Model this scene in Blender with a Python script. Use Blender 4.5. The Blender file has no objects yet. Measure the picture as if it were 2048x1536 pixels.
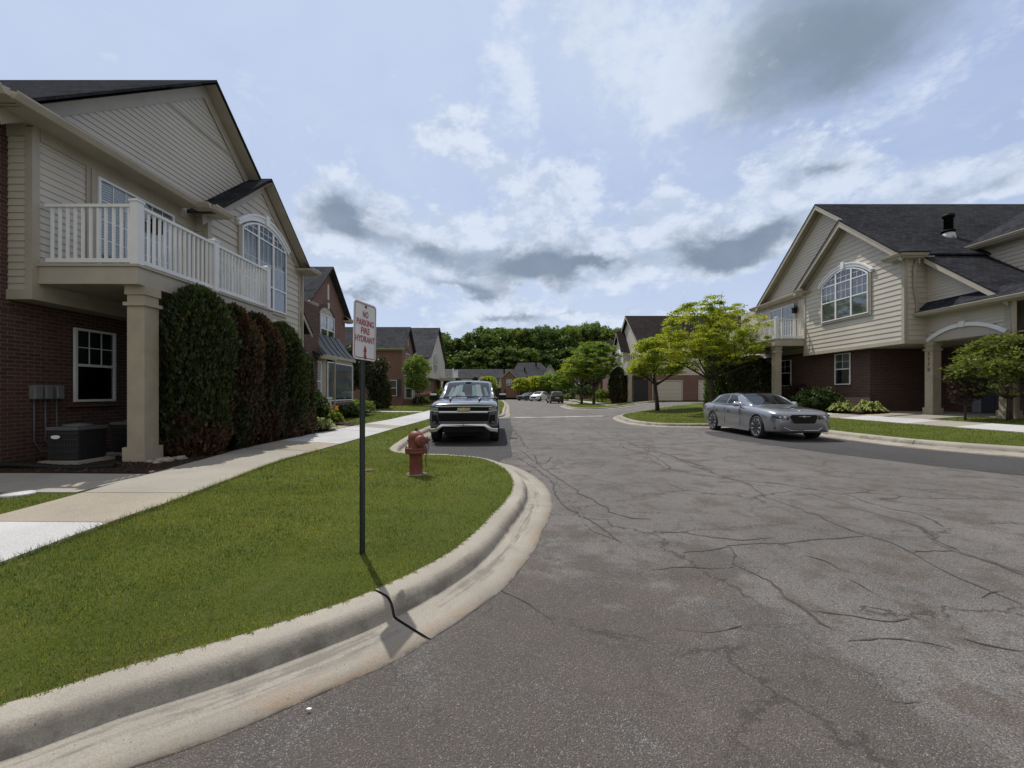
import bpy, bmesh, math, random
import numpy as np
from mathutils import Vector, Matrix
from mathutils.geometry import delaunay_2d_cdt
random.seed(7)
rng = np.random.default_rng(7)
S = bpy.context.scene
COL = S.collection
PI = math.pi
# ---------------------------------------------------------------- survey helpers (how the place was measured)
F, CX, HZ, CH = 870.0, 1024.0, 785.0, 1.48
def G(px, py, z=0.0):
    d = F * (CH - z) / (py - HZ)
    return ((px - CX) / F * d, d)
def YX(px, X): return F * X / (px - CX)
def ZY(py, d): return CH + (HZ - py) / F * d
def sstep(t):
    t = min(1.0, max(0.0, t)); return t * t * (3 - 2 * t)
def gR(x): return 0.5 * sstep((x - 9.0) / 8.0)       # the ground rises gently to the right of the street

# ---------------------------------------------------------------- scene objects
WL = {}
def tag(o, label=None, cat=None, group=None, kind=None):
    if label: o['label'] = label
    if cat: o['category'] = cat
    if group: o['group'] = group
    if kind: o['kind'] = kind
    return o
def thing(name, label, cat, loc=(0, 0, 0), group=None):
    o = bpy.data.objects.new(name, None); COL.objects.link(o)
    o.empty_display_size = 0.2
    o.location = loc; WL[o] = Vector(loc)
    return tag(o, label, cat, group)
def copy_tree(o, parent=None):
    c = o.copy(); COL.objects.link(c)
    if parent is not None: c.parent = parent
    for ch in [x for x in o.children]: copy_tree(ch, c)
    return c
def box_uv(me):
    n = len(me.loops)
    if n == 0: return
    uvl = me.uv_layers.new(name='UVMap')
    co = np.empty(len(me.vertices) * 3, np.float32); me.vertices.foreach_get('co', co); co = co.reshape(-1, 3)
    li = np.empty(n, np.int32); me.loops.foreach_get('vertex_index', li)
    np_ = len(me.polygons)
    nr = np.empty(np_ * 3, np.float32); me.polygons.foreach_get('normal', nr); nr = nr.reshape(-1, 3)
    lt = np.empty(np_, np.int32); me.polygons.foreach_get('loop_total', lt)
    N = np.repeat(nr, lt, axis=0)
    P = co[li]
    h = np.hypot(N[:, 0], N[:, 1])
    flat = h < 0.05
    hs = np.where(flat, 1, h)
    tx, ty = -N[:, 1] / hs, N[:, 0] / hs
    u = P[:, 0] * tx + P[:, 1] * ty
    bx, by, bz = -N[:, 2] * N[:, 0] / hs, -N[:, 2] * N[:, 1] / hs, h
    v = P[:, 0] * bx + P[:, 1] * by + P[:, 2] * bz
    u = np.where(flat, P[:, 0], u); v = np.where(flat, P[:, 1], v)
    uvl.data.foreach_set('uv', np.stack([u, v], 1).astype(np.float32).ravel())

SPLIT = {'trim_board', 'gutter', 'soffit', 'eave_return', 'shutter', 'flue_pipe', 'porch_shade_panel', 'rake_board', 'downspout', 'garage_door_x', 'frieze_board', 'porch_gable_x', 'door_gap'}
class MB:
    def __init__(s): s.v = []; s.f = []; s.m = []; s.sm = []; s.marks = []
    def mark(s): s.marks.append((len(s.v), len(s.f)))
    def add(s, vs, fs, m=0, smooth=False):
        b = len(s.v); s.v += [tuple(p) for p in vs]
        for f in fs: s.f.append(tuple(b + i for i in f)); s.m.append(m); s.sm.append(smooth)
    def quad(s, a, b, c, d, m=0): s.add([a, b, c, d], [(0, 1, 2, 3)], m)
    def poly(s, pts, m=0): s.add(pts, [tuple(range(len(pts)))], m)
    def box(s, x0, x1, y0, y1, z0, z1, m=0):
        s.obox((0, 0, 0), (1, 0, 0), (0, 1, 0), (x0, x1), (z0, z1), (y0, y1), m)
    def obox(s, O, U, N, u, z, n, m=0, bev=0.0):
        s.mark(); O, U, N = Vector(O), Vector(U), Vector(N)
        W = Vector((0, 0, 1))
        P = lambda a, b, c: O + U * a + W * b + N * c
        u0, u1 = u; z0, z1 = z; n0, n1 = n
        vs = [P(u0, z0, n0), P(u1, z0, n0), P(u1, z0, n1), P(u0, z0, n1), P(u0, z1, n0), P(u1, z1, n0), P(u1, z1, n1), P(u0, z1, n1)]
        fs = [(0, 3, 2, 1), (4, 5, 6, 7), (0, 1, 5, 4), (1, 2, 6, 5), (2, 3, 7, 6), (3, 0, 4, 7)]
        if U.cross(N).z * (u1 - u0) * (n1 - n0) * (z1 - z0) < 0: fs = [tuple(reversed(f)) for f in fs]
        s.add(vs, fs, m)
    def prism(s, pts, vec, m=0, mside=None):
        s.mark(); vec = Vector(vec); pts = [Vector(p) for p in pts]
        nrm = Vector((0, 0, 0))
        for i in range(len(pts)):
            a, b = pts[i], pts[(i + 1) % len(pts)]
            nrm += a.cross(b)
        if nrm.dot(vec) > 0: pts = pts[::-1]
        n = len(pts); q = [p + vec for p in pts]
        s.add(pts + q, [tuple(range(n))], m)
        b = len(s.v) - 2 * n
        ms = m if mside is None else mside
        s.f.append(tuple(b + n + i for i in reversed(range(n)))); s.m.append(ms); s.sm.append(False)
        for i in range(n):
            j = (i + 1) % n
            s.f.append((b + j, b + i, b + n + i, b + n + j)); s.m.append(ms); s.sm.append(False)
    def beam(s, p0, p1, w, h, m=0, up=(0, 0, 1)):
        p0, p1 = Vector(p0), Vector(p1); d = (p1 - p0)
        if d.length < 1e-6: return
        d.normalize(); up = Vector(up)
        r = d.cross(up)
        if r.length < 1e-4: r = d.cross(Vector((1, 0, 0)))
        r.normalize(); t = r.cross(d)
        r *= w / 2; t *= h / 2
        vs = [p0 - r - t, p0 + r - t, p0 + r + t, p0 - r + t, p1 - r - t, p1 + r - t, p1 + r + t, p1 - r + t]
        s.add(vs, [(0, 1, 2, 3), (7, 6, 5, 4), (0, 4, 5, 1), (1, 5, 6, 2), (2, 6, 7, 3), (3, 7, 4, 0)], m)
    def tube(s, path, rad, n=8, m=0, cap=True):
        path = [Vector(p) for p in path]
        if not hasattr(rad, '__len__'): rad = [rad] * len(path)
        b = len(s.v); ref = None
        for i, p in enumerate(path):
            d = (path[min(i + 1, len(path) - 1)] - path[max(i - 1, 0)])
            d = d.normalized() if d.length > 1e-9 else Vector((0, 0, 1))
            if ref is None: ref = d.orthogonal().normalized()
            r = (ref - d * ref.dot(d)); r = r.normalized() if r.length > 1e-6 else d.orthogonal().normalized()
            ref = r; t = d.cross(r)
            for k in range(n):
                a = 2 * PI * k / n
                s.v.append(tuple(p + (r * math.cos(a) + t * math.sin(a)) * rad[i]))
        for i in range(len(path) - 1):
            for k in range(n):
                k2 = (k + 1) % n
                s.f.append((b + i * n + k, b + i * n + k2, b + (i + 1) * n + k2, b + (i + 1) * n + k)); s.m.append(m); s.sm.append(True)
        if cap:
            s.f.append(tuple(b + k for k in reversed(range(n)))); s.m.append(m); s.sm.append(False)
            e = b + (len(path) - 1) * n
            s.f.append(tuple(e + k for k in range(n))); s.m.append(m); s.sm.append(False)
    def lathe(s, prof, O=(0, 0, 0), axis=(0, 0, 1), n=24, m=0, smooth=True):
        A = Vector(axis).normalized(); r = A.orthogonal().normalized(); t = A.cross(r); O = Vector(O)
        b = len(s.v)
        for (rad, h) in prof:
            for k in range(n):
                a = 2 * PI * k / n
                s.v.append(tuple(O + A * h + (r * math.cos(a) + t * math.sin(a)) * rad))
        for i in range(len(prof) - 1):
            for k in range(n):
                k2 = (k + 1) % n
                s.f.append((b + i * n + k, b + i * n + k2, b + (i + 1) * n + k2, b + (i + 1) * n + k)); s.m.append(m); s.sm.append(smooth)
        if prof[0][0] > 1e-5: s.f.append(tuple(b + k for k in reversed(range(n)))); s.m.append(m); s.sm.append(False)
        if prof[-1][0] > 1e-5:
            e = b + (len(prof) - 1) * n
            s.f.append(tuple(e + k for k in range(n))); s.m.append(m); s.sm.append(False)
    def grid(s, rows, m=0, smooth=True, flip=False):
        b = len(s.v); n = len(rows[0])
        for r in rows: s.v += [tuple(p) for p in r]
        for i in range(len(rows) - 1):
            for k in range(n - 1):
                f = (b + i * n + k, b + i * n + k + 1, b + (i + 1) * n + k + 1, b + (i + 1) * n + k)
                s.f.append(tuple(reversed(f)) if flip else f); s.m.append(m); s.sm.append(smooth)
    def build(s, name, mats, parent=None, bevel=0.0, fixn=False):
        if name in SPLIT and parent is not None and len(s.marks) > 1:
            mk = sorted(set([(0, 0)] + s.marks)) + [(len(s.v), len(s.f))]; o = None
            for (v0, f0), (v1, f1) in zip(mk[:-1], mk[1:]):
                if f1 == f0: continue
                b = MB(); b.v = s.v[v0:v1]; b.f = [tuple(i - v0 for i in f) for f in s.f[f0:f1]]; b.m = s.m[f0:f1]; b.sm = s.sm[f0:f1]
                o = b.build(name, mats, parent, bevel, fixn)
            return o
        me = bpy.data.meshes.new(name)
        off = WL.get(parent, Vector((0, 0, 0)))
        me.from_pydata([(p[0] - off[0], p[1] - off[1], p[2] - off[2]) for p in s.v], [], s.f)
        if not isinstance(mats, (list, tuple)): mats = [mats]
        for mt in mats: me.materials.append(mt)
        me.polygons.foreach_set('material_index', s.m)
        me.polygons.foreach_set('use_smooth', s.sm)
        me.update()
        if fixn:
            bm = bmesh.new(); bm.from_mesh(me)
            bmesh.ops.recalc_face_normals(bm, faces=bm.faces); bm.to_mesh(me); bm.free()
        box_uv(me)
        o = bpy.data.objects.new(name, me); COL.objects.link(o)
        if parent is not None: o.parent = parent; WL[o] = off
        else: WL[o] = Vector((0, 0, 0))
        if bevel > 0:
            md = o.modifiers.new('Bevel', 'BEVEL'); md.width = bevel; md.segments = 2; md.limit_method = 'ANGLE'
        return o

def fast_mesh(name, V, nper, mat, parent=None, smooth=False):
    """V: (nfaces*nper,3) array, every nper verts one face"""
    V = np.asarray(V, np.float32)
    off = WL.get(parent, Vector((0, 0, 0)))
    V = V - np.array(off, np.float32)
    nf = len(V) // nper
    me = bpy.data.meshes.new(name)
    me.vertices.add(len(V)); me.vertices.foreach_set('co', V.ravel())
    me.loops.add(len(V)); me.loops.foreach_set('vertex_index', np.arange(len(V), dtype=np.int32))
    me.polygons.add(nf)
    me.polygons.foreach_set('loop_start', np.arange(0, len(V), nper, dtype=np.int32))
    me.polygons.foreach_set('loop_total', np.full(nf, nper, np.int32))
    me.materials.append(mat)
    me.update(calc_edges=True); me.validate()
    o = bpy.data.objects.new(name, me); COL.objects.link(o)
    if parent is not None: o.parent = parent
    WL[o] = off
    return o
def leaves(centers, size, flat=0.0, aspect=0.55, r=None):
    """one rhombic leaf per centre; flat=1 means horizontal leaves"""
    r = r or rng
    n = len(centers)
    sz = np.asarray(size) * (0.6 + 0.8 * r.random(n)) if np.ndim(size) == 0 else size
    a = r.normal(size=(n, 3)); a[:, 2] *= (1 - flat)
    a /= np.linalg.norm(a, axis=1, keepdims=True) + 1e-9
    b = r.normal(size=(n, 3)); b[:, 2] *= (1 - flat)
    b -= a * (a * b).sum(1, keepdims=True); b /= np.linalg.norm(b, axis=1, keepdims=True) + 1e-9
    A = a * sz[:, None]; B = b * sz[:, None] * aspect
    c = np.asarray(centers)
    return np.stack([c - A, c - B, c + A, c + B], 1).reshape(-1, 3)
def inpoly(P, poly):
    x, y = P[:, 0], P[:, 1]; c = np.zeros(len(P), bool); n = len(poly)
    for i in range(n):
        x0, y0 = poly[i]; x1, y1 = poly[(i + 1) % n]
        if y0 == y1: continue
        k = ((y0 > y) != (y1 > y)) & (x < (x1 - x0) * (y - y0) / (y1 - y0) + x0)
        c ^= k
    return c
def polydist(P, line):
    d = np.full(len(P), 1e9)
    for i in range(len(line) - 1):
        a = np.array(line[i]); b = np.array(line[i + 1]); ab = b - a
        t = np.clip(((P - a) @ ab) / max(ab @ ab, 1e-9), 0, 1)
        q = a + t[:, None] * ab
        d = np.minimum(d, np.hypot(*(P - q).T))
    return d
def smooth_line(pts, step=0.12, closed=False):
    """centripetal-ish Catmull-Rom through the points, resampled"""
    pts = [np.array(p, float) for p in pts]; out = []
    n = len(pts)
    for i in range(n - 1):
        p0 = pts[max(i - 1, 0)]; p1 = pts[i]; p2 = pts[i + 1]; p3 = pts[min(i + 2, n - 1)]
        L = np.linalg.norm(p2 - p1); k = max(1, int(L / step)); k = min(k, 60)
        l0 = max(np.linalg.norm(p1 - p0), 1e-6); l2 = max(np.linalg.norm(p3 - p2), 1e-6)
        m1 = (p2 - p1); m2 = (p2 - p1)
        if i > 0: m1 = ((p1 - p0) / l0 + (p2 - p1) / L) * 0.5 * L
        if i < n - 2: m2 = ((p3 - p2) / l2 + (p2 - p1) / L) * 0.5 * L
        for j in range(k):
            t = j / k
            h = (2*t**3 - 3*t**2 + 1) * p1 + (t**3 - 2*t**2 + t) * m1 + (-2*t**3 + 3*t**2) * p2 + (t**3 - t**2) * m2
            out.append(tuple(h))
    out.append(tuple(pts[-1]))
    return out
def sheet(name, poly, zf, mat, step=0.5, extra=None, kind='structure', parent=None):
    """flat area filled with a triangulated grid, height from zf(x,y)"""
    P = np.array(poly); lo = P.min(0); hi = P.max(0)
    nx = max(2, int((hi[0] - lo[0]) / step)); ny = max(2, int((hi[1] - lo[1]) / step))
    gx, gy = np.meshgrid(np.linspace(lo[0], hi[0], nx), np.linspace(lo[1], hi[1], ny))
    Q = np.stack([gx.ravel(), gy.ravel()], 1)
    Q = Q + rng.uniform(-.1, .1, Q.shape) * step
    k = inpoly(Q, poly); Q = Q[k]
    if len(Q):
        d = polydist(Q, list(poly) + [poly[0]]); Q = Q[d > step * 0.25]
    vs = [Vector(p) for p in poly] + [Vector(q) for q in Q]
    n = len(poly)
    r = delaunay_2d_cdt(vs, [], [list(range(n))], 1, 1e-5)
    me = bpy.data.meshes.new(name)
    me.from_pydata([(v.x, v.y, zf(v.x, v.y)) for v in r[0]], [], r[2])
    me.materials.append(mat)
    for p in me.polygons: p.use_smooth = True
    me.update()
    bm = bmesh.new(); bm.from_mesh(me)
    for f in bm.faces:
        if f.normal.z < 0: f.normal_flip()
    bm.to_mesh(me); bm.free()
    box_uv(me)
    o = bpy.data.objects.new(name, me); COL.objects.link(o)
    if kind: o['kind'] = kind
    return o
# ---------------------------------------------------------------- materials
class NT:
    def __init__(s, nt): s.nt = nt
    def n(s, t, **k):
        x = s.nt.nodes.new(t)
        for a, b in k.items():
            if hasattr(x, a): setattr(x, a, b)
        return x
    def l(s, a, b): s.nt.links.new(a, b)
    def val(s, inp, v):
        if isinstance(v, bpy.types.NodeSocket): s.l(v, inp)
        else: inp.default_value = v
    def math(s, op, a, b=0.0, c=None, clamp=False):
        x = s.n('ShaderNodeMath', operation=op, use_clamp=clamp); s.val(x.inputs[0], a); s.val(x.inputs[1], b)
        if c is not None: s.val(x.inputs[2], c)
        return x.outputs[0]
    def mix(s, f, a, b, mode='MIX'):
        x = s.n('ShaderNodeMix', data_type='RGBA', blend_type=mode); s.val(x.inputs[0], f)
        s.val(x.inputs[6], (*a, 1) if isinstance(a, tuple) and len(a) == 3 else a)
        s.val(x.inputs[7], (*b, 1) if isinstance(b, tuple) and len(b) == 3 else b)
        return x.outputs[2]
    def noise(s, vec, scale, detail=4, rough=0.55, dist=0.0):
        x = s.n('ShaderNodeTexNoise'); x.inputs['Scale'].default_value = scale; x.inputs['Detail'].default_value = detail
        x.inputs['Roughness'].default_value = rough; x.inputs['Distortion'].default_value = dist
        if vec is not None: s.l(vec, x.inputs['Vector'])
        return x.outputs['Fac']
    def ramp(s, f, a, b, lo=0.0, hi=1.0):
        x = s.n('ShaderNodeMapRange', interpolation_type='SMOOTHSTEP', clamp=True)
        s.val(x.inputs[0], f); s.val(x.inputs[1], a); s.val(x.inputs[2], b); s.val(x.inputs[3], lo); s.val(x.inputs[4], hi)
        return x.outputs[0]
    def mapping(s, vec, scale=(1, 1, 1), loc=(0, 0, 0), rot=(0, 0, 0)):
        x = s.n('ShaderNodeMapping'); s.l(vec, x.inputs[0])
        x.inputs['Scale'].default_value = scale; x.inputs['Location'].default_value = loc; x.inputs['Rotation'].default_value = rot
        return x.outputs[0]
    def bump(s, h, strength, dist=0.01, normal=None):
        x = s.n('ShaderNodeBump'); x.inputs['Strength'].default_value = strength; x.inputs['Distance'].default_value = dist
        s.l(h, x.inputs['Height'])
        if normal is not None: s.l(normal, x.inputs['Normal'])
        return x.outputs[0]
def new_mat(name):
    m = bpy.data.materials.new(name); m.use_nodes = True; m.node_tree.nodes.clear()
    t = NT(m.node_tree); out = t.n('ShaderNodeOutputMaterial'); b = t.n('ShaderNodeBsdfPrincipled')
    t.l(b.outputs[0], out.inputs[0]); t.out = out; t.b = b
    t.geo = t.n('ShaderNodeNewGeometry'); t.pos = t.geo.outputs['Position']
    t.tc = t.n('ShaderNodeTexCoord'); t.uv = t.tc.outputs['UV']; t.obj = t.tc.outputs['Object']
    return m, t
def scl(c, k): return tuple(x * k for x in c)
def paint(name, col, rough=0.5, var=0.12, metallic=0.0, scale=3.0, bump=0.0, spec=0.5, coat=0.0, fine=60.0):
    m, t = new_mat(name)
    n1 = t.noise(t.obj, scale, 5); n2 = t.noise(t.obj, fine, 3)
    f = t.math('ADD', t.math('MULTIPLY', n1, 0.7), t.math('MULTIPLY', n2, 0.3))
    c = t.mix(t.ramp(f, 0.3, 0.7), scl(col, 1 - var), scl(col, 1 + var))
    t.l(c, t.b.inputs['Base Color']); t.b.inputs['Roughness'].default_value = rough; t.b.inputs['Metallic'].default_value = metallic
    t.b.inputs['Specular IOR Level'].default_value = spec
    if coat: t.b.inputs['Coat Weight'].default_value = coat; t.b.inputs['Coat Roughness'].default_value = 0.04
    if bump > 0: t.l(t.bump(n2, bump, 0.004), t.b.inputs['Normal'])
    return m
M = {}
def siding_mat(name, col):
    m, t = new_mat(name)
    n1 = t.noise(t.pos, 0.6, 4); n2 = t.noise(t.mapping(t.pos, (2, 2, 40)), 3.0, 4)
    streak = t.noise(t.mapping(t.pos, (6, 6, .35)), 2.0, 5)
    c = t.mix(t.ramp(n1, 0.3, 0.7), scl(col, 0.93), scl(col, 1.05))
    c = t.mix(t.math('MULTIPLY', t.ramp(streak, 0.55, 0.8), 0.22), c, scl(col, 0.72))
    t.l(c, t.b.inputs['Base Color']); t.b.inputs['Roughness'].default_value = 0.55
    t.l(t.bump(n2, 0.12, 0.003), t.b.inputs['Normal'])
    return m
M['siding'] = siding_mat('vinyl_siding', (0.52, 0.478, 0.412))
M['siding_pale'] = siding_mat('pale_vinyl_siding', (0.52, 0.485, 0.42))
M['trim'] = paint('tan_trim', (0.39, 0.352, 0.292), 0.55, 0.08, bump=0.1)
M['stucco'] = paint('tan_column', (0.37, 0.325, 0.25), 0.8, 0.12, bump=0.35, fine=150)
M['white'] = paint('white_vinyl', (0.74, 0.75, 0.76), 0.4, 0.05)
M['gutter'] = paint('gutter_metal', (0.40, 0.355, 0.285), 0.4, 0.07)
M['door'] = paint('garage_door_paint', (0.50, 0.46, 0.38), 0.5, 0.06)
M['shutter'] = paint('dark_shutter', (0.03, 0.035, 0.045), 0.5, 0.1)
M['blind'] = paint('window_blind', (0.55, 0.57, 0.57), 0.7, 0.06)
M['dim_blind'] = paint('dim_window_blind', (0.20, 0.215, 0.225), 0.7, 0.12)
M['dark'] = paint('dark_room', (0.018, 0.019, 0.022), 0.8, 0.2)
M['metal_roof'] = paint('dark_bronze_roof', (0.03, 0.028, 0.027), 0.5, 0.15)
M['green_metal'] = paint('dark_green_post', (0.018, 0.028, 0.024), 0.45, 0.25, bump=0.2)
M['ac_dark'] = paint('dark_condenser', (0.014, 0.015, 0.017), 0.55, 0.2)
M['grey_box'] = paint('grey_meter_box', (0.17, 0.175, 0.18), 0.5, 0.1)
M['pale_lid'] = paint('pale_lid', (0.42, 0.43, 0.43), 0.6, 0.12)
M['ac_lid'] = paint('condenser_lid', (0.075, 0.08, 0.082), 0.5, 0.15)
M['black'] = paint('black_plastic', (0.008, 0.008, 0.009), 0.6, 0.2, spec=0.18)
M['conduit'] = paint('conduit', (0.09, 0.09, 0.095), 0.5, 0.2)
M['rock'] = paint('rock', (0.25, 0.225, 0.19), 0.9, 0.35, bump=0.6, scale=8)
M['house_number'] = paint('dark_numeral', (0.16, 0.09, 0.05), 0.5, 0.15)
def glass(name, tint=(0.8, 0.86, 0.86), refl=1.0):
    m = bpy.data.materials.new(name); m.use_nodes = True; m.node_tree.nodes.clear(); t = NT(m.node_tree)
    out = t.n('ShaderNodeOutputMaterial'); tr = t.n('ShaderNodeBsdfTransparent'); gl = t.n('ShaderNodeBsdfGlossy')
    tr.inputs[0].default_value = (*tint, 1); gl.inputs['Roughness'].default_value = 0.03; gl.inputs[0].default_value = (.95, .97, 1, 1)
    tc = t.n('ShaderNodeTexCoord'); b = t.bump(t.noise(tc.outputs['Object'], 1.3, 1), 0.05, 0.06)
    t.l(b, gl.inputs['Normal'])
    fr = t.n('ShaderNodeFresnel'); fr.inputs[0].default_value = 1.55
    f = t.math('MULTIPLY_ADD', fr.outputs[0], 1.5 * refl, 0.05 * refl, clamp=True)
    mx = t.n('ShaderNodeMixShader'); t.l(f, mx.inputs[0]); t.l(tr.outputs[0], mx.inputs[1]); t.l(gl.outputs[0], mx.inputs[2]); t.l(mx.outputs[0], out.inputs[0])
    return m
M['glass'] = glass('window_glass')
M['car_glass'] = glass('car_glass', (0.72, 0.78, 0.78), 0.55)
def brick_mat(name, c1, c2, cm, bw=0.203, rh=0.0675):
    m, t = new_mat(name)
    br = t.n('ShaderNodeTexBrick'); t.l(t.uv, br.inputs['Vector'])
    br.inputs['Scale'].default_value = 1.0; br.inputs['Brick Width'].default_value = bw; br.inputs['Row Height'].default_value = rh
    br.inputs['Mortar Size'].default_value = 0.006; br.inputs['Mortar Smooth'].default_value = 0.2; br.inputs['Bias'].default_value = 0.0
    br.inputs['Color1'].default_value = (*c1, 1); br.inputs['Color2'].default_value = (*c2, 1); br.inputs['Mortar'].default_value = (*cm, 1)
    big = t.noise(t.pos, 0.5, 4); fine = t.noise(t.pos, 40, 4)
    c = t.mix(t.math('MULTIPLY', t.ramp(big, 0.35, 0.75), 0.35), br.outputs['Color'], scl(c1, 0.6))
    c = t.mix(0.35, c, t.mix(fine, (0.25, 0.25, 0.25), (1.2, 1.2, 1.2)), 'MULTIPLY')
    c = t.mix(1.0, c, (1.25, 1.25, 1.25), 'MULTIPLY')
    t.l(c, t.b.inputs['Base Color']); t.b.inputs['Roughness'].default_value = 0.85
    h = t.math('ADD', t.math('MULTIPLY', br.outputs['Fac'], -1.0), t.math('MULTIPLY', fine, 0.35))
    t.l(t.bump(h, 0.7, 0.008), t.b.inputs['Normal'])
    return m
M['brick'] = brick_mat('red_brick', (0.095, 0.041, 0.032), (0.045, 0.024, 0.022), (0.15, 0.125, 0.108))
M['brick_light'] = brick_mat('salmon_brick', (0.185, 0.088, 0.064), (0.125, 0.060, 0.047), (0.21, 0.17, 0.14))
def roof_mat(name, col):
    m, t = new_mat(name)
    br = t.n('ShaderNodeTexBrick'); t.l(t.uv, br.inputs['Vector'])
    br.inputs['Scale'].default_value = 1.0; br.inputs['Brick Width'].default_value = 0.22; br.inputs['Row Height'].default_value = 0.14
    br.inputs['Mortar Size'].default_value = 0.007; br.offset = 0.37
    br.inputs['Color1'].default_value = (*scl(col, 0.68), 1); br.inputs['Color2'].default_value = (*scl(col, 1.35), 1); br.inputs['Mortar'].default_value = (*scl(col, 0.3), 1)
    big = t.noise(t.pos, 0.35, 5); mid = t.noise(t.pos, 2.2, 4); fine = t.noise(t.pos, 90, 3)
    c = t.mix(t.math('MULTIPLY', t.ramp(big, 0.35, 0.7), 0.4), br.outputs['Color'], scl(col, 1.5))
    c = t.mix(0.5, c, t.mix(mid, (0.5, 0.5, 0.5), (1.35, 1.35, 1.35)), 'MULTIPLY')
    c = t.mix(0.45, c, t.mix(fine, (0.3, 0.3, 0.3), (1.6, 1.6, 1.6)), 'MULTIPLY')
    t.l(c, t.b.inputs['Base Color']); t.b.inputs['Roughness'].default_value = 0.9; t.b.inputs['Specular IOR Level'].default_value = 0.08
    h = t.math('ADD', t.math('MULTIPLY', br.outputs['Fac'], -1.0), t.math('MULTIPLY', fine, 0.5))
    t.l(t.bump(h, 0.35, 0.006), t.b.inputs['Normal'])
    df = t.n('ShaderNodeBsdfDiffuse'); t.l(c, df.inputs['Color']); t.l(t.bump(h, 0.35, 0.006), df.inputs['Normal']); t.l(df.outputs[0], t.out.inputs[0])
    return m
M['shingle'] = roof_mat('asphalt_shingles', (0.038, 0.0395, 0.046))
M['shingle_brown'] = roof_mat('brown_asphalt_shingles', (0.034, 0.03, 0.03))
M['shingle_grey'] = roof_mat('grey_asphalt_shingles', (0.060, 0.062, 0.070))
def concrete(name, col, warm=0.3, dark=0.25):
    m, t = new_mat(name)
    big = t.noise(t.pos, 0.8, 5, 0.6); mid = t.noise(t.pos, 5, 6, 0.65); fine = t.noise(t.pos, 180, 3); spk = t.noise(t.pos, 60, 2)
    c = t.mix(t.ramp(big, 0.3, 0.7), scl(col, 0.9), scl(col, 1.08))
    c = t.mix(t.math('MULTIPLY', t.ramp(mid, 0.52, 0.75), dark), c, scl(col, 0.55))
    c = t.mix(t.math('MULTIPLY', t.ramp(t.noise(t.mapping(t.pos, (1, 1, 1), (9, 3, 0)), 2.0, 5, 0.7), 0.6, 0.8), warm), c, (0.36, 0.235, 0.13))
    c = t.mix(0.65, c, t.mix(t.ramp(t.noise(t.pos, 95, 4, 0.7), 0.25, 0.75), (0.6, 0.6, 0.6), (1.38, 1.38, 1.38)), 'MULTIPLY')
    c = t.mix(t.ramp(spk, 0.72, 0.8), c, scl(col, 0.35))
    t.l(c, t.b.inputs['Base Color']); t.b.inputs['Roughness'].default_value = 0.9; t.b.inputs['Specular IOR Level'].default_value = 0.25
    t.l(t.bump(t.math('ADD', fine, t.math('MULTIPLY', mid, 2.0)), 0.35, 0.004), t.b.inputs['Normal'])
    return m
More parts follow.
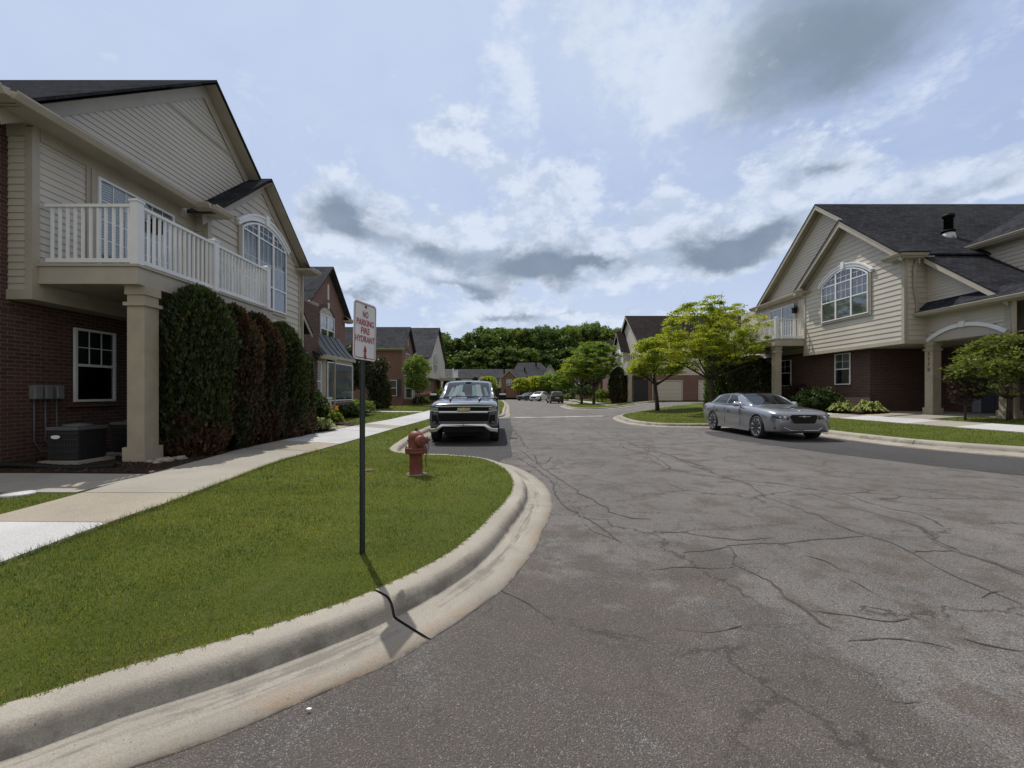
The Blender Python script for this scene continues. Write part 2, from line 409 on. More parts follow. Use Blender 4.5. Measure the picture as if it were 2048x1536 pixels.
def kerb_mat():
    m, t = new_mat('kerb_concrete'); col = (0.305, 0.282, 0.245)
    at = t.n('ShaderNodeAttribute'); at.attribute_name = 'across'; a = at.outputs['Fac']
    big = t.noise(t.pos, 0.9, 5, 0.6); mid = t.noise(t.pos, 6, 7, 0.7); fine = t.noise(t.pos, 120, 4, 0.7); spk = t.noise(t.pos, 75, 2); n2 = t.noise(t.mapping(t.pos, (1, 1, 1), (5, 2, 0)), 2.2, 6, 0.7)
    c = t.mix(t.ramp(big, 0.3, 0.7), scl(col, 0.86), scl(col, 1.1))
    c = t.mix(t.math('MULTIPLY', t.ramp(mid, 0.52, 0.75), 0.18), c, scl(col, 0.6))
    al = t.n('ShaderNodeAttribute'); al.attribute_name = 'along'
    cv = t.n('ShaderNodeCombineXYZ'); t.l(t.math('MULTIPLY', al.outputs['Fac'], 0.55), cv.inputs[0]); t.l(t.math('MULTIPLY', a, 7.0), cv.inputs[1])
    stk = t.noise(cv.outputs[0], 1.6, 7, 0.68, 0.3)
    band = t.math('MULTIPLY', t.ramp(a, 0.215, 0.27), t.ramp(a, 0.46, 0.34))
    g1_ = t.math('MULTIPLY', band, t.ramp(t.math('ADD', stk, t.math('MULTIPLY', t.math('SUBTRACT', mid, 0.5), 0.35)), 0.47, 0.60))
    c = t.mix(t.math('MULTIPLY', g1_, 0.62), c, (0.125, 0.12, 0.11))
    crease = t.math('MULTIPLY', t.math('MULTIPLY', t.ramp(a, 0.185, 0.205), t.ramp(a, 0.235, 0.212)), t.ramp(t.math('ADD', n2, t.math('MULTIPLY', mid, 0.4)), 0.62, 0.80))
    c = t.mix(t.math('MULTIPLY', crease, 0.55), c, (0.07, 0.065, 0.06))
    lip = t.math('MULTIPLY', t.ramp(a, 0.36, 0.52), t.ramp(t.noise(t.mapping(t.pos, (1, 1, 1), (1, 7, 0)), 1.7, 6, 0.7), 0.45, 0.68))
    c = t.mix(t.math('MULTIPLY', lip, 0.5), c, (0.34, 0.215, 0.115))
    edge = t.math('MULTIPLY', t.ramp(a, 0.515, 0.55), t.ramp(mid, 0.42, 0.6)); c = t.mix(t.math('MULTIPLY', edge, 0.6), c, (0.09, 0.08, 0.07))
    scuff = t.math('MULTIPLY', t.math('MULTIPLY', t.ramp(a, 0.13, 0.16), t.ramp(a, 0.205, 0.18)), t.ramp(n2, 0.45, 0.62)); c = t.mix(t.math('MULTIPLY', scuff, 0.5), c, (0.12, 0.105, 0.09))
    soil = t.math('MULTIPLY', t.ramp(a, 0.03, 0.0), t.ramp(mid, 0.40, 0.6)); c = t.mix(t.math('MULTIPLY', soil, 0.55), c, (0.13, 0.105, 0.07))
    c = t.mix(0.42, c, t.mix(t.ramp(fine, 0.25, 0.75), (0.55, 0.55, 0.55), (1.42, 1.42, 1.42)), 'MULTIPLY')
    c = t.mix(t.ramp(spk, 0.68, 0.76), c, scl(col, 0.3))
    t.l(c, t.b.inputs['Base Color']); t.b.inputs['Roughness'].default_value = 0.92; t.b.inputs['Specular IOR Level'].default_value = 0.2
    t.l(t.bump(t.math('ADD', fine, t.math('MULTIPLY', mid, 1.5)), 0.5, 0.005), t.b.inputs['Normal'])
    return m
M['kerb'] = kerb_mat()
M['walk_old'] = concrete('weathered_concrete', (0.28, 0.26, 0.228), 0.12, 0.2)
M['walk_tan'] = concrete('exposed_tan_concrete', (0.285, 0.253, 0.207), 0.2, 0.2)
M['walk_new'] = concrete('new_white_concrete', (0.43, 0.43, 0.435), 0.05, 0.12)
M['joint'] = paint('joint_dirt', (0.03, 0.027, 0.022), 0.95, 0.3)
def asphalt(name, base, dirt=True):
    m, t = new_mat(name)
    vor = t.n('ShaderNodeTexVoronoi'); vor.inputs['Scale'].default_value = 105; t.l(t.mapping(t.pos, (1, 1, .2)), vor.inputs['Vector'])
    sep = t.n('ShaderNodeSeparateColor'); t.l(vor.outputs['Color'], sep.inputs[0])
    vor2 = t.n('ShaderNodeTexVoronoi'); vor2.inputs['Scale'].default_value = 190; t.l(t.mapping(t.pos, (1, 1, .2), (3, 1, 0)), vor2.inputs['Vector'])
    sep2 = t.n('ShaderNodeSeparateColor'); t.l(vor2.outputs['Color'], sep2.inputs[0])
    big = t.noise(t.pos, 0.35, 5, 0.6); mid = t.noise(t.pos, 2.4, 6, 0.65); fine = t.noise(t.pos, 260, 3)
    c = t.mix(t.ramp(big, 0.3, 0.7), scl(base, 0.74), scl(base, 1.16))
    if dirt:
        # worn, reddish-brown dirt that has settled where the two streets meet
        sx = t.n('ShaderNodeSeparateXYZ'); t.l(t.pos, sx.inputs[0])
        dx = t.math('MULTIPLY', t.math('SUBTRACT', sx.outputs[0], 0.2), 0.62); dy = t.math('MULTIPLY', t.math('SUBTRACT', sx.outputs[1], 1.6), 0.42)
        rr = t.math('SQRT', t.math('ADD', t.math('MULTIPLY', dx, dx), t.math('MULTIPLY', dy, dy)))
        near = t.ramp(rr, 1.7, 0.3)
        dn = t.noise(t.mapping(t.pos, (1, 1, 1), (2.3, 5.1, 0)), 1.9, 7, 0.68, 0.4)
        dm = t.math('MULTIPLY', t.ramp(t.math('ADD', dn, t.math('MULTIPLY', near, 0.15)), 0.50, 0.64), 0.85)
        c = t.mix(dm, c, t.mix(mid, (0.070, 0.052, 0.043), (0.136, 0.111, 0.095)))
        dk = t.noise(t.mapping(t.pos, (1, 1, 1), (7.3, 1.1, 0)), 1.3, 6, 0.65, 0.5)
        c = t.mix(t.math('MULTIPLY', t.ramp(t.math('ADD', dk, t.math('MULTIPLY', near, 0.20)), 0.52, 0.68), 0.75), c, scl(base, 0.36))
    st = t.math('MULTIPLY', t.ramp(sep.outputs[0], 0.70, 0.97), t.ramp(vor.outputs['Distance'], 0.55, 0.25))
    st2 = t.math('MULTIPLY', t.ramp(sep2.outputs[0], 0.6, 0.95), t.ramp(vor2.outputs['Distance'], 0.55, 0.2))
    c = t.mix(t.math('MULTIPLY', t.ramp(vor.outputs['Distance'], 0.25, 0.6), 0.55), c, scl(base, 0.35))
    c = t.mix(t.math('MULTIPLY', st2, 0.75), c, scl(base, 2.3))
    c = t.mix(t.math('MULTIPLY', st, 0.75), c, t.mix(sep.outputs[1], scl(base, 1.5), (0.36, 0.315, 0.27)))
    c = t.mix(t.math('MULTIPLY', t.ramp(sep.outputs[2], 0.75, 0.95), 0.6), c, scl(base, 0.3))
    if dirt: c = t.mix(t.math('MULTIPLY', dm, 0.45), c, (0.102, 0.086, 0.076))
    c = t.mix(0.5, c, t.mix(fine, (0.4, 0.4, 0.4), (1.6, 1.6, 1.6)), 'MULTIPLY')
    c = t.mix(0.6, c, t.mix(mid, (0.7, 0.7, 0.7), (1.25, 1.25, 1.25)), 'MULTIPLY')
    if dirt:
        wn = t.n('ShaderNodeTexNoise'); wn.inputs['Scale'].default_value = 2.6; wn.inputs['Detail'].default_value = 6; wn.inputs['Roughness'].default_value = 0.7; t.l(t.pos, wn.inputs['Vector'])
        wp = t.n('ShaderNodeVectorMath', operation='MULTIPLY_ADD'); t.l(wn.outputs['Color'], wp.inputs[0]); wp.inputs[1].default_value = (.75, .75, 0); t.l(t.pos, wp.inputs[2])
        for sc_, th, amt in ((0.55, .018, .85), (1.5, .020, .6)):
            ve = t.n('ShaderNodeTexVoronoi', feature='DISTANCE_TO_EDGE'); ve.voronoi_dimensions = '2D'; ve.inputs['Scale'].default_value = sc_; t.l(wp.outputs[0], ve.inputs['Vector'])
            gate = t.ramp(t.noise(t.mapping(t.pos, (1, 1, 1), (3, sc_, 0)), 0.8, 4), 0.42, 0.56)
            c = t.mix(t.math('MULTIPLY', t.math('MULTIPLY', t.ramp(ve.outputs['Distance'], th, th * .25), gate), amt), c, (0.05, 0.045, 0.042))
    t.l(c, t.b.inputs['Base Color']); t.b.inputs['Roughness'].default_value = 0.85; t.b.inputs['Specular IOR Level'].default_value = 0.3
    h = t.math('ADD', t.math('MULTIPLY', vor.outputs['Distance'], -0.9), t.math('ADD', t.math('MULTIPLY', vor2.outputs['Distance'], -0.4), t.math('MULTIPLY', fine, 0.25)))
    t.l(t.bump(h, 0.85, 0.009), t.b.inputs['Normal'])
    return m
M['asphalt'] = asphalt('old_asphalt', (0.186, 0.176, 0.171))
M['asphalt_new'] = asphalt('sealed_asphalt', (0.068, 0.067, 0.072), False)
M['crack'] = paint('crack_dirt', (0.052, 0.047, 0.044), 0.95, 0.4, fine=90)
M['sealer'] = paint('crack_sealer', (0.078, 0.072, 0.07), 0.7, 0.3, fine=40)
M['worn_white'] = concrete('worn_white_strip', (0.50, 0.49, 0.46), 0.05, 0.5)
def lawn_mat(name, c0, c1, c2):
    m, t = new_mat(name)
    big = t.noise(t.pos, 0.55, 5, 0.6); mid = t.noise(t.pos, 3.2, 6, 0.7); fine = t.noise(t.mapping(t.pos, (1, 1, 1)), 55, 5, 0.75)
    c = t.mix(t.ramp(big, 0.3, 0.7), c0, c1)
    c = t.mix(t.math('MULTIPLY', t.ramp(mid, 0.5, 0.75), 0.6), c, c2)
    c = t.mix(0.8, c, t.mix(fine, (0.25, 0.25, 0.25), (1.75, 1.75, 1.75)), 'MULTIPLY')
    t.l(c, t.b.inputs['Base Color']); t.b.inputs['Roughness'].default_value = 0.95; t.b.inputs['Specular IOR Level'].default_value = 0.1
    t.l(t.bump(fine, 0.9, 0.03), t.b.inputs['Normal'])
    return m
M['lawn'] = lawn_mat('lawn', (0.07, 0.095, 0.018), (0.095, 0.125, 0.025), (0.15, 0.14, 0.05))
M['far_ground'] = lawn_mat('field', (0.045, 0.075, 0.018), (0.06, 0.09, 0.02), (0.07, 0.085, 0.025))
M['mulch'] = lawn_mat('mulch', (0.032, 0.022, 0.016), (0.045, 0.03, 0.022), (0.06, 0.042, 0.03))
def leaf_mat(name, c0, c1, trans=0.35, patch=None, patch_scale=1.2, lo=0.5, hi=0.62, rough=0.5, foot=0.0):
    m = bpy.data.materials.new(name); m.use_nodes = True; m.node_tree.nodes.clear(); t = NT(m.node_tree)
    out = t.n('ShaderNodeOutputMaterial'); geo = t.n('ShaderNodeNewGeometry'); tc = t.n('ShaderNodeTexCoord')
    ri = geo.outputs['Random Per Island']
    nz = t.noise(tc.outputs['Object'], 0.9, 4)
    oi = t.n('ShaderNodeObjectInfo')
    c = t.mix(t.math('ADD', t.math('MULTIPLY', ri, 0.75), t.math('MULTIPLY', t.ramp(nz, .35, .65), 0.25)), c0, c1)
    if patch is not None:
        pn = t.noise(geo.outputs['Position'], patch_scale, 5, 0.65, 0.3)
        if foot:
            so = t.n('ShaderNodeSeparateXYZ'); t.l(tc.outputs['Object'], so.inputs[0])
            pn = t.math('ADD', pn, t.math('MULTIPLY', t.math('SUBTRACT', 1.45, so.outputs[2]), foot))
        c = t.mix(t.ramp(pn, lo, hi), c, t.mix(ri, scl(patch, 0.6), scl(patch, 1.4)))
    if name.startswith('wood'):      # every tree of the wood has its own green
        c = t.mix(1.0, c, t.mix(oi.outputs['Random'], (0.8, 0.9, 0.95), (1.6, 1.45, 1.25)), 'MULTIPLY')
    d = t.n('ShaderNodeBsdfPrincipled'); t.l(c, d.inputs['Base Color']); d.inputs['Roughness'].default_value = rough; d.inputs['Specular IOR Level'].default_value = 0.3
    tr = t.n('ShaderNodeBsdfTranslucent'); t.l(t.mix(1.0, c, (1.3, 1.35, 0.7), 'MULTIPLY'), tr.inputs[0])
    mx = t.n('ShaderNodeMixShader'); mx.inputs[0].default_value = trans
    t.l(d.outputs[0], mx.inputs[1]); t.l(tr.outputs[0], mx.inputs[2]); t.l(mx.outputs[0], out.inputs[0])
    return m
def grass_mat():
    m = bpy.data.materials.new('grass_blades'); m.use_nodes = True; m.node_tree.nodes.clear(); t = NT(m.node_tree)
    out = t.n('ShaderNodeOutputMaterial'); geo = t.n('ShaderNodeNewGeometry'); ri = geo.outputs['Random Per Island']; pos = geo.outputs['Position']
    r2 = t.math('FRACT', t.math('MULTIPLY', ri, 91.7)); 
    big = t.noise(pos, 0.9, 5, 0.65); mid = t.noise(t.mapping(pos, (1, 1, 1), (3, 8, 0)), 2.7, 5, 0.7)
    c = t.mix(ri, (0.068, 0.096, 0.018), (0.265, 0.295, 0.072))
    c = t.mix(t.math('MULTIPLY', t.ramp(big, 0.46, 0.66), 0.7), c, t.mix(ri, (0.135, 0.155, 0.022), (0.36, 0.37, 0.085)))
    c = t.mix(t.math('MULTIPLY', t.ramp(mid, 0.52, 0.70), 0.85), c, t.mix(ri, (0.10, 0.088, 0.03), (0.31, 0.26, 0.11)))
    c = t.mix(1.0, c, t.mix(t.ramp(t.noise(t.mapping(pos, (1, 1, 1), (11, 4, 0)), 1.7, 6, 0.7), 0.36, 0.64), (0.62, 0.72, 0.7), (1.22, 1.16, 1.1)), 'MULTIPLY')
    c = t.mix(t.ramp(r2, 0.90, 0.92), c, (0.30, 0.26, 0.12))
    d = t.n('ShaderNodeBsdfPrincipled'); t.l(c, d.inputs['Base Color']); d.inputs['Roughness'].default_value = 0.45; d.inputs['Specular IOR Level'].default_value = 0.35
    tr = t.n('ShaderNodeBsdfTranslucent'); t.l(t.mix(1.0, c, (1.25, 1.3, 0.7), 'MULTIPLY'), tr.inputs[0])
    mx = t.n('ShaderNodeMixShader'); mx.inputs[0].default_value = 0.35
    t.l(d.outputs[0], mx.inputs[1]); t.l(tr.outputs[0], mx.inputs[2]); t.l(mx.outputs[0], out.inputs[0])
    return m
M['grass'] = grass_mat()
M['locust'] = leaf_mat('honey_locust_leaf', (0.18, 0.235, 0.022), (0.36, 0.39, 0.05), 0.5, (0.40, 0.37, 0.035), 0.5, 0.5, 0.7)
M['locust_green'] = leaf_mat('green_locust_leaf', (0.10, 0.17, 0.03), (0.21, 0.28, 0.05), 0.5)
M['maple'] = leaf_mat('green_maple_leaf', (0.075, 0.11, 0.022), (0.20, 0.23, 0.05), 0.45)
M['young'] = leaf_mat('young_tree_leaf', (0.10, 0.16, 0.03), (0.20, 0.26, 0.06), 0.45)
M['crab'] = leaf_mat('crabapple_leaf', (0.025, 0.03, 0.014), (0.075, 0.075, 0.035), 0.3)
M['wood_leaf'] = leaf_mat('wood_leaf', (0.045, 0.08, 0.026), (0.13, 0.185, 0.055), 0.4)
M['wood_leaf_b'] = leaf_mat('wood_leaf_light', (0.06, 0.10, 0.03), (0.17, 0.22, 0.07), 0.4)
M['cedar'] = leaf_mat('cedar_spray', (0.016, 0.028, 0.010), (0.055, 0.075, 0.022), 0.2, (0.075, 0.04, 0.022), 1.1, 0.50, 0.66, foot=0.08)
M['cedar_brown'] = leaf_mat('dead_cedar_spray', (0.032, 0.020, 0.013), (0.088, 0.046, 0.028), 0.2, (0.028, 0.04, 0.016), 1.3, 0.44, 0.60)
M['cedar_light'] = leaf_mat('light_cedar_spray', (0.045, 0.08, 0.014), (0.12, 0.165, 0.03), 0.3)
M['shrub'] = leaf_mat('shrub_leaf', (0.022, 0.045, 0.012), (0.075, 0.11, 0.03), 0.3)
M['bright_shrub'] = leaf_mat('bright_shrub_leaf', (0.09, 0.14, 0.02), (0.20, 0.25, 0.04), 0.4)
M['hosta'] = leaf_mat('hosta_leaf', (0.10, 0.15, 0.035), (0.40, 0.42, 0.16), 0.35)
M['purple'] = leaf_mat('purple_leaf', (0.03, 0.018, 0.018), (0.075, 0.045, 0.04), 0.25)
M['flower'] = leaf_mat('orange_petal', (0.45, 0.16, 0.03), (0.55, 0.3, 0.06), 0.4)
M['grassy_plume'] = leaf_mat('pink_plume', (0.16, 0.08, 0.06), (0.28, 0.16, 0.11), 0.4)
M['grit'] = leaf_mat('grit', (0.10, 0.09, 0.085), (0.42, 0.36, 0.30), 0.0)
M['bark'] = paint('bark', (0.055, 0.042, 0.034), 0.95, 0.4, bump=0.8, scale=6)
M['mulch_chip'] = leaf_mat('mulch_chip', (0.02, 0.013, 0.01), (0.09, 0.06, 0.042), 0.0)
M['hydrant'] = paint('weathered_red_paint', (0.16, 0.043, 0.030), 0.55, 0.3, bump=0.3, scale=9)
M['rust'] = paint('rusty_iron', (0.12, 0.06, 0.035), 0.8, 0.3, bump=0.4)
# vehicles
M['truck_paint'] = paint('grey_blue_car_paint', (0.085, 0.096, 0.118), 0.25, 0.05, metallic=0.5, coat=1.0)
M['sedan_paint'] = paint('silver_car_paint', (0.275, 0.285, 0.315), 0.28, 0.04, metallic=0.7, coat=1.0)
M['white_paint'] = paint('white_car_paint', (0.62, 0.64, 0.66), 0.35, 0.03, coat=1.0)
M['black_paint'] = paint('black_car_paint', (0.012, 0.013, 0.017), 0.3, 0.1, coat=1.0)
M['chrome'] = paint('chrome', (0.62, 0.63, 0.65), 0.12, 0.03, metallic=1.0)
M['rim'] = paint('alloy', (0.55, 0.56, 0.58), 0.25, 0.05, metallic=0.9)
M['tyre'] = paint('tyre_rubber', (0.014, 0.014, 0.015), 0.85, 0.2, bump=0.2)
M['gold'] = paint('gold_emblem', (0.55, 0.38, 0.10), 0.3, 0.06, metallic=0.7)
M['lamp'] = paint('headlamp_lens', (0.42, 0.44, 0.48), 0.12, 0.2, scale=14, coat=1.0)
M['lamp_dark'] = paint('dark_headlamp', (0.06, 0.065, 0.08), 0.12, 0.4, scale=14, coat=1.0)
M['tail'] = paint('tail_lamp', (0.3, 0.012, 0.012), 0.2, 0.1, coat=1.0)
M['shade_white'] = paint('sunshade_white', (0.85, 0.86, 0.87), 0.5, 0.03)
M['shade_teal'] = paint('sunshade_teal', (0.36, 0.62, 0.66), 0.4, 0.12)
M['sign_face'] = paint('sign_white', (0.72, 0.72, 0.73), 0.35, 0.07)
M['sign_red'] = paint('sign_red', (0.36, 0.06, 0.075), 0.45, 0.15)
M['sign_black'] = paint('sign_dark', (0.03, 0.02, 0.02), 0.5, 0.1)
M['galv'] = paint('galvanised', (0.42, 0.43, 0.44), 0.4, 0.1, metallic=0.6)
M['amber'] = paint('amber', (0.45, 0.2, 0.03), 0.3, 0.1)
# ---------------------------------------------------------------- camera, sun, sky
cam = bpy.data.cameras.new('camera'); co = bpy.data.objects.new('camera', cam); COL.objects.link(co)
cam.sensor_fit = 'HORIZONTAL'; cam.sensor_width = 36.0; cam.lens = F / 2048 * 36
cam.shift_y = (HZ - 768) / 2048; cam.clip_start = 0.05; cam.clip_end = 3000
co.location = (0, 0, CH); co.rotation_euler = (PI / 2, 0, 0)
S.camera = co
SUN_EL = math.radians(62); SUN_AZ = math.atan2(-0.49, 0.87)     # azimuth from +Y towards +X
sd = Vector((math.sin(SUN_AZ) * math.cos(SUN_EL), math.cos(SUN_AZ) * math.cos(SUN_EL), math.sin(SUN_EL)))
sl = bpy.data.lights.new('sun', 'SUN'); so = bpy.data.objects.new('sun', sl); COL.objects.link(so)
sl.energy = 4.1; sl.angle = math.radians(0.5); sl.color = (1.0, 0.95, 0.87)
so.rotation_euler = sd.to_track_quat('Z', 'Y').to_euler(); so.location = sd * 60
W = bpy.data.worlds.new('World'); S.world = W; W.use_nodes = True; W.node_tree.nodes.clear()
t = NT(W.node_tree); wo = t.n('ShaderNodeOutputWorld'); bg = t.n('ShaderNodeBackground'); t.l(bg.outputs[0], wo.inputs[0])
bg.inputs['Strength'].default_value = 0.1
sky = t.n('ShaderNodeTexSky'); sky.sky_type = 'NISHITA'; sky.sun_disc = False; sky.sun_elevation = SUN_EL; sky.sun_rotation = SUN_AZ
sky.air_density = 1.0; sky.dust_density = 1.5; sky.ozone_density = 1.0
tc = t.n('ShaderNodeTexCoord'); sx = t.n('ShaderNodeSeparateXYZ'); t.l(tc.outputs['Generated'], sx.inputs[0])
dx, dy, dz = sx.outputs
az = t.math('ARCTAN2', dx, dy); el = t.math('ARCSINE', dz)
def azel(px, py):
    x = (px - CX) / F; z = (HZ - py) / F
    return math.atan(x), math.atan2(z, math.hypot(1, x))
# wind-torn edges: the blobs are looked up through a warped direction
def blob(px, py, rx, ry, w, rot=0.0, A=None, E=None):
    a0, e0 = azel(px, py); sa = rx / F * math.cos(a0) ** 2; se = ry / F * math.cos(a0)
    da = t.math('SUBTRACT', A, a0); de = t.math('SUBTRACT', E, e0)
    c, s_ = math.cos(rot), math.sin(rot)
    u = t.math('ADD', t.math('MULTIPLY', da, c / sa), t.math('MULTIPLY', de, s_ / sa))
    v = t.math('ADD', t.math('MULTIPLY', da, -s_ / se), t.math('MULTIPLY', de, c / se))
    r = t.math('ADD', t.math('MULTIPLY', u, u), t.math('MULTIPLY', v, v))
    return t.math('MULTIPLY', t.math('POWER', 2.718, t.math('MULTIPLY', r, -1.0)), w)
vv = t.mapping(tc.outputs['Generated'], (1, 1, 1.6))
warp = t.n('ShaderNodeTexNoise'); warp.inputs['Scale'].default_value = 6; warp.inputs['Detail'].default_value = 6; warp.inputs['Roughness'].default_value = 0.6; t.l(vv, warp.inputs['Vector'])
wc = t.n('ShaderNodeSeparateColor'); t.l(warp.outputs['Color'], wc.inputs[0])
A = t.math('ADD', az, t.math('MULTIPLY', t.math('SUBTRACT', wc.outputs[0], 0.5), 0.22))
E = t.math('ADD', el, t.math('MULTIPLY', t.math('SUBTRACT', wc.outputs[1], 0.5), 0.16))
n1 = t.noise(vv, 10, 8, 0.62, 0.25); n2 = t.noise(t.mapping(vv, (1, 1, 1), (4, 2, 1)), 3.0, 5, 0.6, 0.3); n3 = t.noise(vv, 34, 5, 0.66)
def billow(vec):
    v = t.n('ShaderNodeTexVoronoi', feature='F1', normalize=True); v.inputs['Scale'].default_value = 13; v.inputs['Detail'].default_value = 3; v.inputs['Roughness'].default_value = 0.55; v.inputs['Lacunarity'].default_value = 2.2
    t.l(vec, v.inputs['Vector']); return v.outputs['Distance']
wv = t.n('ShaderNodeVectorMath', operation='MULTIPLY_ADD'); t.l(warp.outputs['Color'], wv.inputs[0]); wv.inputs[1].default_value = (.10, .10, .10); t.l(vv, wv.inputs[2])
b0 = billow(wv.outputs[0]); up = t.noise(t.mapping(vv, (1, 1, 1), (0.0, 0.0, -0.05)), 10, 6, 0.6, 0.25)
def total(lst):
    r = None
    for b in lst:
        x = blob(*b, A=A, E=E); r = x if r is None else t.math('ADD', r, x)
    return r
# heaped clouds (white), their shaded bases, thin torn wisps, and the grey bank high on the right
white = total([(640, 470, 110, 60, .55), (800, 540, 170, 50, .5), (1250, 560, 160, 40, .45), (1600, 420, 130, 70, .5), (905, 265, 58, 46, .8), (985, 335, 85, 32, .75, -.4), (1100, 395, 85, 55, 1.0), (1060, 470, 140, 60, .95), (690, 405, 75, 45, 1.1), (860, 465, 90, 40, .9), (760, 460, 90, 40, .8),
               (1600, 315, 95, 42, 1.1), (1495, 345, 26, 18, .9), (1700, 345, 100, 38, .75), (1330, 425, 55, 45, 1.1), (1520, 405, 95, 45, 1.05), (1430, 480, 140, 50, 1.1), (1900, 360, 150, 48, 1.0, .2), (2050, 330, 120, 55, .9), (1150, 530, 140, 32, .9),
               (990, 625, 100, 26, .9), (1100, 640, 100, 22, .8), (720, 575, 80, 24, .85), (900, 660, 110, 18, .85), (1180, 640, 60, 16, .7), (1390, 640, 70, 18, .8), (940, 560, 100, 22, .7)])
dark = total([(705, 448, 95, 34, 1.25, -.12), (870, 502, 66, 24, .95, -.25), (1075, 535, 125, 40, 1.5), (1190, 522, 48, 14, .9), (1130, 470, 55, 34, .55), (715, 585, 75, 14, .9), (940, 572, 80, 10, .6),
              (1640, 348, 90, 17, .75), (1435, 508, 112, 38, 1.45), (1540, 478, 70, 34, .65), (1350, 470, 40, 22, .5), (1900, 388, 130, 20, .55), (1000, 634, 70, 11, .9), (1140, 632, 40, 8, .6)])
wisp = total([(1010, 80, 42, 105, .8, -.2), (1045, 210, 36, 70, .75, .3), (960, 120, 30, 40, .3), (1125, 85, 40, 26, .6), (1230, 75, 75, 85, .85), (1330, 170, 110, 95, .75), (1450, 110, 150, 110, .7), (1340, 200, 30, 40, .6), (1800, 200, 260, 60, .45, .45), (1000, 290, 60, 60, .35)])
bank = total([(1640, 90, 210, 95, .85, .35), (1800, 20, 260, 70, .8, .3), (1480, 170, 120, 60, .45, .2), (1560, 30, 150, 60, .45)])
cu = t.math('ADD', t.math('MULTIPLY_ADD', dark, 0.4, white), t.math('ADD', t.math('MULTIPLY', t.math('SUBTRACT', 0.42, b0), 1.25), t.math('ADD', t.math('MULTIPLY', t.math('SUBTRACT', n1, 0.5), 1.0), t.math('MULTIPLY', t.math('SUBTRACT', n3, 0.5), 0.45))))
cm = t.ramp(cu, 0.34, 0.80)
wm = t.ramp(t.math('ADD', wisp, t.math('ADD', t.math('MULTIPLY', t.math('SUBTRACT', n1, 0.5), 2.4), t.math('MULTIPLY', t.math('SUBTRACT', n3, 0.5), 1.2))), 0.20, 1.25)
lit = t.math('SUBTRACT', n1, up)           # billows brighten towards their tops
dm = t.ramp(t.math('ADD', t.math('MULTIPLY', dark, 1.0), t.math('MULTIPLY_ADD', lit, -1.2, t.math('MULTIPLY', t.math('SUBTRACT', n1, 0.5), 1.5))), 0.02, 1.2)
bm_ = t.ramp(t.math('ADD', bank, t.math('ADD', t.math('MULTIPLY', t.math('SUBTRACT', n2, 0.5), 0.9), t.math('MULTIPLY', t.math('SUBTRACT', n1, 0.5), 0.55))), -0.05, 1.5)
# thin high veil, thicker towards the sun side and the horizon
sunang = t.n('ShaderNodeVectorMath', operation='DOT_PRODUCT'); t.l(tc.outputs['Generated'], sunang.inputs[0]); sunang.inputs[1].default_value = sd
veil = t.math('ADD', t.math('MULTIPLY', t.ramp(sunang.outputs['Value'], 0.2, 1.0), 0.55), t.math('MULTIPLY', t.ramp(el, 0.42, 0.05), 0.62))
veil = t.math('MULTIPLY_ADD', n2, 0.9, t.math('SUBTRACT', veil, 0.20), clamp=True)
base = t.mix(1.0, sky.outputs[0], (1.2, 1.12, 1.1), 'MULTIPLY')
K = 10.0
blue = t.mix(0.75, base, (0.375 * K, 0.485 * K, 0.775 * K))
c = t.mix(veil, blue, (0.575 * K, 0.675 * K, 0.865 * K))
c = t.mix(t.math('MULTIPLY', wm, 0.8), c, (0.74 * K, 0.82 * K, 0.94 * K))
c = t.mix(t.math('MULTIPLY', bm_, 0.93), c, t.mix(t.ramp(t.math('ADD', n2, t.math('MULTIPLY', n1, 0.5)), 0.5, 1.0), (0.21 * K, 0.27 * K, 0.35 * K), (0.30 * K, 0.37 * K, 0.46 * K)))
cl = t.mix(t.ramp(t.math('ADD', t.math('MULTIPLY', n3, 0.6), t.math('MULTIPLY', lit, 1.5)), 0.1, 0.5), (0.55 * K, 0.64 * K, 0.79 * K), (0.77 * K, 0.84 * K, 0.95 * K))
cl = t.mix(dm, cl, t.mix(n1, (0.175 * K, 0.225 * K, 0.305 * K), (0.29 * K, 0.36 * K, 0.465 * K)))
c = t.mix(t.math('MULTIPLY', cm, t.math('MULTIPLY_ADD', dm, 0.22, 0.72), clamp=True), c, cl)
# unseen sky overhead and behind, brightened with added cloud tone to fill the shaded sides
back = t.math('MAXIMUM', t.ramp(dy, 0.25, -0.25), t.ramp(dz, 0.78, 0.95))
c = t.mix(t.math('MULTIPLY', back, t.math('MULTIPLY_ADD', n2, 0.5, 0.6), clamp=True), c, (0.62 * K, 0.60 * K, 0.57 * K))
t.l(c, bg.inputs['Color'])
S.view_settings.view_transform = 'Standard'; S.view_settings.look = 'None'; S.view_settings.exposure = 0.0; S.view_settings.gamma = 1.0
S.render.film_transparent = False
try:
    S.cycles.use_denoising = True; S.cycles.max_bounces = 6; S.cycles.transparent_max_bounces = 12
    S.cycles.caustics_reflective = False; S.cycles.caustics_refractive = False
except Exception: pass
# ---------------------------------------------------------------- ground, street, kerbs, walks
def struct(o): o['kind'] = 'structure'; return o
mb = MB(); R_ = 1500
mb.quad((-R_, -R_, -0.30), (R_, -R_, -0.30), (R_, R_, -0.30), (-R_, R_, -0.30))
struct(mb.build('ground', M['far_ground']))
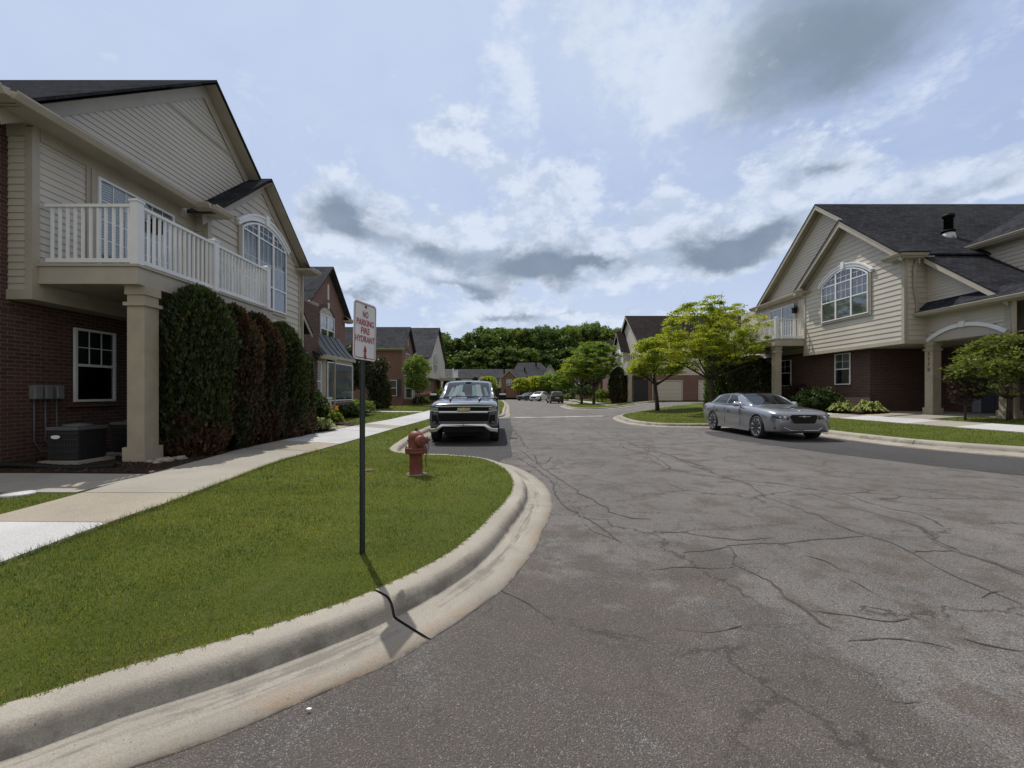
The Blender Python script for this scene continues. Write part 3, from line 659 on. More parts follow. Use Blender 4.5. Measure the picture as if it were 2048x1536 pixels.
# asphalt: one grid that climbs with the ground on the right, sealed bays and cracks lie on it
mb = MB()
xs = [-34, -12, -6] + [x * .5 for x in range(-10, 70)] ; ys = [-14, -4, 0, 4, 8, 12, 16, 20, 26, 32, 38, 44, 50, 60, 75, 93]
mb.grid([[(x, y, gR(x)) for x in xs] for y in ys])
BLK = 0.004
_zc = [0]
def strip(mb, pts, w, m, z=BLK, jit=0.0, step=0.05):
    _zc[0] += 1; z = z - .001 + .00006 * _zc[0] * (1 if m < 4 else 0)
    """a thin irregular line lying on the asphalt"""
    ln = smooth_line(pts, step if jit < .025 else step * 2.2)
    jit *= .65; L = []; Rr = []
    for i, p in enumerate(ln):
        a = np.array(ln[max(i - 1, 0)]); b = np.array(ln[min(i + 1, len(ln) - 1)]); d = b - a; d /= np.linalg.norm(d) + 1e-9
        n = np.array([-d[1], d[0]]); q = np.array(p) + n * rng.normal() * jit
        ww = w * (0.35 + 1.1 * rng.random()) * (0.4 if i in (0, len(ln) - 1) else 1)
        a = q + n * ww / 2; b = q - n * ww / 2
        L.append((a[0], a[1], gR(a[0]) + z)); Rr.append((b[0], b[1], gR(b[0]) + z))
    mb.grid([L, Rr], m, False)
def cr(pix, w=0.02, jit=0.018, m=1, z=BLK):
    pts = [G(*p) for p in pix]
    strip(mb, pts, w, m, z, jit, 0.06)
C8 = lambda x, y: (1240 + x * .44, 860 + y * .44)      # a look at the right foreground
# sealed bays: flat faces above the old asphalt
def patch(poly, m, z):
    ln = poly
    mb.poly([(x, y, gR(x) + z) for x, y in ln], m)
bayR = [(7.3, 16.5), (6.9, 15.2), (7.1, 13.0), (7.6, 11.0), (8.6, 8.6), (10.2, 6.2), (13.4, 3.0), (14.6, 3.2), (12.0, 6.8), (10.9, 9.4), (10.3, 11.2), (10.15, 13.4), (10.15, 16.0)]
NB = 24
inn = smooth_line(bayR[:7], .5); out = smooth_line(bayR[6:][::-1], .5)
def resamp(l, n):
    l = np.array(l); s = np.r_[0, np.cumsum(np.hypot(*np.diff(l, axis=0).T))]; u = np.linspace(0, s[-1], n)
    return list(zip(np.interp(u, s, l[:, 0]), np.interp(u, s, l[:, 1])))
inn, out = resamp(inn, NB), resamp(out, NB)
rows = []
for a, b in zip(inn, out):
    a = (a[0] + rng.normal() * .04, a[1])
    rows.append([(a[0] + (b[0] - a[0]) * k / 6, a[1] + (b[1] - a[1]) * k / 6, gR(a[0] + (b[0] - a[0]) * k / 6) + BLK) for k in range(7)])
mb.grid(rows, 2, False)
rows = [[(x0 + (x1 - x0) * k / 4, y, BLK) for k in range(5)] for (x0, x1, y) in [(-2.6, -.25, 9.3), (-2.6, .02, 9.9), (-2.6, -.06, 13), (-2.6, .03, 17), (-2.6, -.05, 21), (-2.6, -.1, 24.6)]]
mb.grid(rows, 2, False)
# cracks
ck = [
 ([(0, 60), (110, 75), (130, 120), (235, 180), (420, 210), (540, 232), (700, 320), (860, 375), (1000, 435), (1110, 475), (1240, 515), (1330, 560), (1400, 600), (1540, 670), (1660, 725), (1840, 790)], .019, .03, 1),
 ([(110, 75), (260, 130), (330, 165), (420, 195), (520, 225), (700, 240), (860, 268), (1010, 290), (1130, 330), (1240, 360), (1340, 378), (1430, 415), (1465, 440)], .019, .02, 1),
 ([(540, 228), (700, 243), (900, 272), (1010, 292)], .07, .008, 3),
 ([(870, 290), (1000, 330), (1130, 370), (1220, 395), (1340, 430), (1400, 465), (1440, 510), (1540, 555), (1680, 595), (1840, 650)], .06, .01, 3),
 ([(1220, 395), (1340, 432), (1440, 500), (1560, 560), (1700, 610), (1840, 660)], .03, .02, 1),
 ([(1010, 290), (1090, 284), (1160, 272)], .02, .02, 1), ([(1090, 285), (1240, 295), (1330, 308), (1500, 312), (1680, 314)], .016, .015, 1),
 ([(1170, 315), (1240, 312), (1280, 300)], .016, .01, 1),
 ([(1330, 556), (1430, 552), (1520, 550)], .018, .012, 1),
 ([(180, 470), (270, 466), (360, 478), (480, 495), (560, 500), (700, 490)], .016, .012, 1),
 ([(280, 560), (420, 545), (500, 528), (590, 518), (760, 516), (860, 500), (960, 494), (1110, 484)], .018, .012, 1),
 ([(490, 530), (525, 560), (520, 610), (545, 625), (620, 660), (700, 705), (760, 765), (840, 810), (880, 850), (960, 905)], .02, .012, 1),
 ([(130, 640), (230, 628), (330, 625), (420, 632), (520, 622)], .015, .01, 1),
 ([(620, 358), (700, 350), (760, 352)], .012, .01, 1), ([(0, 405), (90, 404)], .012, .006, 1),
 ([(850, 820), (960, 835), (1060, 850), (1190, 870), (1320, 858)], .012, .01, 1), 
 ([(1040, 960), (1230, 950), (1400, 970), (1520, 1000)], .012, .008, 1), ([(1560, 950), (1700, 985), (1840, 1010)], .014, .008, 1),
 ([(240, 905), (400, 920), (480, 910), (560, 890)], .008, .006, 1), ([(1200, 1235), (1300, 1245), (1380, 1240)], .008, .006, 1), ([(1050, 680), (1120, 725), (1180, 760)], .01, .01, 1), ([(840, 570), (930, 595), (1010, 640)], .01, .01, 1),
 ([(1640, 765), (1690, 740), (1760, 730)], .012, .01, 1)]
for pts, w, j, m in ck: cr([C8(*p) for p in pts], w, j, m)
C4 = lambda x, y: (1000 + x / 3.938, 560 + y / 3.938)
for pts, w, j, m in [
 ([(0, 1430), (300, 1330), (500, 1300), (900, 1310), (1150, 1300), (1500, 1285), (2040, 1278)], .04, .02, 3),
 ([(650, 1155), (760, 1195), (860, 1240), (990, 1265), (1060, 1300), (1180, 1345), (1330, 1380), (1560, 1460), (1700, 1530)], .026, .05, 1),
 ([(940, 1290), (1020, 1340), (1160, 1370), (1250, 1420), (1340, 1490), (1200, 1510)], .026, .04, 1),
 ([(60, 1100), (250, 1110), (420, 1100), (560, 1095)], .06, .03, 3), ([(480, 1085), (530, 1110)], .03, .02, 1), ([(200, 1120), (120, 1140), (160, 1250), (220, 1330)], .025, .06, 1),
 ([(560, 1035), (700, 1050), (840, 1085)], .06, .03, 3), ([(600, 1020), (760, 1065), (860, 1080)], .03, .05, 1), ([(260, 1380), (330, 1450), (420, 1390)], .03, .03, 1), ([(160, 1010), (350, 1000)], .06, .05, 3)]:
    cr([C4(*p) for p in pts], w, j, m)
for pix, w, j, m in [([(1035, 915), (1100, 960), (1125, 1010), (1180, 1040), (1240, 1085)], .02, .02, 1), ([(1040, 900), (1120, 960), (1200, 1010), (1240, 1030), (1300, 1040)], .02, .03, 1),
                     ([(1110, 960), (1160, 1030), (1185, 1060), (1230, 1080)], .03, .02, 3), ([(1000, 1180), (1060, 1210), (1110, 1250)], .008, .01, 1)]: cr(pix, w, j, m)
# broken edge where the asphalt meets the gutter, and the worn pale strip across the street
strip(mb, [(0.02, 25.6), (1.6, 25.9), (3.2, 26.4), (4.6, 27.0), (5.75, 27.3)], .42, 4, .008, .05, .12)
struct(mb.build('road', [M['asphalt'], M['crack'], M['asphalt_new'], M['sealer'], M['worn_white']]))

# ---- kerbs: a rounded kerb and gutter swept along a line, cut into castings
def kerb(name, line, gap_at=(), width=1.0, htop=0.15, seglen=3.0):
    prof = [(-.015, htop - .06), (-.012, htop - .002), (0.03, htop), (.12, htop - .003), (.155, htop - .014), (.178, htop - .036), (.192, htop - .062), (.203, .055), (.212, .036), (.235, .030), (.40, .018), (.548, .008), (.553, -.03)]
    P = np.array(line); s = np.r_[0, np.cumsum(np.hypot(*np.diff(P, axis=0).T))]
    d = np.gradient(P, axis=0); d /= np.linalg.norm(d, axis=1, keepdims=True) + 1e-9
    n = np.stack([d[:, 1], -d[:, 0]], 1)        # right-hand side is the street
    mb = MB()
    if not len(gap_at):
        k = int(s[-1] / seglen); gap_at = [(i + 1) * s[-1] / (k + 1) for i in range(k)]
    cuts = [0] + list(gap_at) + [s[-1]]
    jit = np.convolve(rng.normal(size=len(P) + 10), np.ones(3) / 3, 'same')[:len(P)]
    for a, b in zip(cuts[:-1], cuts[1:]):
        a2 = a + (.009 if a > 0 else 0); b2 = b - (.009 if b < s[-1] else 0)
        u = np.r_[a2, s[(s > a2 + .02) & (s < b2 - .02)], b2]
        rows = []; dzz = rng.normal() * .003
        for q in u:
            x = np.interp(q, s, P[:, 0]); y = np.interp(q, s, P[:, 1]); nx = np.interp(q, s, n[:, 0]); ny = np.interp(q, s, n[:, 1]); jj = np.interp(q, s, jit)
            row = []
            for i, (o, z) in enumerate(prof):
                o2 = o * width + (jj * .011 if i >= 11 else jj * .003)
                row.append((x + nx * o2, y + ny * o2, z + dzz + gR(x + nx * o2)))
            rows.append(row)
        mb.grid(rows, 0, True)
        
        for r, fl_ in ((rows[0], 0), (rows[-1], 1)):
            ca = list(r) + [(r[-1][0], r[-1][1], r[-1][2] - .05), (r[0][0], r[0][1], r[-1][2] - .05)]
            mb.poly(ca[::-1] if fl_ else ca, 1)
    for g in gap_at:
        x = np.interp(g, s, P[:, 0]); y = np.interp(g, s, P[:, 1]); nx = np.interp(g, s, n[:, 0]); ny = np.interp(g, s, n[:, 1])
        dxx, dyy = -ny * .012, nx * .012
        row = [[(x + nx * o * width + e * dxx, y + ny * o * width + e * dyy, z - .012 + gR(x + nx * o * width)) for (o, z) in prof[:-1]] for e in (-1, 1)]
        mb.grid(row, 1, False)
    o = mb.build(name, [M['kerb'], M['joint']], fixn=False)
    V = np.array([v.co[:] for v in o.data.vertices]); Pl = P; dist = polydist(V[:, :2], [tuple(p) for p in Pl])
    at = o.data.attributes.new('across', 'FLOAT', 'POINT'); at.data.foreach_set('value', dist.astype(np.float32))
    al = np.array([s[np.argmin((Pl[:, 0] - v[0]) ** 2 + (Pl[:, 1] - v[1]) ** 2)] for v in V]); at = o.data.attributes.new('along', 'FLOAT', 'POINT'); at.data.foreach_set('value', al.astype(np.float32))
    return struct(o)
KL = [(-30, .5), (-9, .9), (-4.5, 1.12)] + [G(px, py, .15) for px, py in [(0, 1410), (250, 1335), (500, 1265), (750, 1180), (900, 1105), (985, 1030), (1022, 985), (1020, 950)]] + \
     [(-.36, 8.25), (-.75, 8.9), (-1.35, 9.25)]
KLs = smooth_line(KL, .1)
bay = [(-1.35, 9.25), (-2.3, 9.45), (-2.75, 9.9), (-3.0, 11.0), (-3.02, 23.2), (-2.8, 24.5), (-2.1, 25.1), (-1.3, 25.3), (-.85, 25.7), (-.7, 26.6), (-.72, 32), (-.9, 50), (-1.9, 75), (-3.0, 88), (-4.5, 90.5), (-8, 91.5), (-40, 92)]
KL2 = smooth_line(bay, .25)
# the joints seen in the photograph: beside the sign and at the bend
def arc_at(line, p):
    P = np.array(line); s = np.r_[0, np.cumsum(np.hypot(*np.diff(P, axis=0).T))]; i = np.argmin(np.hypot(*(P - np.array(p)).T)); return s[i]
g1 = arc_at(KLs, G(735, 1180, .15)); g2 = arc_at(KLs, G(1018, 990, .15))
kerb('left_kerb', KLs, [g1 - 6, g1 - 3.0, g1, g2])
kerb('bay_kerb', KL2)
leftlawn = KLs + KL2[1:] + [(-60, 92), (-60, .5)]
kline_np = KLs[::3] + KL2[::2]
def zL(x, y):
    d = polydist(np.array([[x, y]]), kline_np)[0]
    return .146 + .13 * sstep(d / 3.2) + .05 * sstep((d - 3) / 6)
_zl = {}
def zLa(P): 
    d = polydist(P, kline_np)
    f = lambda t: np.clip(t, 0, 1) ** 2 * (3 - 2 * np.clip(t, 0, 1))
    return .146 + .13 * f(d / 3.2) + .05 * f((d - 3) / 6)
sheet('left_lawn', leftlawn[::2], zL, M['lawn'], 1.0)
# right side
RK = smooth_line([(18, 3.2), (14.7, 4.6), (12.75, 7.0), (11.65, 9.4), (11.0, 11.4), (10.8, 13.5), (10.78, 16.4), (10.6, 17.5), (9.9, 18.3), (8.3, 18.7), (7.2, 18.75), (6.5, 19.05), (6.0, 20.2), (6.0, 22.6), (6.35, 25.0), (6.85, 26.6), (7.7, 28.3), (9.3, 31.2), (11.6, 34.0), (14.5, 35.6), (18, 36.2), (31, 36.6)], .2)
kerb('right_kerb', RK[::-1])
def zR(x, y): return gR(x) + .146
rightlawn = RK + [(34, 36.6), (34, 3.2)]
sheet('right_lawn', rightlawn[::2], zR, M['lawn'], .6)
RK2 = smooth_line([(6.2, 92), (7.9, 86), (8.1, 78), (8.1, 52), (7.6, 50.4), (6.3, 49), (5.7, 46.5), (5.55, 42), (5.7, 38.9), (6.3, 38.0), (7.3, 38.3), (9.3, 40.6), (11.6, 43.4), (13.6, 45.6), (15.2, 46.8), (15.3, 47.9)], .25)
kerb('far_right_kerb', RK2)
sheet('far_right_lawn', RK2[::2] + [(60, 47.95), (60, 92)], zR, M['lawn'], 1.5)
sheet('far_lawn', [(-60, 91.8), (60, 91.8), (70, 175), (-70, 175)], lambda x, y: .12 + (gR(x) if x > 0 else 0), M['lawn'], 6)

# ---- walks: slab by slab
def lerp_line(tab, y):
    ys_, xs_ = zip(*tab); return float(np.interp(y, ys_, xs_))
WR = [(-6, -3.75), (3.2, -3.72), (4.6, -3.70), (6, -3.86), (8, -4.15), (10, -4.25), (13, -4.25), (17, -4.2), (22, -4.05), (30, -4.0), (90, -4.9)]
WLt = [(-6, -5.0), (4.2, -4.95), (5.1, -5.05), (6.2, -5.22), (9.2, -5.72), (12.7, -5.75), (16.7, -5.7), (20, -5.5), (30, -5.4), (90, -6.3)]
def slab(mb, xa, xb, y0, y1, zf, m, lift=.022, n=4, gap=.006):
    """xa(y) left edge, xb(y) right edge"""
    rows = []
    for i in range(n + 1):
        y = y0 + gap + (y1 - y0 - 2 * gap) * i / n; a, b = xa(y), xb(y)
        rows.append([(a, y, zf(a, y) - .05), (a, y, zf(a, y) + lift)] + [(a + (b - a) * k / 3, y, zf(a + (b - a) * k / 3, y) + lift) for k in (1, 2)] + [(b, y, zf(b, y) + lift), (b, y, zf(b, y) - .05)])
    mb.grid(rows, m, False)
    for r in (rows[0], rows[-1]): mb.poly(r if r is rows[0] else r[::-1], m)
mb = MB()
xa = lambda y: lerp_line(WLt, y); xb = lambda y: lerp_line(WR, y)
brk = [-5, -3, -1.2, .4, 1.6, 2.8, 4.0, 5.12, 7.5, 9.25, 10.75, 12.5, 14.2, 15.5, 16.9, 18.4] + [18.4 + 1.6 * i for i in range(1, 42)]
for i, (a, b) in enumerate(zip(brk[:-1], brk[1:])):
    m = 2 if b <= 4.01 else 1 if b <= 5.2 else 0 if b < 9.3 else 1 if b < 10.8 else 2
    if i in (13,): m = 0
    slab(mb, xa, xb, a, b, lambda x, y: zL(x, y), m, .022 + rng.normal() * .002)
# the cross walk towards the corner house and the entry walks
def xslab(x0, x1, y0, y1, m, zf, lift=.022, nseg=1):
    for k in range(nseg):
        p, q = x0 + (x1 - x0) * k / nseg, x0 + (x1 - x0) * (k + 1) / nseg
        slab(mb, lambda y: p + .006, lambda y: q - .006, y0, y1, zf, m, lift, 2)
xslab(-12.5, -5.16, 5.15, 6.3, 0, zL, .02, 5)
xslab(-8.4, -5.78, 14.45, 15.55, 1, zL, .02, 2)
xslab(-9.4, -5.6, 26.2, 27.4, 2, zL, .02, 3)
struct(mb.build('left_sidewalk', [M['walk_old'], M['walk_tan'], M['walk_new']]))
mb = MB()
ra = lambda y: float(np.interp(y, [2, 7, 10.5, 14, 19, 24], [15.3, 13.9, 13.35, 13.3, 13.3, 13.4])); rb = lambda y: ra(y) + 1.15
for i in range(13):
    slab(mb, ra, rb, 4 + i * 1.52, 5.52 + i * 1.52, zR, 2 if i % 3 else 0, .022)
xslab(14.46, 16.0, 15.2, 16.7, 0, zR, .02, 1)
xslab(13.9, 16.6, 17.0, 18.1, 1, zR, .02, 2)
for i in range(22):
    slab(mb, lambda y: 9.6, lambda y: 10.8, 44 + i * 2, 46 + i * 2, zR, 2 if i % 2 else 0, .022)
slab(mb, lambda y: 10.8, lambda y: 15.2, 45.9 , 47.0, zR, 1, .02)
struct(mb.build('right_sidewalk', [M['walk_old'], M['walk_tan'], M['walk_new']]))
# mulch beds
bedL = [(xa(y) - .02, y) for y in np.linspace(6.36, 14.4, 24)] + [(-8.38, 14.4), (-8.38, 6.36)]
sheet('mulch_bed', bedL, lambda x, y: zL(x, y) + .016 + .012 * math.sin(7 * x + 3 * y) * math.sin(5 * y), M['mulch'], .25)
bedL2 = [(-5.80, 15.6), (-8.9, 15.6), (-8.9, 19.0), (-8.0, 19.2), (-6.6, 17.4), (-5.80, 16.9)]
sheet('mulch_bed', bedL2, lambda x, y: zL(x, y) + .02, M['mulch'], .3)
bedR = [(14.5, 18.3), (15.3, 18.2), (16.0, 18.2), (16.0, 28), (13.0, 28), (13.0, 24.5), (14.5, 23.0)]
sheet('mulch_bed', bedR, lambda x, y: zR(x, y) + .02, M['mulch'], .4)
# loose chips, only where one can see them
def chips(poly, n, zf, size):
    P = np.array(poly); lo, hi = P.min(0), P.max(0); Q = rng.uniform(lo, hi, (n * 3, 2)); Q = Q[inpoly(Q, poly)][:n]
    z = np.array([zf(*q) for q in Q]) + .028
    return np.c_[Q, z]
c = np.r_[chips(bedL, 5000, zL, .02), chips(bedL2, 800, zL, .02)]
o = fast_mesh('mulch_chips', leaves(c, .022, .75, .35), 4, M['mulch_chip']); tag(o, kind='stuff')

# ---- grass blades
def blades(P, zf, h, w, lean=.55):
    n = len(P); z = zf(P) if n else np.zeros(0)
    a = rng.random(n) * 2 * PI; hh = h * (.45 + .8 * rng.random(n) + .9 * (rng.random(n) > .96)); ww = w * (.6 + .8 * rng.random(n))
    b = rng.random(n) * 2 * PI; ln = lean * rng.random(n) * hh
    base = np.c_[P, z - .004]
    s = np.c_[np.cos(a) * ww / 2, np.sin(a) * ww / 2, np.zeros(n)]
    tip = base + np.c_[np.cos(b) * ln, np.sin(b) * ln, hh]
    return np.stack([base - s, base + s, tip], 1).reshape(-1, 3)
def scatter(poly, dens, y0, y1, x0, x1, excl=None):
    n = int((x1 - x0) * (y1 - y0) * dens)
    Q = np.c_[rng.uniform(x0, x1, n), rng.uniform(y0, y1, n)]
    # stay inside the lawn and inside what the street can see
    Q = Q[inpoly(Q, poly)]
    if excl is not None: Q = Q[~excl(Q)]
    return Q
LP = leftlawn[::2]
WRy, WRx = zip(*WR); WLy, WLx = zip(*WLt)
def exL(Q):
    walk = (Q[:, 0] < np.interp(Q[:, 1], WRy, WRx) + .025 + rng.normal(size=len(Q)) * .012) & (Q[:, 0] > np.interp(Q[:, 1], WLy, WLx) - .02)
    bed = (Q[:, 0] < -4.9) & (Q[:, 1] > 5.1) & (Q[:, 1] < 15.6)
    return walk | bed | inpoly(Q, bedL2)
V = []
for y0, y1, dens, h, w in [(.9, 2.4, 10500, .026, .005), (2.4, 3.8, 7500, .027, .0055), (3.8, 6, 4200, .029, .007), (6, 10, 1700, .036, .010), (10, 18, 600, .04, .016), (18, 34, 170, .045, .03), (34, 60, 60, .05, .05)]:
    x0 = max(-1.25 * y1 - .3, -9 if y0 < 15 else -14)
    Q = scatter(LP, dens, y0, y1, x0, .3, exL)
    Q = Q[Q[:, 0] > -1.25 * Q[:, 1] - .3]
    V.append(blades(Q, zLa, h, w))
# ragged growth over the kerb and the walk edge
kl_ = np.array(KLs); sel = kl_[(kl_[:, 0] > -3.6)]
e = sel[rng.integers(0, len(sel), 2600)] + rng.normal(size=(2600, 2)) * .013; V.append(blades(e, zLa, .028, .005, 1.2))
yy = rng.uniform(2.2, 9.5, 3800); e = np.c_[np.interp(yy, WRy, WRx) - .01 + np.abs(rng.normal(size=3800)) * .03, yy]; V.append(blades(e, zLa, .055, .006, 1.1))
o = fast_mesh('lawn_grass', np.concatenate(V), 3, M['grass']); tag(o, kind='stuff')
V = []
zRa = lambda P: np.clip((P[:, 0] - 9) / 8, 0, 1) ** 2 * (3 - 2 * np.clip((P[:, 0] - 9) / 8, 0, 1)) * .5 + .146
def exR(Q): return ((Q[:, 0] > np.interp(Q[:, 1], [2, 7, 10.5, 14, 19, 24], [15.3, 13.9, 13.35, 13.3, 13.3, 13.4])) & (Q[:, 0] < np.interp(Q[:, 1], [2, 7, 10.5, 14, 19, 24], [15.3, 13.9, 13.35, 13.3, 13.3, 13.4]) + 1.15)) | inpoly(Q, bedR) | ((Q[:, 0] > 13.8) & (Q[:, 1] > 15.1) & (Q[:, 1] < 18.2))
for y0, y1, dens, h, w in [(6, 14, 750, .035, .014), (14, 22, 420, .04, .02), (22, 37, 150, .045, .03)]:
    V.append(blades(scatter(rightlawn[::2], dens, y0, y1, 5.5, 19, exR), zRa, h, w))
V.append(blades(scatter(RK2[::2] + [(16, 48), (16, 92)], 60, 37, 92, 5, 16, lambda Q: (Q[:, 0] > 9.6) & (Q[:, 0] < 10.8) & (Q[:, 1] > 44)), zRa, .05, .05))
o = fast_mesh('lawn_grass', np.concatenate(V), 3, M['grass']); tag(o, kind='stuff')
# ---------------------------------------------------------------- house building kit
def clip_band(poly, z0, z1):
    def half(p, zc, keep_above):
        out = []
        for i in range(len(p)):
            a, b = p[i], p[(i + 1) % len(p)]
            ia = (a[1] >= zc) if keep_above else (a[1] <= zc); ib = (b[1] >= zc) if keep_above else (b[1] <= zc)
            if ia: out.append(a)
            if ia != ib:
                t_ = (zc - a[1]) / (b[1] - a[1]); out.append((a[0] + (b[0] - a[0]) * t_, zc))
        return out
    p = half(poly, z0, True)
    return half(p, z1, False) if len(p) > 2 else []
class Face:
    """a wall plane: O origin, U along the wall, N outwards; (u, z) coordinates with z absolute"""
    def __init__(s, O, U, N): s.O, s.U, s.N = Vector(O), Vector(U), Vector(N)
    def P(s, u, z, n=0.0): return s.O + s.U * u + s.N * n + Vector((0, 0, z))
    def siding(s, mb, poly, lap=.15, dep=.02, m=0, zref=0.0):
        zs = [p[1] for p in poly]; k0 = math.floor((min(zs) - zref) / lap); k1 = math.ceil((max(zs) - zref) / lap)
        flip = s.U.cross(Vector((0, 0, 1))).dot(s.N) < 0
        area = sum(poly[i][0] * poly[(i + 1) % len(poly)][1] - poly[(i + 1) % len(poly)][0] * poly[i][1] for i in range(len(poly)))
        if area < 0: poly = poly[::-1]
        for k in range(k0, k1):
            z0, z1 = zref + k * lap, zref + (k + 1) * lap
            q = clip_band(poly, z0, z1)
            if len(q) < 3: continue
            pts = [s.P(u, z, dep * (1 - (z - z0) / lap) + .002) for u, z in q]
            mb.poly(pts[::-1] if flip else pts, m)
            lo = min(z for u, z in q)
            us = [u for u, z in q if abs(z - lo) < 1e-6]
            if len(us) >= 2:
                a, b = min(us), max(us)
                pts = [s.P(a, lo, dep + .002), s.P(a, lo, 0), s.P(b, lo, 0), s.P(b, lo, dep + .002)]
                mb.poly(pts if not flip else pts[::-1], m)
    def flat(s, mb, poly, n=0.0, m=0):
        flip = s.U.cross(Vector((0, 0, 1))).dot(s.N) < 0
        area = sum(poly[i][0] * poly[(i + 1) % len(poly)][1] - poly[(i + 1) % len(poly)][0] * poly[i][1] for i in range(len(poly)))
        if area < 0: poly = poly[::-1]
        pts = [s.P(u, z, n) for u, z in poly]; mb.poly(pts[::-1] if flip else pts, m)
    def bar(s, mb, u0, u1, z0, z1, n0, n1, m=0): mb.obox(s.O, s.U, s.N, (u0, u1), (z0, z1), (n0, n1), m)
    def prism(s, mb, poly, n0, n1, m=0): mb.prism([s.P(u, z, n0) for u, z in poly], s.N * (n1 - n0), m)
    def arc(s, mb, uc, half, zs, rise, tw, n0, n1, m=0, seg=14, over=0.0):
        R = (half * half + rise * rise) / (2 * rise); zc = zs + rise - R; a0 = math.asin(min(1, half / R)) + over / R
        pr = None
        for i in range(seg + 1):
            a = -a0 + 2 * a0 * i / seg
            p = [(uc + R * math.sin(a), zc + R * math.cos(a)), (uc + (R + tw) * math.sin(a), zc + (R + tw) * math.cos(a))]
            if pr: s.prism(mb, [pr[0], p[0], p[1], pr[1]], n0, n1, m)
            pr = p
    def arcpoly(s, uc, half, zs, rise, seg=12):
        R = (half * half + rise * rise) / (2 * rise); zc = zs + rise - R; a0 = math.asin(min(1, half / R))
        return [(uc + R * math.sin(a0 - 2 * a0 * i / seg), zc + R * math.cos(a0 - 2 * a0 * i / seg)) for i in range(seg + 1)]

def window(parent, f, u0, u1, z0, z1, cols=3, rows=2, units=1, arch=None, casing='trim', blind=1.0, sash=True, sill=True, gridlow=False, base=0.03, name='window', dim=False, meet=None):
    """white double-hung window(s) proud of the wall; arch = rise of a curved transom above z1"""
    mb = MB(); wv = M['white']; n0, n1 = base, base + .05
    zt = z1; fr = .045
    meet = meet if meet is not None else (z0 + z1) / 2
    uw = (u1 - u0) / units
    f.bar(mb, u0, u1, z0, z0 + fr, n0, n1); f.bar(mb, u0, u1, z1 - fr, z1, n0, n1)
    for k in range(units + 1):
        u = u0 + uw * k; a, b = (u, u + fr) if k == 0 else (u - fr, u) if k == units else (u - .04, u + .04)
        f.bar(mb, a, b, z0 + fr, z1 - fr, n0, n1)
    for k in range(units):
        a, b = u0 + uw * k + .045, u0 + uw * (k + 1) - .045
        if sash: f.bar(mb, a, b, meet - .025, meet + .025, n0 + .005, n1 - .006)
        if cols > 1 or rows > 1:
            for zz0, zz1, on in [(meet + .025 if sash else z0 + fr, z1 - fr, True), (z0 + fr, meet - .025, gridlow and sash)]:
                if not on: continue
                for c in range(1, cols): 
                    u = a + (b - a) * c / cols; f.bar(mb, u - .009, u + .009, zz0, zz1, n0 + .012, n0 + .024)
                for r in range(1, rows):
                    z = zz0 + (zz1 - zz0) * r / rows; f.bar(mb, a, b, z - .009, z + .009, n0 + .0125, n0 + .0235)
    uc = (u0 + u1) / 2
    if arch:
        f.arc(mb, uc, (u1 - u0) / 2, z1 + .012, arch, -.05, n0, n1, 0)
        R = ((u1 - u0) ** 2 / 4 + arch ** 2) / (2 * arch)
        def top(u): return z1 + .012 + arch - R + math.sqrt(max(0, R * R - (u - uc) ** 2))
        for k in range(1, units):
            u = u0 + uw * k; f.bar(mb, u - .04, u + .04, z1 + .002, top(u) - .03, n0 + .002, n1 - .002)
        for k in range(units * 3):
            if k % 3 == 0: continue
            u = u0 + uw * k / 3; f.bar(mb, u - .009, u + .009, z1 + .002, top(u) - .02, n0 + .012, n0 + .024)
        f.bar(mb, u0 + uw * .35, u1 - uw * .35, z1 + arch * .42, z1 + arch * .42 + .018, n0 + .0125, n0 + .0235)
    w = mb.build(name, wv, parent)
    poly = [(u0 + .02, z0 + .02), (u1 - .02, z0 + .02), (u1 - .02, z1 - .01)]
    if arch: poly = poly[:2] + [(a, b - .02) for a, b in f.arcpoly(uc, (u1 - u0) / 2 - .03, z1 + .012, arch - .01)]
    else: poly += [(u0 + .02, z1 - .01)]
    mb = MB(); f.flat(mb, poly, n0 + .018); mb.build('pane', M['glass'], w)
    mb = MB()
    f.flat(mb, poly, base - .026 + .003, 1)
    if blind > 0:
        zb0 = z0 + .03 + (1 - blind) * (z1 - z0); z = zb0; 
        while z < (z1 - .05 if not arch else z1 - .02):
            zz = min(z + .05, z1 - .02)
            a_, b_ = u0 + .03, u1 - .03
            mb.poly([f.P(a_, z, base + .004), f.P(b_, z, base + .004), f.P(b_, zz - .004, base - .012), f.P(a_, zz - .004, base - .012)] if f.U.cross(Vector((0, 0, 1))).dot(f.N) > 0 else [f.P(a_, z, base + .004), f.P(a_, zz - .004, base - .012), f.P(b_, zz - .004, base - .012), f.P(b_, z, base + .004)], 0)
            z += .05
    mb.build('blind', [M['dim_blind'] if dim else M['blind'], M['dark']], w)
    if casing:
        mb = MB(); cw = .10; c0, c1 = 0.004, base + .012
        f.bar(mb, u0 - cw, u0 - .002, z0 - cw, z1 + (cw if not arch else 0), c0, c1); f.bar(mb, u1 + .002, u1 + cw, z0 - cw, z1 + (cw if not arch else 0), c0, c1)
        f.bar(mb, u0 - .002, u1 + .002, z0 - cw, z0 - .002, c0, c1 + .002)
        if not arch: f.bar(mb, u0 - .002, u1 + .002, z1 + .002, z1 + cw, c0, c1 + .002)
        mb.build('casing', M[casing], w)
    return w
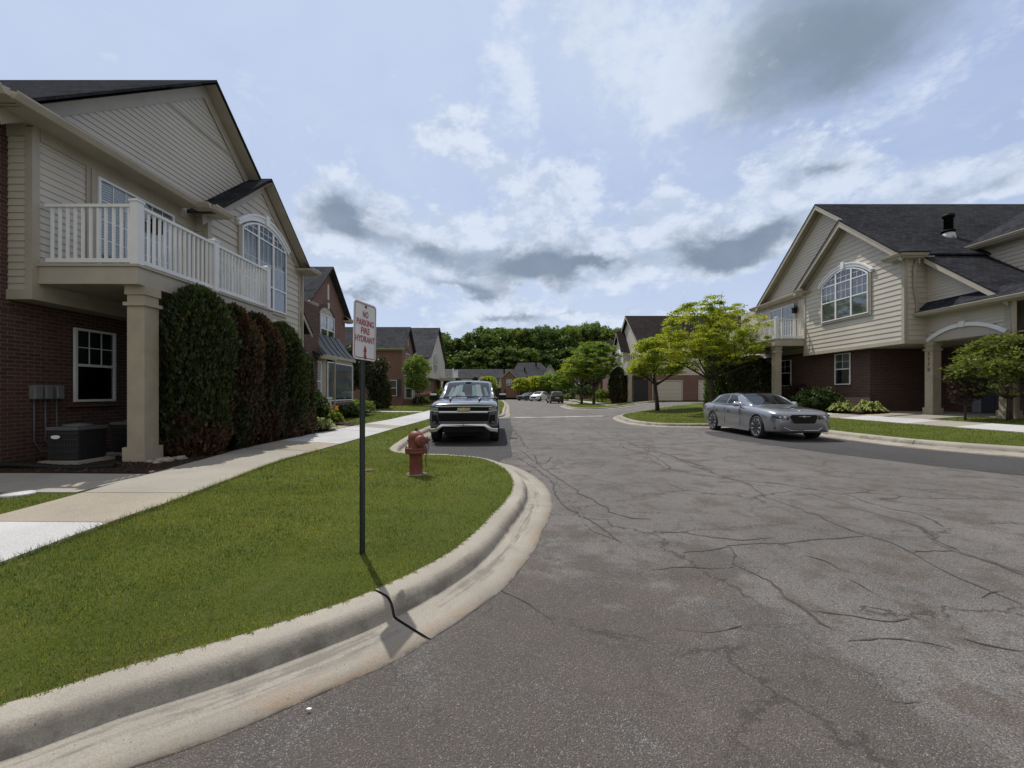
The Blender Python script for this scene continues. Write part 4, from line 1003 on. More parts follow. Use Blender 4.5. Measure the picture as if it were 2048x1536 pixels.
def hood(parent, f, u0, u1, z1, arch, key=True):
    mb = MB(); uc = (u0 + u1) / 2; half = (u1 - u0) / 2 + .10
    f.arc(mb, uc, half, z1 + .02, arch + .03, .17, .03, .11, 0, 18, .05)
    f.arc(mb, uc, half + .02, z1 + .12, arch + .075, .06, .025, .14, 0, 18, .07)
    if key: f.prism(mb, [(uc - .075, z1 + arch + .02), (uc + .075, z1 + arch + .02), (uc + .11, z1 + arch + .34), (uc - .11, z1 + arch + .34)], .03, .16)
    return mb.build('window_hood', M['white'], parent)
def gable_roof(parent, ax, c, half, ov, ze, zr, e0, e1, mat='shingle', trim='trim', name='roof', th=.06, fas=.19, fasdep=.035, ends=(True, False), soffit=True):
    """ridge along ax ('x' or 'y') from e0 to e1 at cross position c; ze = height at half; ov = run beyond half"""
    sl = (zr - ze) / half
    def P(a, b, z): return (a, b, z) if ax == 'x' else (b, a, z)
    mb = MB(); tb = MB()
    for sgn in (-1, 1):
        bo = c + sgn * (half + ov); zo = ze - sl * ov
        a, b_, d, e = P(e0, c, zr), P(e1, c, zr), P(e1, bo, zo), P(e0, bo, zo)
        mb.prism([a, b_, d, e], (0, 0, -th), 0, 0)
        for en, on in ((e0, ends[0]), (e1, ends[1])):
            if not on: continue
            s2 = 1 if en == max(e0, e1) else -1
            dd = -s2 * .03
            p0 = P(en + dd * .6, c, zr - th); p1 = P(en + dd * .6, bo, zo - th)
            v = Vector(P(-s2 * fasdep, 0, 0))
            tb.prism([p0, p1, (p1[0], p1[1], p1[2] - fas), (p0[0], p0[1], p0[2] - fas * 1.15)], v)
    o = mb.build(name, M[mat], parent, fixn=True)
    if tb.v: tb.build('rake_board', M[trim], parent, fixn=True)
    return o
def gutter(mb, p0, p1, out, w=.12, h=.12):
    """ogee gutter between two points, out = outward unit"""
    mb.mark()
    p0, p1, out = Vector(p0), Vector(p1), Vector(out)
    prof = [(0, 0), (0, -h), (w * .55, -h), (w * .8, -h * .6), (w, -h * .25), (w, 0), (w * .93, 0), (w * .9, -h * .2)]
    a = [p0 + out * x + Vector((0, 0, z)) for x, z in prof]; b = [p1 + out * x + Vector((0, 0, z)) for x, z in prof]
    for i in range(len(prof) - 1): mb.quad(a[i], b[i], b[i + 1], a[i + 1])
    mb.poly(a); mb.poly(b)
def railing(mb, p0, p1, z0, h=1.06, step=.125, bw=.034, post0=True, post1=True, pw=.11):
    p0, p1 = Vector(p0), Vector(p1); d = p1 - p0; L = d.length; d.normalize()
    a, b = p0 + d * .03, p1 - d * .03
    mb.beam((a.x, a.y, z0 + h - .03), (b.x, b.y, z0 + h - .03), .075, .05); mb.beam((a.x, a.y, z0 + .1), (b.x, b.y, z0 + .1), .045, .07)
    n = int(L / step)
    for i in range(1, n):
        q = p0 + d * (L * i / n); mb.beam((q.x, q.y, z0 + .134), (q.x, q.y, z0 + h - .054), bw, bw, 0, d)
def post(mb, x, y, z0, z1, w=.12, cap=True):
    mb.box(x - w / 2, x + w / 2, y - w / 2, y + w / 2, z0, z1)
    if cap:
        mb.box(x - w * .62, x + w * .62, y - w * .62, y + w * .62, z1, z1 + .03); c = w * .62
        mb.add([(x - c, y - c, z1 + .03), (x + c, y - c, z1 + .03), (x + c, y + c, z1 + .03), (x - c, y + c, z1 + .03), (x, y, z1 + .07)], [(0, 1, 4), (1, 2, 4), (2, 3, 4), (3, 0, 4)])
def column(mb, x, y, z0, z1, w=.32):
    h = w / 2
    mb.box(x - h - .045, x + h + .045, y - h - .045, y + h + .045, z0, z0 + .30)
    mb.box(x - h, x + h, y - h, y + h, z0 + .30, z1 - .15)
    mb.box(x - h - .04, x + h + .04, y - h - .04, y + h + .04, z1 - .34, z1 - .28)
    mb.box(x - h - .025, x + h + .025, y - h - .025, y + h + .025, z1 - .15, z1)
def wallbox(parent, name, mat, x0, x1, y0, y1, z0, z1):
    mb = MB(); mb.box(x0, x1, y0, y1, z0, z1); return mb.build(name, M[mat], parent)
def pipe(mb, pts, w=.075, d=.055):
    mb.mark()
    for a, b in zip(pts[:-1], pts[1:]): mb.beam(a, b, w, d, 0, (0, 1, 0) if abs(b[2] - a[2]) > abs(b[1] - a[1]) else (0, 0, 1))

# ================================================================ the beige house at the left
hA = thing('townhouse', 'near beige sided townhouse at the left with white balcony over brick lower floor', 'house', (-10, 11, .28))
XA, XB, XW = -8.0, -7.68, -8.4
yA0, yA1 = 7.26, 15.68
yB0 = YX(415, XB)
fA = Face((XA, 0, 0), (0, 1, 0), (1, 0, 0)); fB = Face((XB, 0, 0), (0, 1, 0), (1, 0, 0)); fW = Face((XW, 0, 0), (0, 1, 0), (1, 0, 0))
EZ = 6.02; AYC, AZR = 11.23, 9.55; SLA = .785
wallbox(hA, 'brick_wall', 'brick', -20, XW, 6.4, yA1, .1, 6.0)
mb = MB()
zfl = 3.07
# bump-out siding towards the street, its narrow cheek and the wall behind the window gable
mb.box(-8.39, XA - .003, yA0 + .02, yB0 + .6, zfl + .02, 6.03)
fA.siding(mb, [(yA0, zfl + .12), (yB0, zfl + .12), (yB0, 6.0), (yA0, 6.0)], .118, .016)
Face((0, yA0, 0), (1, 0, 0), (0, -1, 0)).siding(mb, [(-8.4, zfl + .12), (XA - .08, zfl + .12), (XA - .08, 6.0), (-8.4, 6.0)], .118, .016)
# gable above the eave
mb.prism([(XA - .01, yA0 - .3, EZ - .02), (XA - .01, yA1 + .2, EZ - .02), (XA - .01, AYC, AZR - .1)], (-.2, 0, 0))
fA.siding(mb, [(AYC - (AZR - .25 - EZ) / SLA, EZ), (AYC + (AZR - .25 - EZ) / SLA, EZ), (AYC, AZR - .25)], .118, .016)
mb.build('siding_wall', M['siding'], hA)
# window bump-out, wide laps
mb = MB()
mb.box(-8.39, XB - .004, yB0 + .02, yA1 - .02, zfl + .02, EZ)
fB.siding(mb, [(yB0, zfl + .12), (yA1, zfl + .12), (yA1, EZ), (yB0, EZ)], .205, .028)
BYC, BZR = 13.3, 8.02
fB.siding(mb, [(BYC - 2.45, EZ), (BYC + 2.45, EZ), (BYC, EZ + 2.45 * SLA)], .205, .028)
mb.prism([(XB - .01, BYC - 2.45, EZ), (XB - .01, BYC + 2.45, EZ), (XB - .01, BYC, EZ + 2.45 * SLA)], (-.3, 0, 0))
Face((0, yB0, 0), (1, 0, 0), (0, -1, 0)).siding(mb, [(XA, zfl + .12), (XB - .07, zfl + .12), (XB - .07, 6.0), (XA, 6.0)], .205, .028)
mb.build('window_wall', M['siding'], hA)
# trim: corner boards, band at the floor, frieze
mb = MB()
mb.box(XA - .10, XA + .028, yA0 - .03, yA0 + .085, zfl + .1, 5.9)
mb.box(XB - .09, XB + .04, yB0 - .04, yB0 + .09, zfl + .1, 5.9); mb.box(XB - .09, XB + .04, yA1 - .07, yA1 + .03, zfl + .1, 5.9)
mb.box(-8.42, XA + .035, yA0 - .04, yB0 - .045, zfl - .04, zfl + .125); mb.box(-8.42, XB + .05, yB0 - .05, yA1 + .04, zfl - .05, zfl + .12)
fA.bar(mb, yA0 + .09, yB0 - .05, 5.72, 5.95, .022, .036)
mb.box(-8.42, XA - .1, yA0 - .035, yA0 - .0, 5.75, 5.95)
fA.bar(mb, YX(170, XA), YX(177, XA) + .02, zfl + .15, 5.72, .02, .034)
a = EZ + (AZR - .25 - EZ) * .66
fA.bar(mb, AYC - (AZR - .35 - a) / SLA, AYC + (AZR - .35 - a) / SLA, a, a + .09, .012, .034)
mb.build('trim_board', M['trim'], hA)
# roofs
gable_roof(hA, 'x', AYC, (AZR - EZ) / SLA, .05, EZ, AZR, -20, -7.62, 'shingle', 'trim', fas=.30)
gable_roof(hA, 'x', BYC, (BZR - 5.98) / SLA, .05, 5.98, BZR, -12.5, -7.34, 'shingle', 'trim', fas=.24)
mb = MB()       # frieze boards against the siding under each rake
for (f, c, zr, e, off) in ((fA, AYC, AZR - .02, EZ, .0), (fB, BYC, BZR - .02, 5.98, .0)):
    for sg in (-1, 1):
        h = (zr - e) / SLA
        f.prism(mb, [(c, zr - .12), (c + sg * h, e - .12), (c + sg * (h - .02), e - .36), (c, zr - .44)], .03, .05)
        mb.quad(f.P(c, zr - .10, .03), f.P(c + sg * h, e - .10, .03), f.P(c + sg * h, e - .10, .36), f.P(c, zr - .10, .36))
mb.build('frieze_board', M['trim'], hA)
mb = MB(); gz = 6.03
gutter(mb, (-7.56, 6.55, gz), (-7.56, 10.45, gz), (1, 0, 0)); gutter(mb, (-20, 6.5, gz), (-7.5, 6.5, gz), (0, -1, 0))
gutter(mb, (-7.56, 10.43, gz - .02), (-7.2, 10.43, gz - .02), (0, -1, 0)); gutter(mb, (-7.2, 10.45, gz - .02), (-7.2, 11.1, gz - .02), (1, 0, 0), .1)
gutter(mb, (-7.68, 16.1, gz - .12), (-7.15, 16.1, gz - .12), (0, -1, 0)); gutter(mb, (-7.15, 15.4, gz - .12), (-7.15, 16.1, gz - .12), (1, 0, 0), .1)
mb.build('gutter', M['gutter'], hA)
mb = MB()
mb.box(-8.3, -7.56, 6.52, 10.5, gz - .10, gz - .06); mb.box(-20, -8.3, 6.45, 7.2, gz - .10, gz - .06)
mb.box(-7.68, -7.2, 10.45, 11.15, gz - .12, gz - .07); mb.box(-7.9, -7.15, 15.35, 16.1, gz - .22, gz - .16)
# little eave-return roofs
mb.build('soffit', M['trim'], hA)
mb = MB()
mb.prism([(-7.14, 15.35, gz - .1), (-7.14, 16.14, gz - .1), (-7.66, 15.7, gz + .2)], (-.02, .0, .0)); mb.prism([(-7.16, 16.12, gz - .1), (-7.7, 16.12, gz - .1), (-7.66, 15.75, gz + .2)], (0, .01, 0))
mb.prism([(-7.19, 10.44, gz), (-7.19, 11.1, gz), (-7.62, 10.9, gz + .24)], (-.02, 0, 0))
mb.build('eave_return', M['shingle'], hA, fixn=True)
# window and doors
bz0 = ZY(629, YX(564, XB)); 
window(hA, fB, YX(478, XB), YX(567, XB), bz0, 6.16, 3, 2, 3, .42, 'trim', 1.0, True, base=.06, meet=bz0 + .66 + .05)
hood(hA, fB, YX(478, XB), YX(567, XB), 6.16, .42)
d0, d1 = YX(188, XA), YX(341, XA)
w = window(hA, fA, d0, d1, 3.66, 5.62, 3, 5, 2, None, 'trim', .97, False, base=.05, name='sliding_door')
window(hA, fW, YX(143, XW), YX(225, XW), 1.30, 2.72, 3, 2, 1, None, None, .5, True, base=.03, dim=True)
mb = MB()
fW.bar(mb, YX(143, XW) - .1, YX(225, XW) + .1, 1.2, 1.29, .0, .06); mb.build('brick_sill', M['brick'], hA)
mb = MB(); fW.flat(mb, [(6.45, 2.85), (10.9, 2.85), (10.9, 3.02), (6.45, 3.02)], .012)
mb.build('brick_course', M['brick'], hA)
# balcony
bx = -6.4; by0, by1 = 7.42, 11.35; dz = 3.63
mb = MB(); mb.box(XA + .03, bx + .1, by0 - .1, by1 + .1, 3.31, dz - .03); mb.box(XA + .03, bx + .13, by0 - .13, by1 + .13, dz - .029, dz + .012)
bal = mb.build('balcony', M['trim'], hA)
mb = MB()
railing(mb, (bx, by0, 0), (XA + .03, by0, 0), dz); railing(mb, (bx, by0, 0), (bx, 9.35, 0), dz, step=.115); railing(mb, (bx, 9.35, 0), (bx, by1, 0), dz, step=.115); railing(mb, (bx, by1, 0), (XB + .02, by1, 0), dz)
mb.build('railing', M['white'], bal)
for (x, y) in ((bx, by0), (bx, 9.35), (bx, by1)):
    mb = MB(); post(mb, x, y, dz + .012, dz + 1.09, .13); mb.build('post', M['white'], bal)
for y in (7.62, 14.4):
    if y > 12: continue
    mb = MB(); column(mb, -6.46, y, .24, 3.31, .30); mb.build('column', M['stucco'], bal)
mb = MB(); fA.bar(mb, 9.55, 9.72, 5.0, 5.3, .05, .2); fA.bar(mb, 9.6, 9.66, 5.3, 5.42, .05, .12); mb.build('wall_lantern', M['black'], hA)
# foot of the window bump-out: brick below, entry porch at the far end
mb = MB(); mb.box(-9.3, -8.42, yA1 + .01, 18.95, .1, 5.2); mb.build('entry_wall', M['brick'], hA)
fP = Face((-8.05, 0, 0), (0, 1, 0), (1, 0, 0))
mb = MB(); mb.box(-8.41, -8.06, yA1 + .04, 16.75, 2.95, 3.8)
fP.siding(mb, [(yA1 + .03, 2.95), (16.75, 2.95), (16.75, 3.85), (15.95, 4.55), (yA1 + .03, 4.5)], .118, .016); mb.build('porch_gable', M['siding'], hA)
gable_roof(hA, 'x', 15.95, .9, .12, 3.92, 4.75, -8.41, -7.76, 'shingle', 'trim', 'porch_roof', fas=.14, ends=(False, True))
mb = MB(); fP.arc(mb, 16.1, .55, 2.62, .3, .14, .03, .1, 0, 12, .05)
mb.build('porch_arch', M['white'], hA)
mb = MB(); column(mb, -8.05, 15.86, .3, 2.95, .22); mb.build('porch_column', M['stucco'], hA)
mb = MB(); column(mb, -8.05, 16.62, .3, 2.95, .22); mb.build('porch_column', M['stucco'], hA)
mb = MB(); pipe(mb, [(-7.62, 15.8, 5.8), (-7.62, 15.8, .4)]); mb.build('downspout', M['gutter'], hA)

# ================================================================ the brick house behind it on the left
hB = thing('townhouse', 'salmon brick gabled house with arched upper window and bay, behind the near beige house', 'house', (-11, 21, .3))
X2 = -9.0; y20, y21 = 18.98, 23.45; c2 = (y20 + y21) / 2
mb = MB(); mb.box(-20, X2, y20, y21, .1, 5.55)
mb.prism([(X2, y20, 5.55), (X2, y21, 5.55), (X2, c2, 5.55 + (y21 - c2) * .86)], (-9, 0, 0)); mb.build('brick_wall', M['brick_light'], hB)
f2 = Face((X2, 0, 0), (0, 1, 0), (1, 0, 0))
gable_roof(hB, 'x', c2, (y21 - y20) / 2, .28, 5.62, 7.62, -20, X2 + .3, 'shingle_grey', 'trim', fas=.22)
mb = MB(); gutter(mb, (-12, y20 - .3, 5.4), (X2 + .28, y20 - .3, 5.4), (0, -1, 0)); gutter(mb, (X2 + .3, y20 - .3, 5.4), (X2 + .3, y20 + .35, 5.4), (1, 0, 0))
gutter(mb, (X2, y21 + .3, 5.4), (X2 + .28, y21 + .3, 5.4), (0, 1, 0)); gutter(mb, (X2 + .3, y21 - .35, 5.4), (X2 + .3, y21 + .3, 5.4), (1, 0, 0)); mb.build('gutter', M['gutter'], hB)
mb = MB(); mb.box(X2, X2 + .3, y20 - .3, y20 + .4, 5.22, 5.3); mb.box(X2, X2 + .3, y21 - .4, y21 + .3, 5.22, 5.3)
mb.prism([(X2 + .32, y20 - .3, 5.4), (X2 + .32, y20 + .4, 5.4), (X2, y20 + .1, 5.62)], (-.02, 0, 0)); mb.prism([(X2 + .32, y21 - .4, 5.4), (X2 + .32, y21 + .3, 5.4), (X2, y21 - .1, 5.62)], (-.02, 0, 0)); mb.build('soffit', M['trim'], hB)
u0, u1 = YX(638, X2), YX(666, X2)
wz0, wz1 = ZY(684, u0), ZY(632, (u0 + u1) / 2)
window(hB, f2, u0, u1, wz0, wz1, 2, 2, 2, None, None, .5, True, base=.03)
mb = MB(); f2.arc(mb, (u0 + u1) / 2, (u1 - u0) / 2 + .05, wz1 + .02, .38, .16, .0, .04, 0, 12); mb.build('brick_arch', M['brick'], hB)
mb = MB(); f2.prism(mb, [(a, b) for a, b in f2.arcpoly((u0 + u1) / 2, (u1 - u0) / 2 + .02, wz1 + .01, .38)], .0, .02); mb.build('tympanum', M['trim'], hB)
mb = MB(); f2.bar(mb, u0 - .1, u1 + .1, wz0 - .14, wz0 - .02, 0, .07); mb.build('brick_sill', M['brick'], hB)
mb = MB(); f2.bar(mb, c2 - .09, c2 + .09, 6.0, 6.75, 0, .05); mb.build('gable_vent', M['siding_pale'], hB); 
mb = MB(); f2.prism(mb, [(c2 - .08, wz1 + .36), (c2 + .08, wz1 + .36), (c2 + .12, wz1 + .66), (c2 - .12, wz1 + .66)], 0, .07); mb.build('keystone', M['siding_pale'], hB)
# bay window with bronze hood
b0, b1 = YX(636, X2 + .75), YX(690, X2 + .2)
def bay(parent, X, u0, u1, dep, z0, zb, zt, zr, brick, cut=.55):
    pl = [(X, u0), (X + dep, u0 + cut), (X + dep, u1 - cut), (X, u1)]
    mb = MB(); mb.prism([(x, y, z0) for x, y in pl], (0, 0, zb - z0)); mb.build('bay_base', M[brick], parent, fixn=True)
    mb = MB(); mb.prism([(x, y, zb) for x, y in pl], (0, 0, zt - zb)); mb.build('bay_wall', M['trim'], parent, fixn=True)
    for (p, q) in zip(pl[:-1], pl[1:]):
        p, q = Vector((p[0], p[1], 0)), Vector((q[0], q[1], 0)); U = (q - p); L = U.length; U.normalize(); N = Vector((U.y, -U.x, 0))
        window(parent, Face(p, U, N), .14, L - .14, zb + .1, zt - .3, 1, 1, 1, None, None, .95, L < 1.2, base=.03, dim=L < 1.2)
    mb = MB(); o = .14
    pe = [(X, u0 - o, zt), (X + dep + o, u0 + cut - o * .5, zt), (X + dep + o, u1 - cut + o * .5, zt), (X, u1 + o, zt)]
    pt = [(X, u0 + .5, zr), (X + .15, u0 + .62, zr), (X + .15, u1 - .62, zr), (X, u1 - .5, zr)]
    for i in range(3):
        # a bell-shaped metal roof: two pitches with standing seams
        a, b, c, d = [Vector(v) for v in (pe[i], pe[i + 1], pt[i + 1], pt[i])]
        m0 = a.lerp(d, .45) + Vector((0, 0, -.10)); m1 = b.lerp(c, .45) + Vector((0, 0, -.10))
        mb.quad(a, b, m1, m0); mb.quad(m0, m1, c, d)
        for k in range(1, 5):
            t0 = k / 5; A_, B_, C_ = a.lerp(b, t0), m0.lerp(m1, t0), d.lerp(c, t0)
            mb.beam(A_ + Vector((0, 0, .012)), B_ + Vector((0, 0, .012)), .02, .03); mb.beam(B_ + Vector((0, 0, .012)), C_ + Vector((0, 0, .012)), .02, .03)
    mb.build('bay_roof', M['metal_roof'], parent, fixn=True)
    mb = MB(); mb.prism([(p[0], p[1], zt - .13) for p in pe], (0, 0, .125)); mb.build('bay_fascia', M['gutter'], parent, fixn=True)
bay(hB, X2, b0, b1, .8, .2, 1.0, 3.15, 4.2, 'brick_light')
# entry lean-to between the two houses
mb = MB(); mb.prism([(-8.1, 18.35, 3.0), (-8.1, 19.9, 3.0), (-9.0, 19.9, 3.5), (-9.0, 18.35, 3.5)], (0, 0, .07)); mb.build('lean_to_roof', M['shingle'], hB, fixn=True)
mb = MB(); gutter(mb, (-8.1, 18.35, 3.05), (-8.1, 19.9, 3.05), (1, 0, 0)); mb.build('gutter', M['gutter'], hB)
mb = MB(); mb.box(-8.85, -8.2, 19.25, 19.85, .2, 3.0); mb.build('porch_pier', M['trim'], hB)
mb = MB(); pipe(mb, [(-8.12, 19.9, 3.0), (-8.12, 19.9, .45), (-7.7, 19.9, .36)]); pipe(mb, [(X2 + .1, 19.1, 5.3), (X2 + .1, 19.1, 3.4)]); mb.build('downspout', M['gutter'], hB)
mb = MB(); railing(mb, (-7.95, 17.3, 0), (-7.95, 19.2, 0), .32, .95, .1, .03); railing(mb, (-7.95, 19.2, 0), (-8.2, 19.3, 0), .32, .95); mb.build('porch_railing', M['white'], hB)

# ================================================================ brick house farther down on the left
hC = thing('townhouse', 'brick house with dark shutters beside its side window, farther down the left of the street', 'house', (-12, 42, .3))
X3 = -10.05; y30, y31 = 39.8, 44.1; c3 = 41.95
mb = MB(); mb.box(-24, X3, y30, y31, .1, 5.7); mb.prism([(X3, y30, 5.7), (X3, y31, 5.7), (X3, c3, 7.6)], (-8, 0, 0)); mb.build('brick_wall', M['brick_light'], hC)
mb = MB(); f3 = Face((X3, 0, 0), (0, 1, 0), (1, 0, 0)); f3s = Face((0, y30, 0), (1, 0, 0), (0, -1, 0))
gable_roof(hC, 'x', c3, (y31 - y30) / 2, .3, 5.75, 7.8, -24, X3 + .3, 'shingle_grey', 'trim', fas=.2)
mb = MB(); gutter(mb, (-24, y30 - .32, 5.5), (X3 + .3, y30 - .32, 5.5), (0, -1, 0)); gutter(mb, (X3 + .3, y31 - .4, 5.5), (X3 + .3, y31 + .3, 5.5), (1, 0, 0)); f3s.bar(mb, -24, X3, 5.3, 5.5, 0, .03); mb.build('gutter', M['gutter'], hC)
px2X = lambda px: (px - CX) / F * y30
window(hC, f3s, px2X(776), px2X(794), ZY(792, y30), ZY(760, y30), 1, 1, 1, None, None, .5, True, base=.03, dim=True)
mb = MB()
for s_, a in ((-1, px2X(776)), (1, px2X(794))): f3s.bar(mb, a + s_ * .05, a + s_ * .36, ZY(793, y30), ZY(759, y30), 0, .04)
mb.build('shutter', M['shutter'], hC)
u0, u1 = YX(810.5, X3), YX(818.5, X3)
window(hC, f3, u0, u1, 3.6, 5.2, 2, 1, 2, None, None, .4, True, base=.03, dim=True)
mb = MB(); f3.arc(mb, (u0 + u1) / 2, (u1 - u0) / 2 + .05, 5.2, .35, .14, .0, .03, 0, 10); mb.build('brick_arch', M['brick'], hC)
mb = MB(); f3.bar(mb, c3 - .08, c3 + .08, 5.95, 6.6, 0, .04); mb.build('gable_vent', M['siding_pale'], hC)
bay(hC, X3, 40.4, 43.6, .75, .2, .85, 3.1, 4.0, 'brick_light', .6)
# ================================================================ sided house past it, with a balcony
hD = thing('townhouse', 'grey roofed sided house with white balcony, seen past the brick house behind the pickup', 'house', (-12, 54, .3))
X4 = -9.1; c4 = 53.2; h4 = 5.6
f4 = Face((X4, 0, 0), (0, 1, 0), (1, 0, 0))
mb = MB(); mb.box(-24, X4 - .01, c4 - h4, c4 + h4, 3.1, 5.4); mb.prism([(X4 - .01, c4 - h4, 5.4), (X4 - .01, c4 + h4, 5.4), (X4 - .01, c4, 5.4 + h4 * .62)], (-6, 0, 0))
f4.siding(mb, [(c4 - h4, 3.1), (c4 + h4, 3.1), (c4 + h4, 5.4), (c4, 5.4 + h4 * .64), (c4 - h4, 5.4)], .2, .028); mb.build('siding_wall', M['siding_pale'], hD)
wallbox(hD, 'brick_wall', 'brick_light', -24, X4 - .5, c4 - h4, c4 + h4, .1, 3.1)
gable_roof(hD, 'x', c4, h4, .3, 5.5, 9.4, -24, X4 + .3, 'shingle_grey', 'trim', fas=.25)
window(hD, f4, 50.4, 52.6, 3.9, 5.6, 3, 2, 3, .5, None, .5, True, base=.05); hood(hD, f4, 50.4, 52.6, 5.6, .5)
mb = MB(); mb.box(X4, -7.3, 54.5, 59.0, 2.95, 3.3); bal = mb.build('balcony', M['trim'], hD)
mb = MB(); railing(mb, (-7.4, 54.6, 0), (X4, 54.6, 0), 3.3); railing(mb, (-7.4, 54.6, 0), (-7.4, 58.9, 0), 3.3); mb.build('railing', M['white'], bal)
for y in (54.6, 58.9):
    mb = MB(); post(mb, -7.4, y, 3.3, 4.4, .16); mb.build('post', M['white'], bal)
    mb = MB(); column(mb, -7.5, y, .28, 2.95, .3); mb.build('column', M['stucco'], bal)
# ================================================================ the near house on the right
SE = 1.02
hE = thing('townhouse', 'beige sided house with arched triple window and dark roof, behind the silver sedan', 'house', (19, 19, .65))
XE = 14.84 * SE; XEa = XE + .75; XP = 15.7 * SE; XK = XE + .5
yE0, yE1 = YX(1809, XE), YX(1610, XE)      # near and far corner of the window bump-out
zc = CH + .128 * XE; GE = .65
SL = .80
fE = Face((XE, 0, 0), (0, 1, 0), (-1, 0, 0)); fEa = Face((XEa, 0, 0), (0, 1, 0), (-1, 0, 0)); fK = Face((XK, 0, 0), (0, 1, 0), (-1, 0, 0)); fPo = Face((XP, 0, 0), (0, 1, 0), (-1, 0, 0))
cE = (yE0 + yE1) / 2; hE_ = (yE1 - yE0) / 2
zeE = ZY(505, YX(1799, XE - .4)); zrE = zeE + (hE_ + .25) * SL
AC = YX(1623, 15.0 * SE); AR = ZY(408, AC); AE = 6.95; AH = (AR - AE) / .78
print('E', yE0, yE1, zc, zeE, zrE, 'A', AC, AR, AH)
mb = MB()
mb.box(XE + .012, 30, yE0 + .02, yE1 - .02, zc + .02, zeE)
fE.siding(mb, [(yE0, zc + .1), (yE1, zc + .1), (yE1, zeE), (yE0, zeE)], .205, .022)
fE.siding(mb, [(cE - hE_ - .1, zeE), (cE + hE_ + .1, zeE), (cE, zeE + (hE_ + .1) * SL)], .205, .022)
mb.prism([(XE + .012, yE0 - .1, zeE), (XE + .012, yE1 + .1, zeE), (XE + .012, cE, zeE + (hE_ + .1) * SL)], (3, 0, 0))
Face((0, yE0, 0), (1, 0, 0), (0, -1, 0)).siding(mb, [(XE + .09, zc + .1), (XP + .1, zc + .1), (XP + .1, zeE), (XE + .09, zeE)], .205, .022)
mb.build('window_wall', M['siding'], hE)
mb = MB()
mb.box(XEa + .012, 30, yE1 - .01, 30.2, zc + .2, 6.9)
fEa.siding(mb, [(yE1, zc + .2), (28.6, zc + .2), (28.6, 6.95), (yE1, 6.95)], .118, .016)
Gf = Face((XEa - .4, 0, 0), (0, 1, 0), (-1, 0, 0))
fEa.siding(mb, [(AC - AH, AE), (AC + AH, AE), (AC, AE + AH * .76)], .15, .022)
mb.prism([(XEa + .012, AC - AH, AE), (XEa + .012, AC + AH, AE), (XEa + .012, AC, AE + AH * .76)], (2, 0, 0))
mb.build('siding_wall', M['siding'], hE)
# lower brick: recessed front, the face turned to the street corner, the entry
yb = YX(1740, XK)
mb = MB(); mb.box(XK, 30, yb, 30.2, .2, zc + .1); mb.build('brick_wall', M['brick'], hE)
mb = MB(); mb.box(18.6, 30, 9.0, yb, .2, zc + .3); mb.build('entry_wall', M['brick'], hE)
mb = MB(); mb.box(XE + .04, 18.6, yE0 + .03, yE1 - .03, zc - .02, zc + .018); mb.box(XP + .02, 18.6, 12.6, yE0 + .03, zc - .02, zc + .018); mb.build('soffit', M['trim'], hE)
mb = MB(); mb.box(16.2, 18.6, 12.8, yb, GE - .3, GE + .03); mb.build('porch_slab', M['walk_old'], hE)
# entry door with sidelight
fD = Face((18.6, 0, 0), (0, 1, 0), (-1, 0, 0))
mb = MB(); fD.bar(mb, 16.2, 17.15, GE + .05, GE + 2.1, 0, .06); 
for k in range(2):
    for j in range(3): fD.bar(mb, 16.3 + k * .4, 16.65 + k * .4, GE + .2 + j * .64, GE + .7 + j * .64, .06, .075)
dr = mb.build('entry_door', M['shutter'], hE)
mb = MB(); fD.bar(mb, 17.2, 17.55, GE + .05, GE + 2.1, 0, .05); mb.build('sidelight', M['dim_blind'], hE)
# porch front with a white arch
zq_ = lambda y: AR - (AC - y) * .78 - .16
yP0 = YX(2018, XP)
mb = MB(); mb.box(XP + .012, XP + .25, yP0, yE0 - .0, zc + .02, 4.55); mb.prism([(XP + .012, 14.5, 4.5), (XP + .012, yE0, 4.5), (XP + .012, yE0, zq_(yE0)), (XP + .012, 14.5, zq_(14.5))], (.2, 0, 0))
fPo.siding(mb, [(yP0, zc + .35), (yE0, zc + .35), (yE0, 4.88), (14.6, 4.88), (yP0, 4.5)], .118, .016)
ua, ub = yP0 + .08, yE0 - .12
fPo.siding(mb, [(ua - .1, zc + .02), (ua + .25, zc + .02), (ua + .25, zc + .36), (ua - .1, zc + .36)], .118, .016); fPo.siding(mb, [(ub - .25, zc + .02), (ub + .1, zc + .02), (ub + .1, zc + .36), (ub - .25, zc + .36)], .118, .016)
# the triangle above the skirt roof
t0 = yE0; fU = Face((XP + .004, 0, 0), (0, 1, 0), (-1, 0, 0))
zq = lambda y: AR - (AC - y) * .78 - .14
fPo.siding(mb, [(14.5, 4.9), (yE0, 4.9), (yE0, zq(yE0)), (14.5, zq(14.5))], .118, .016)
mb.build('porch_wall', M['siding'], hE)
mb = MB(); fPo.arc(mb, (ua + ub) / 2, (ub - ua) / 2, 3.42, .40, .13, .022, .10, 0, 18, .03)
fPo.prism(mb, [((ua + ub) / 2 - .07, 3.80), ((ua + ub) / 2 + .07, 3.80), ((ua + ub) / 2 + .1, 4.0), ((ua + ub) / 2 - .1, 4.0)], .02, .14); mb.build('porch_arch', M['white'], hE)
mb = MB(); fPo.prism(mb, fPo.arcpoly((ua + ub) / 2, (ub - ua) / 2 - .02, 3.42, .38), .0, .025); mb.build('arch_panel', M['trim'], hE)
for y, n in ((yE0 - .1, True), (yP0 + .1, False)):
    mb = MB(); column(mb, XP + .12, y, GE - .05, zc + .01, .32); cl = mb.build('porch_column', M['stucco'], hE)
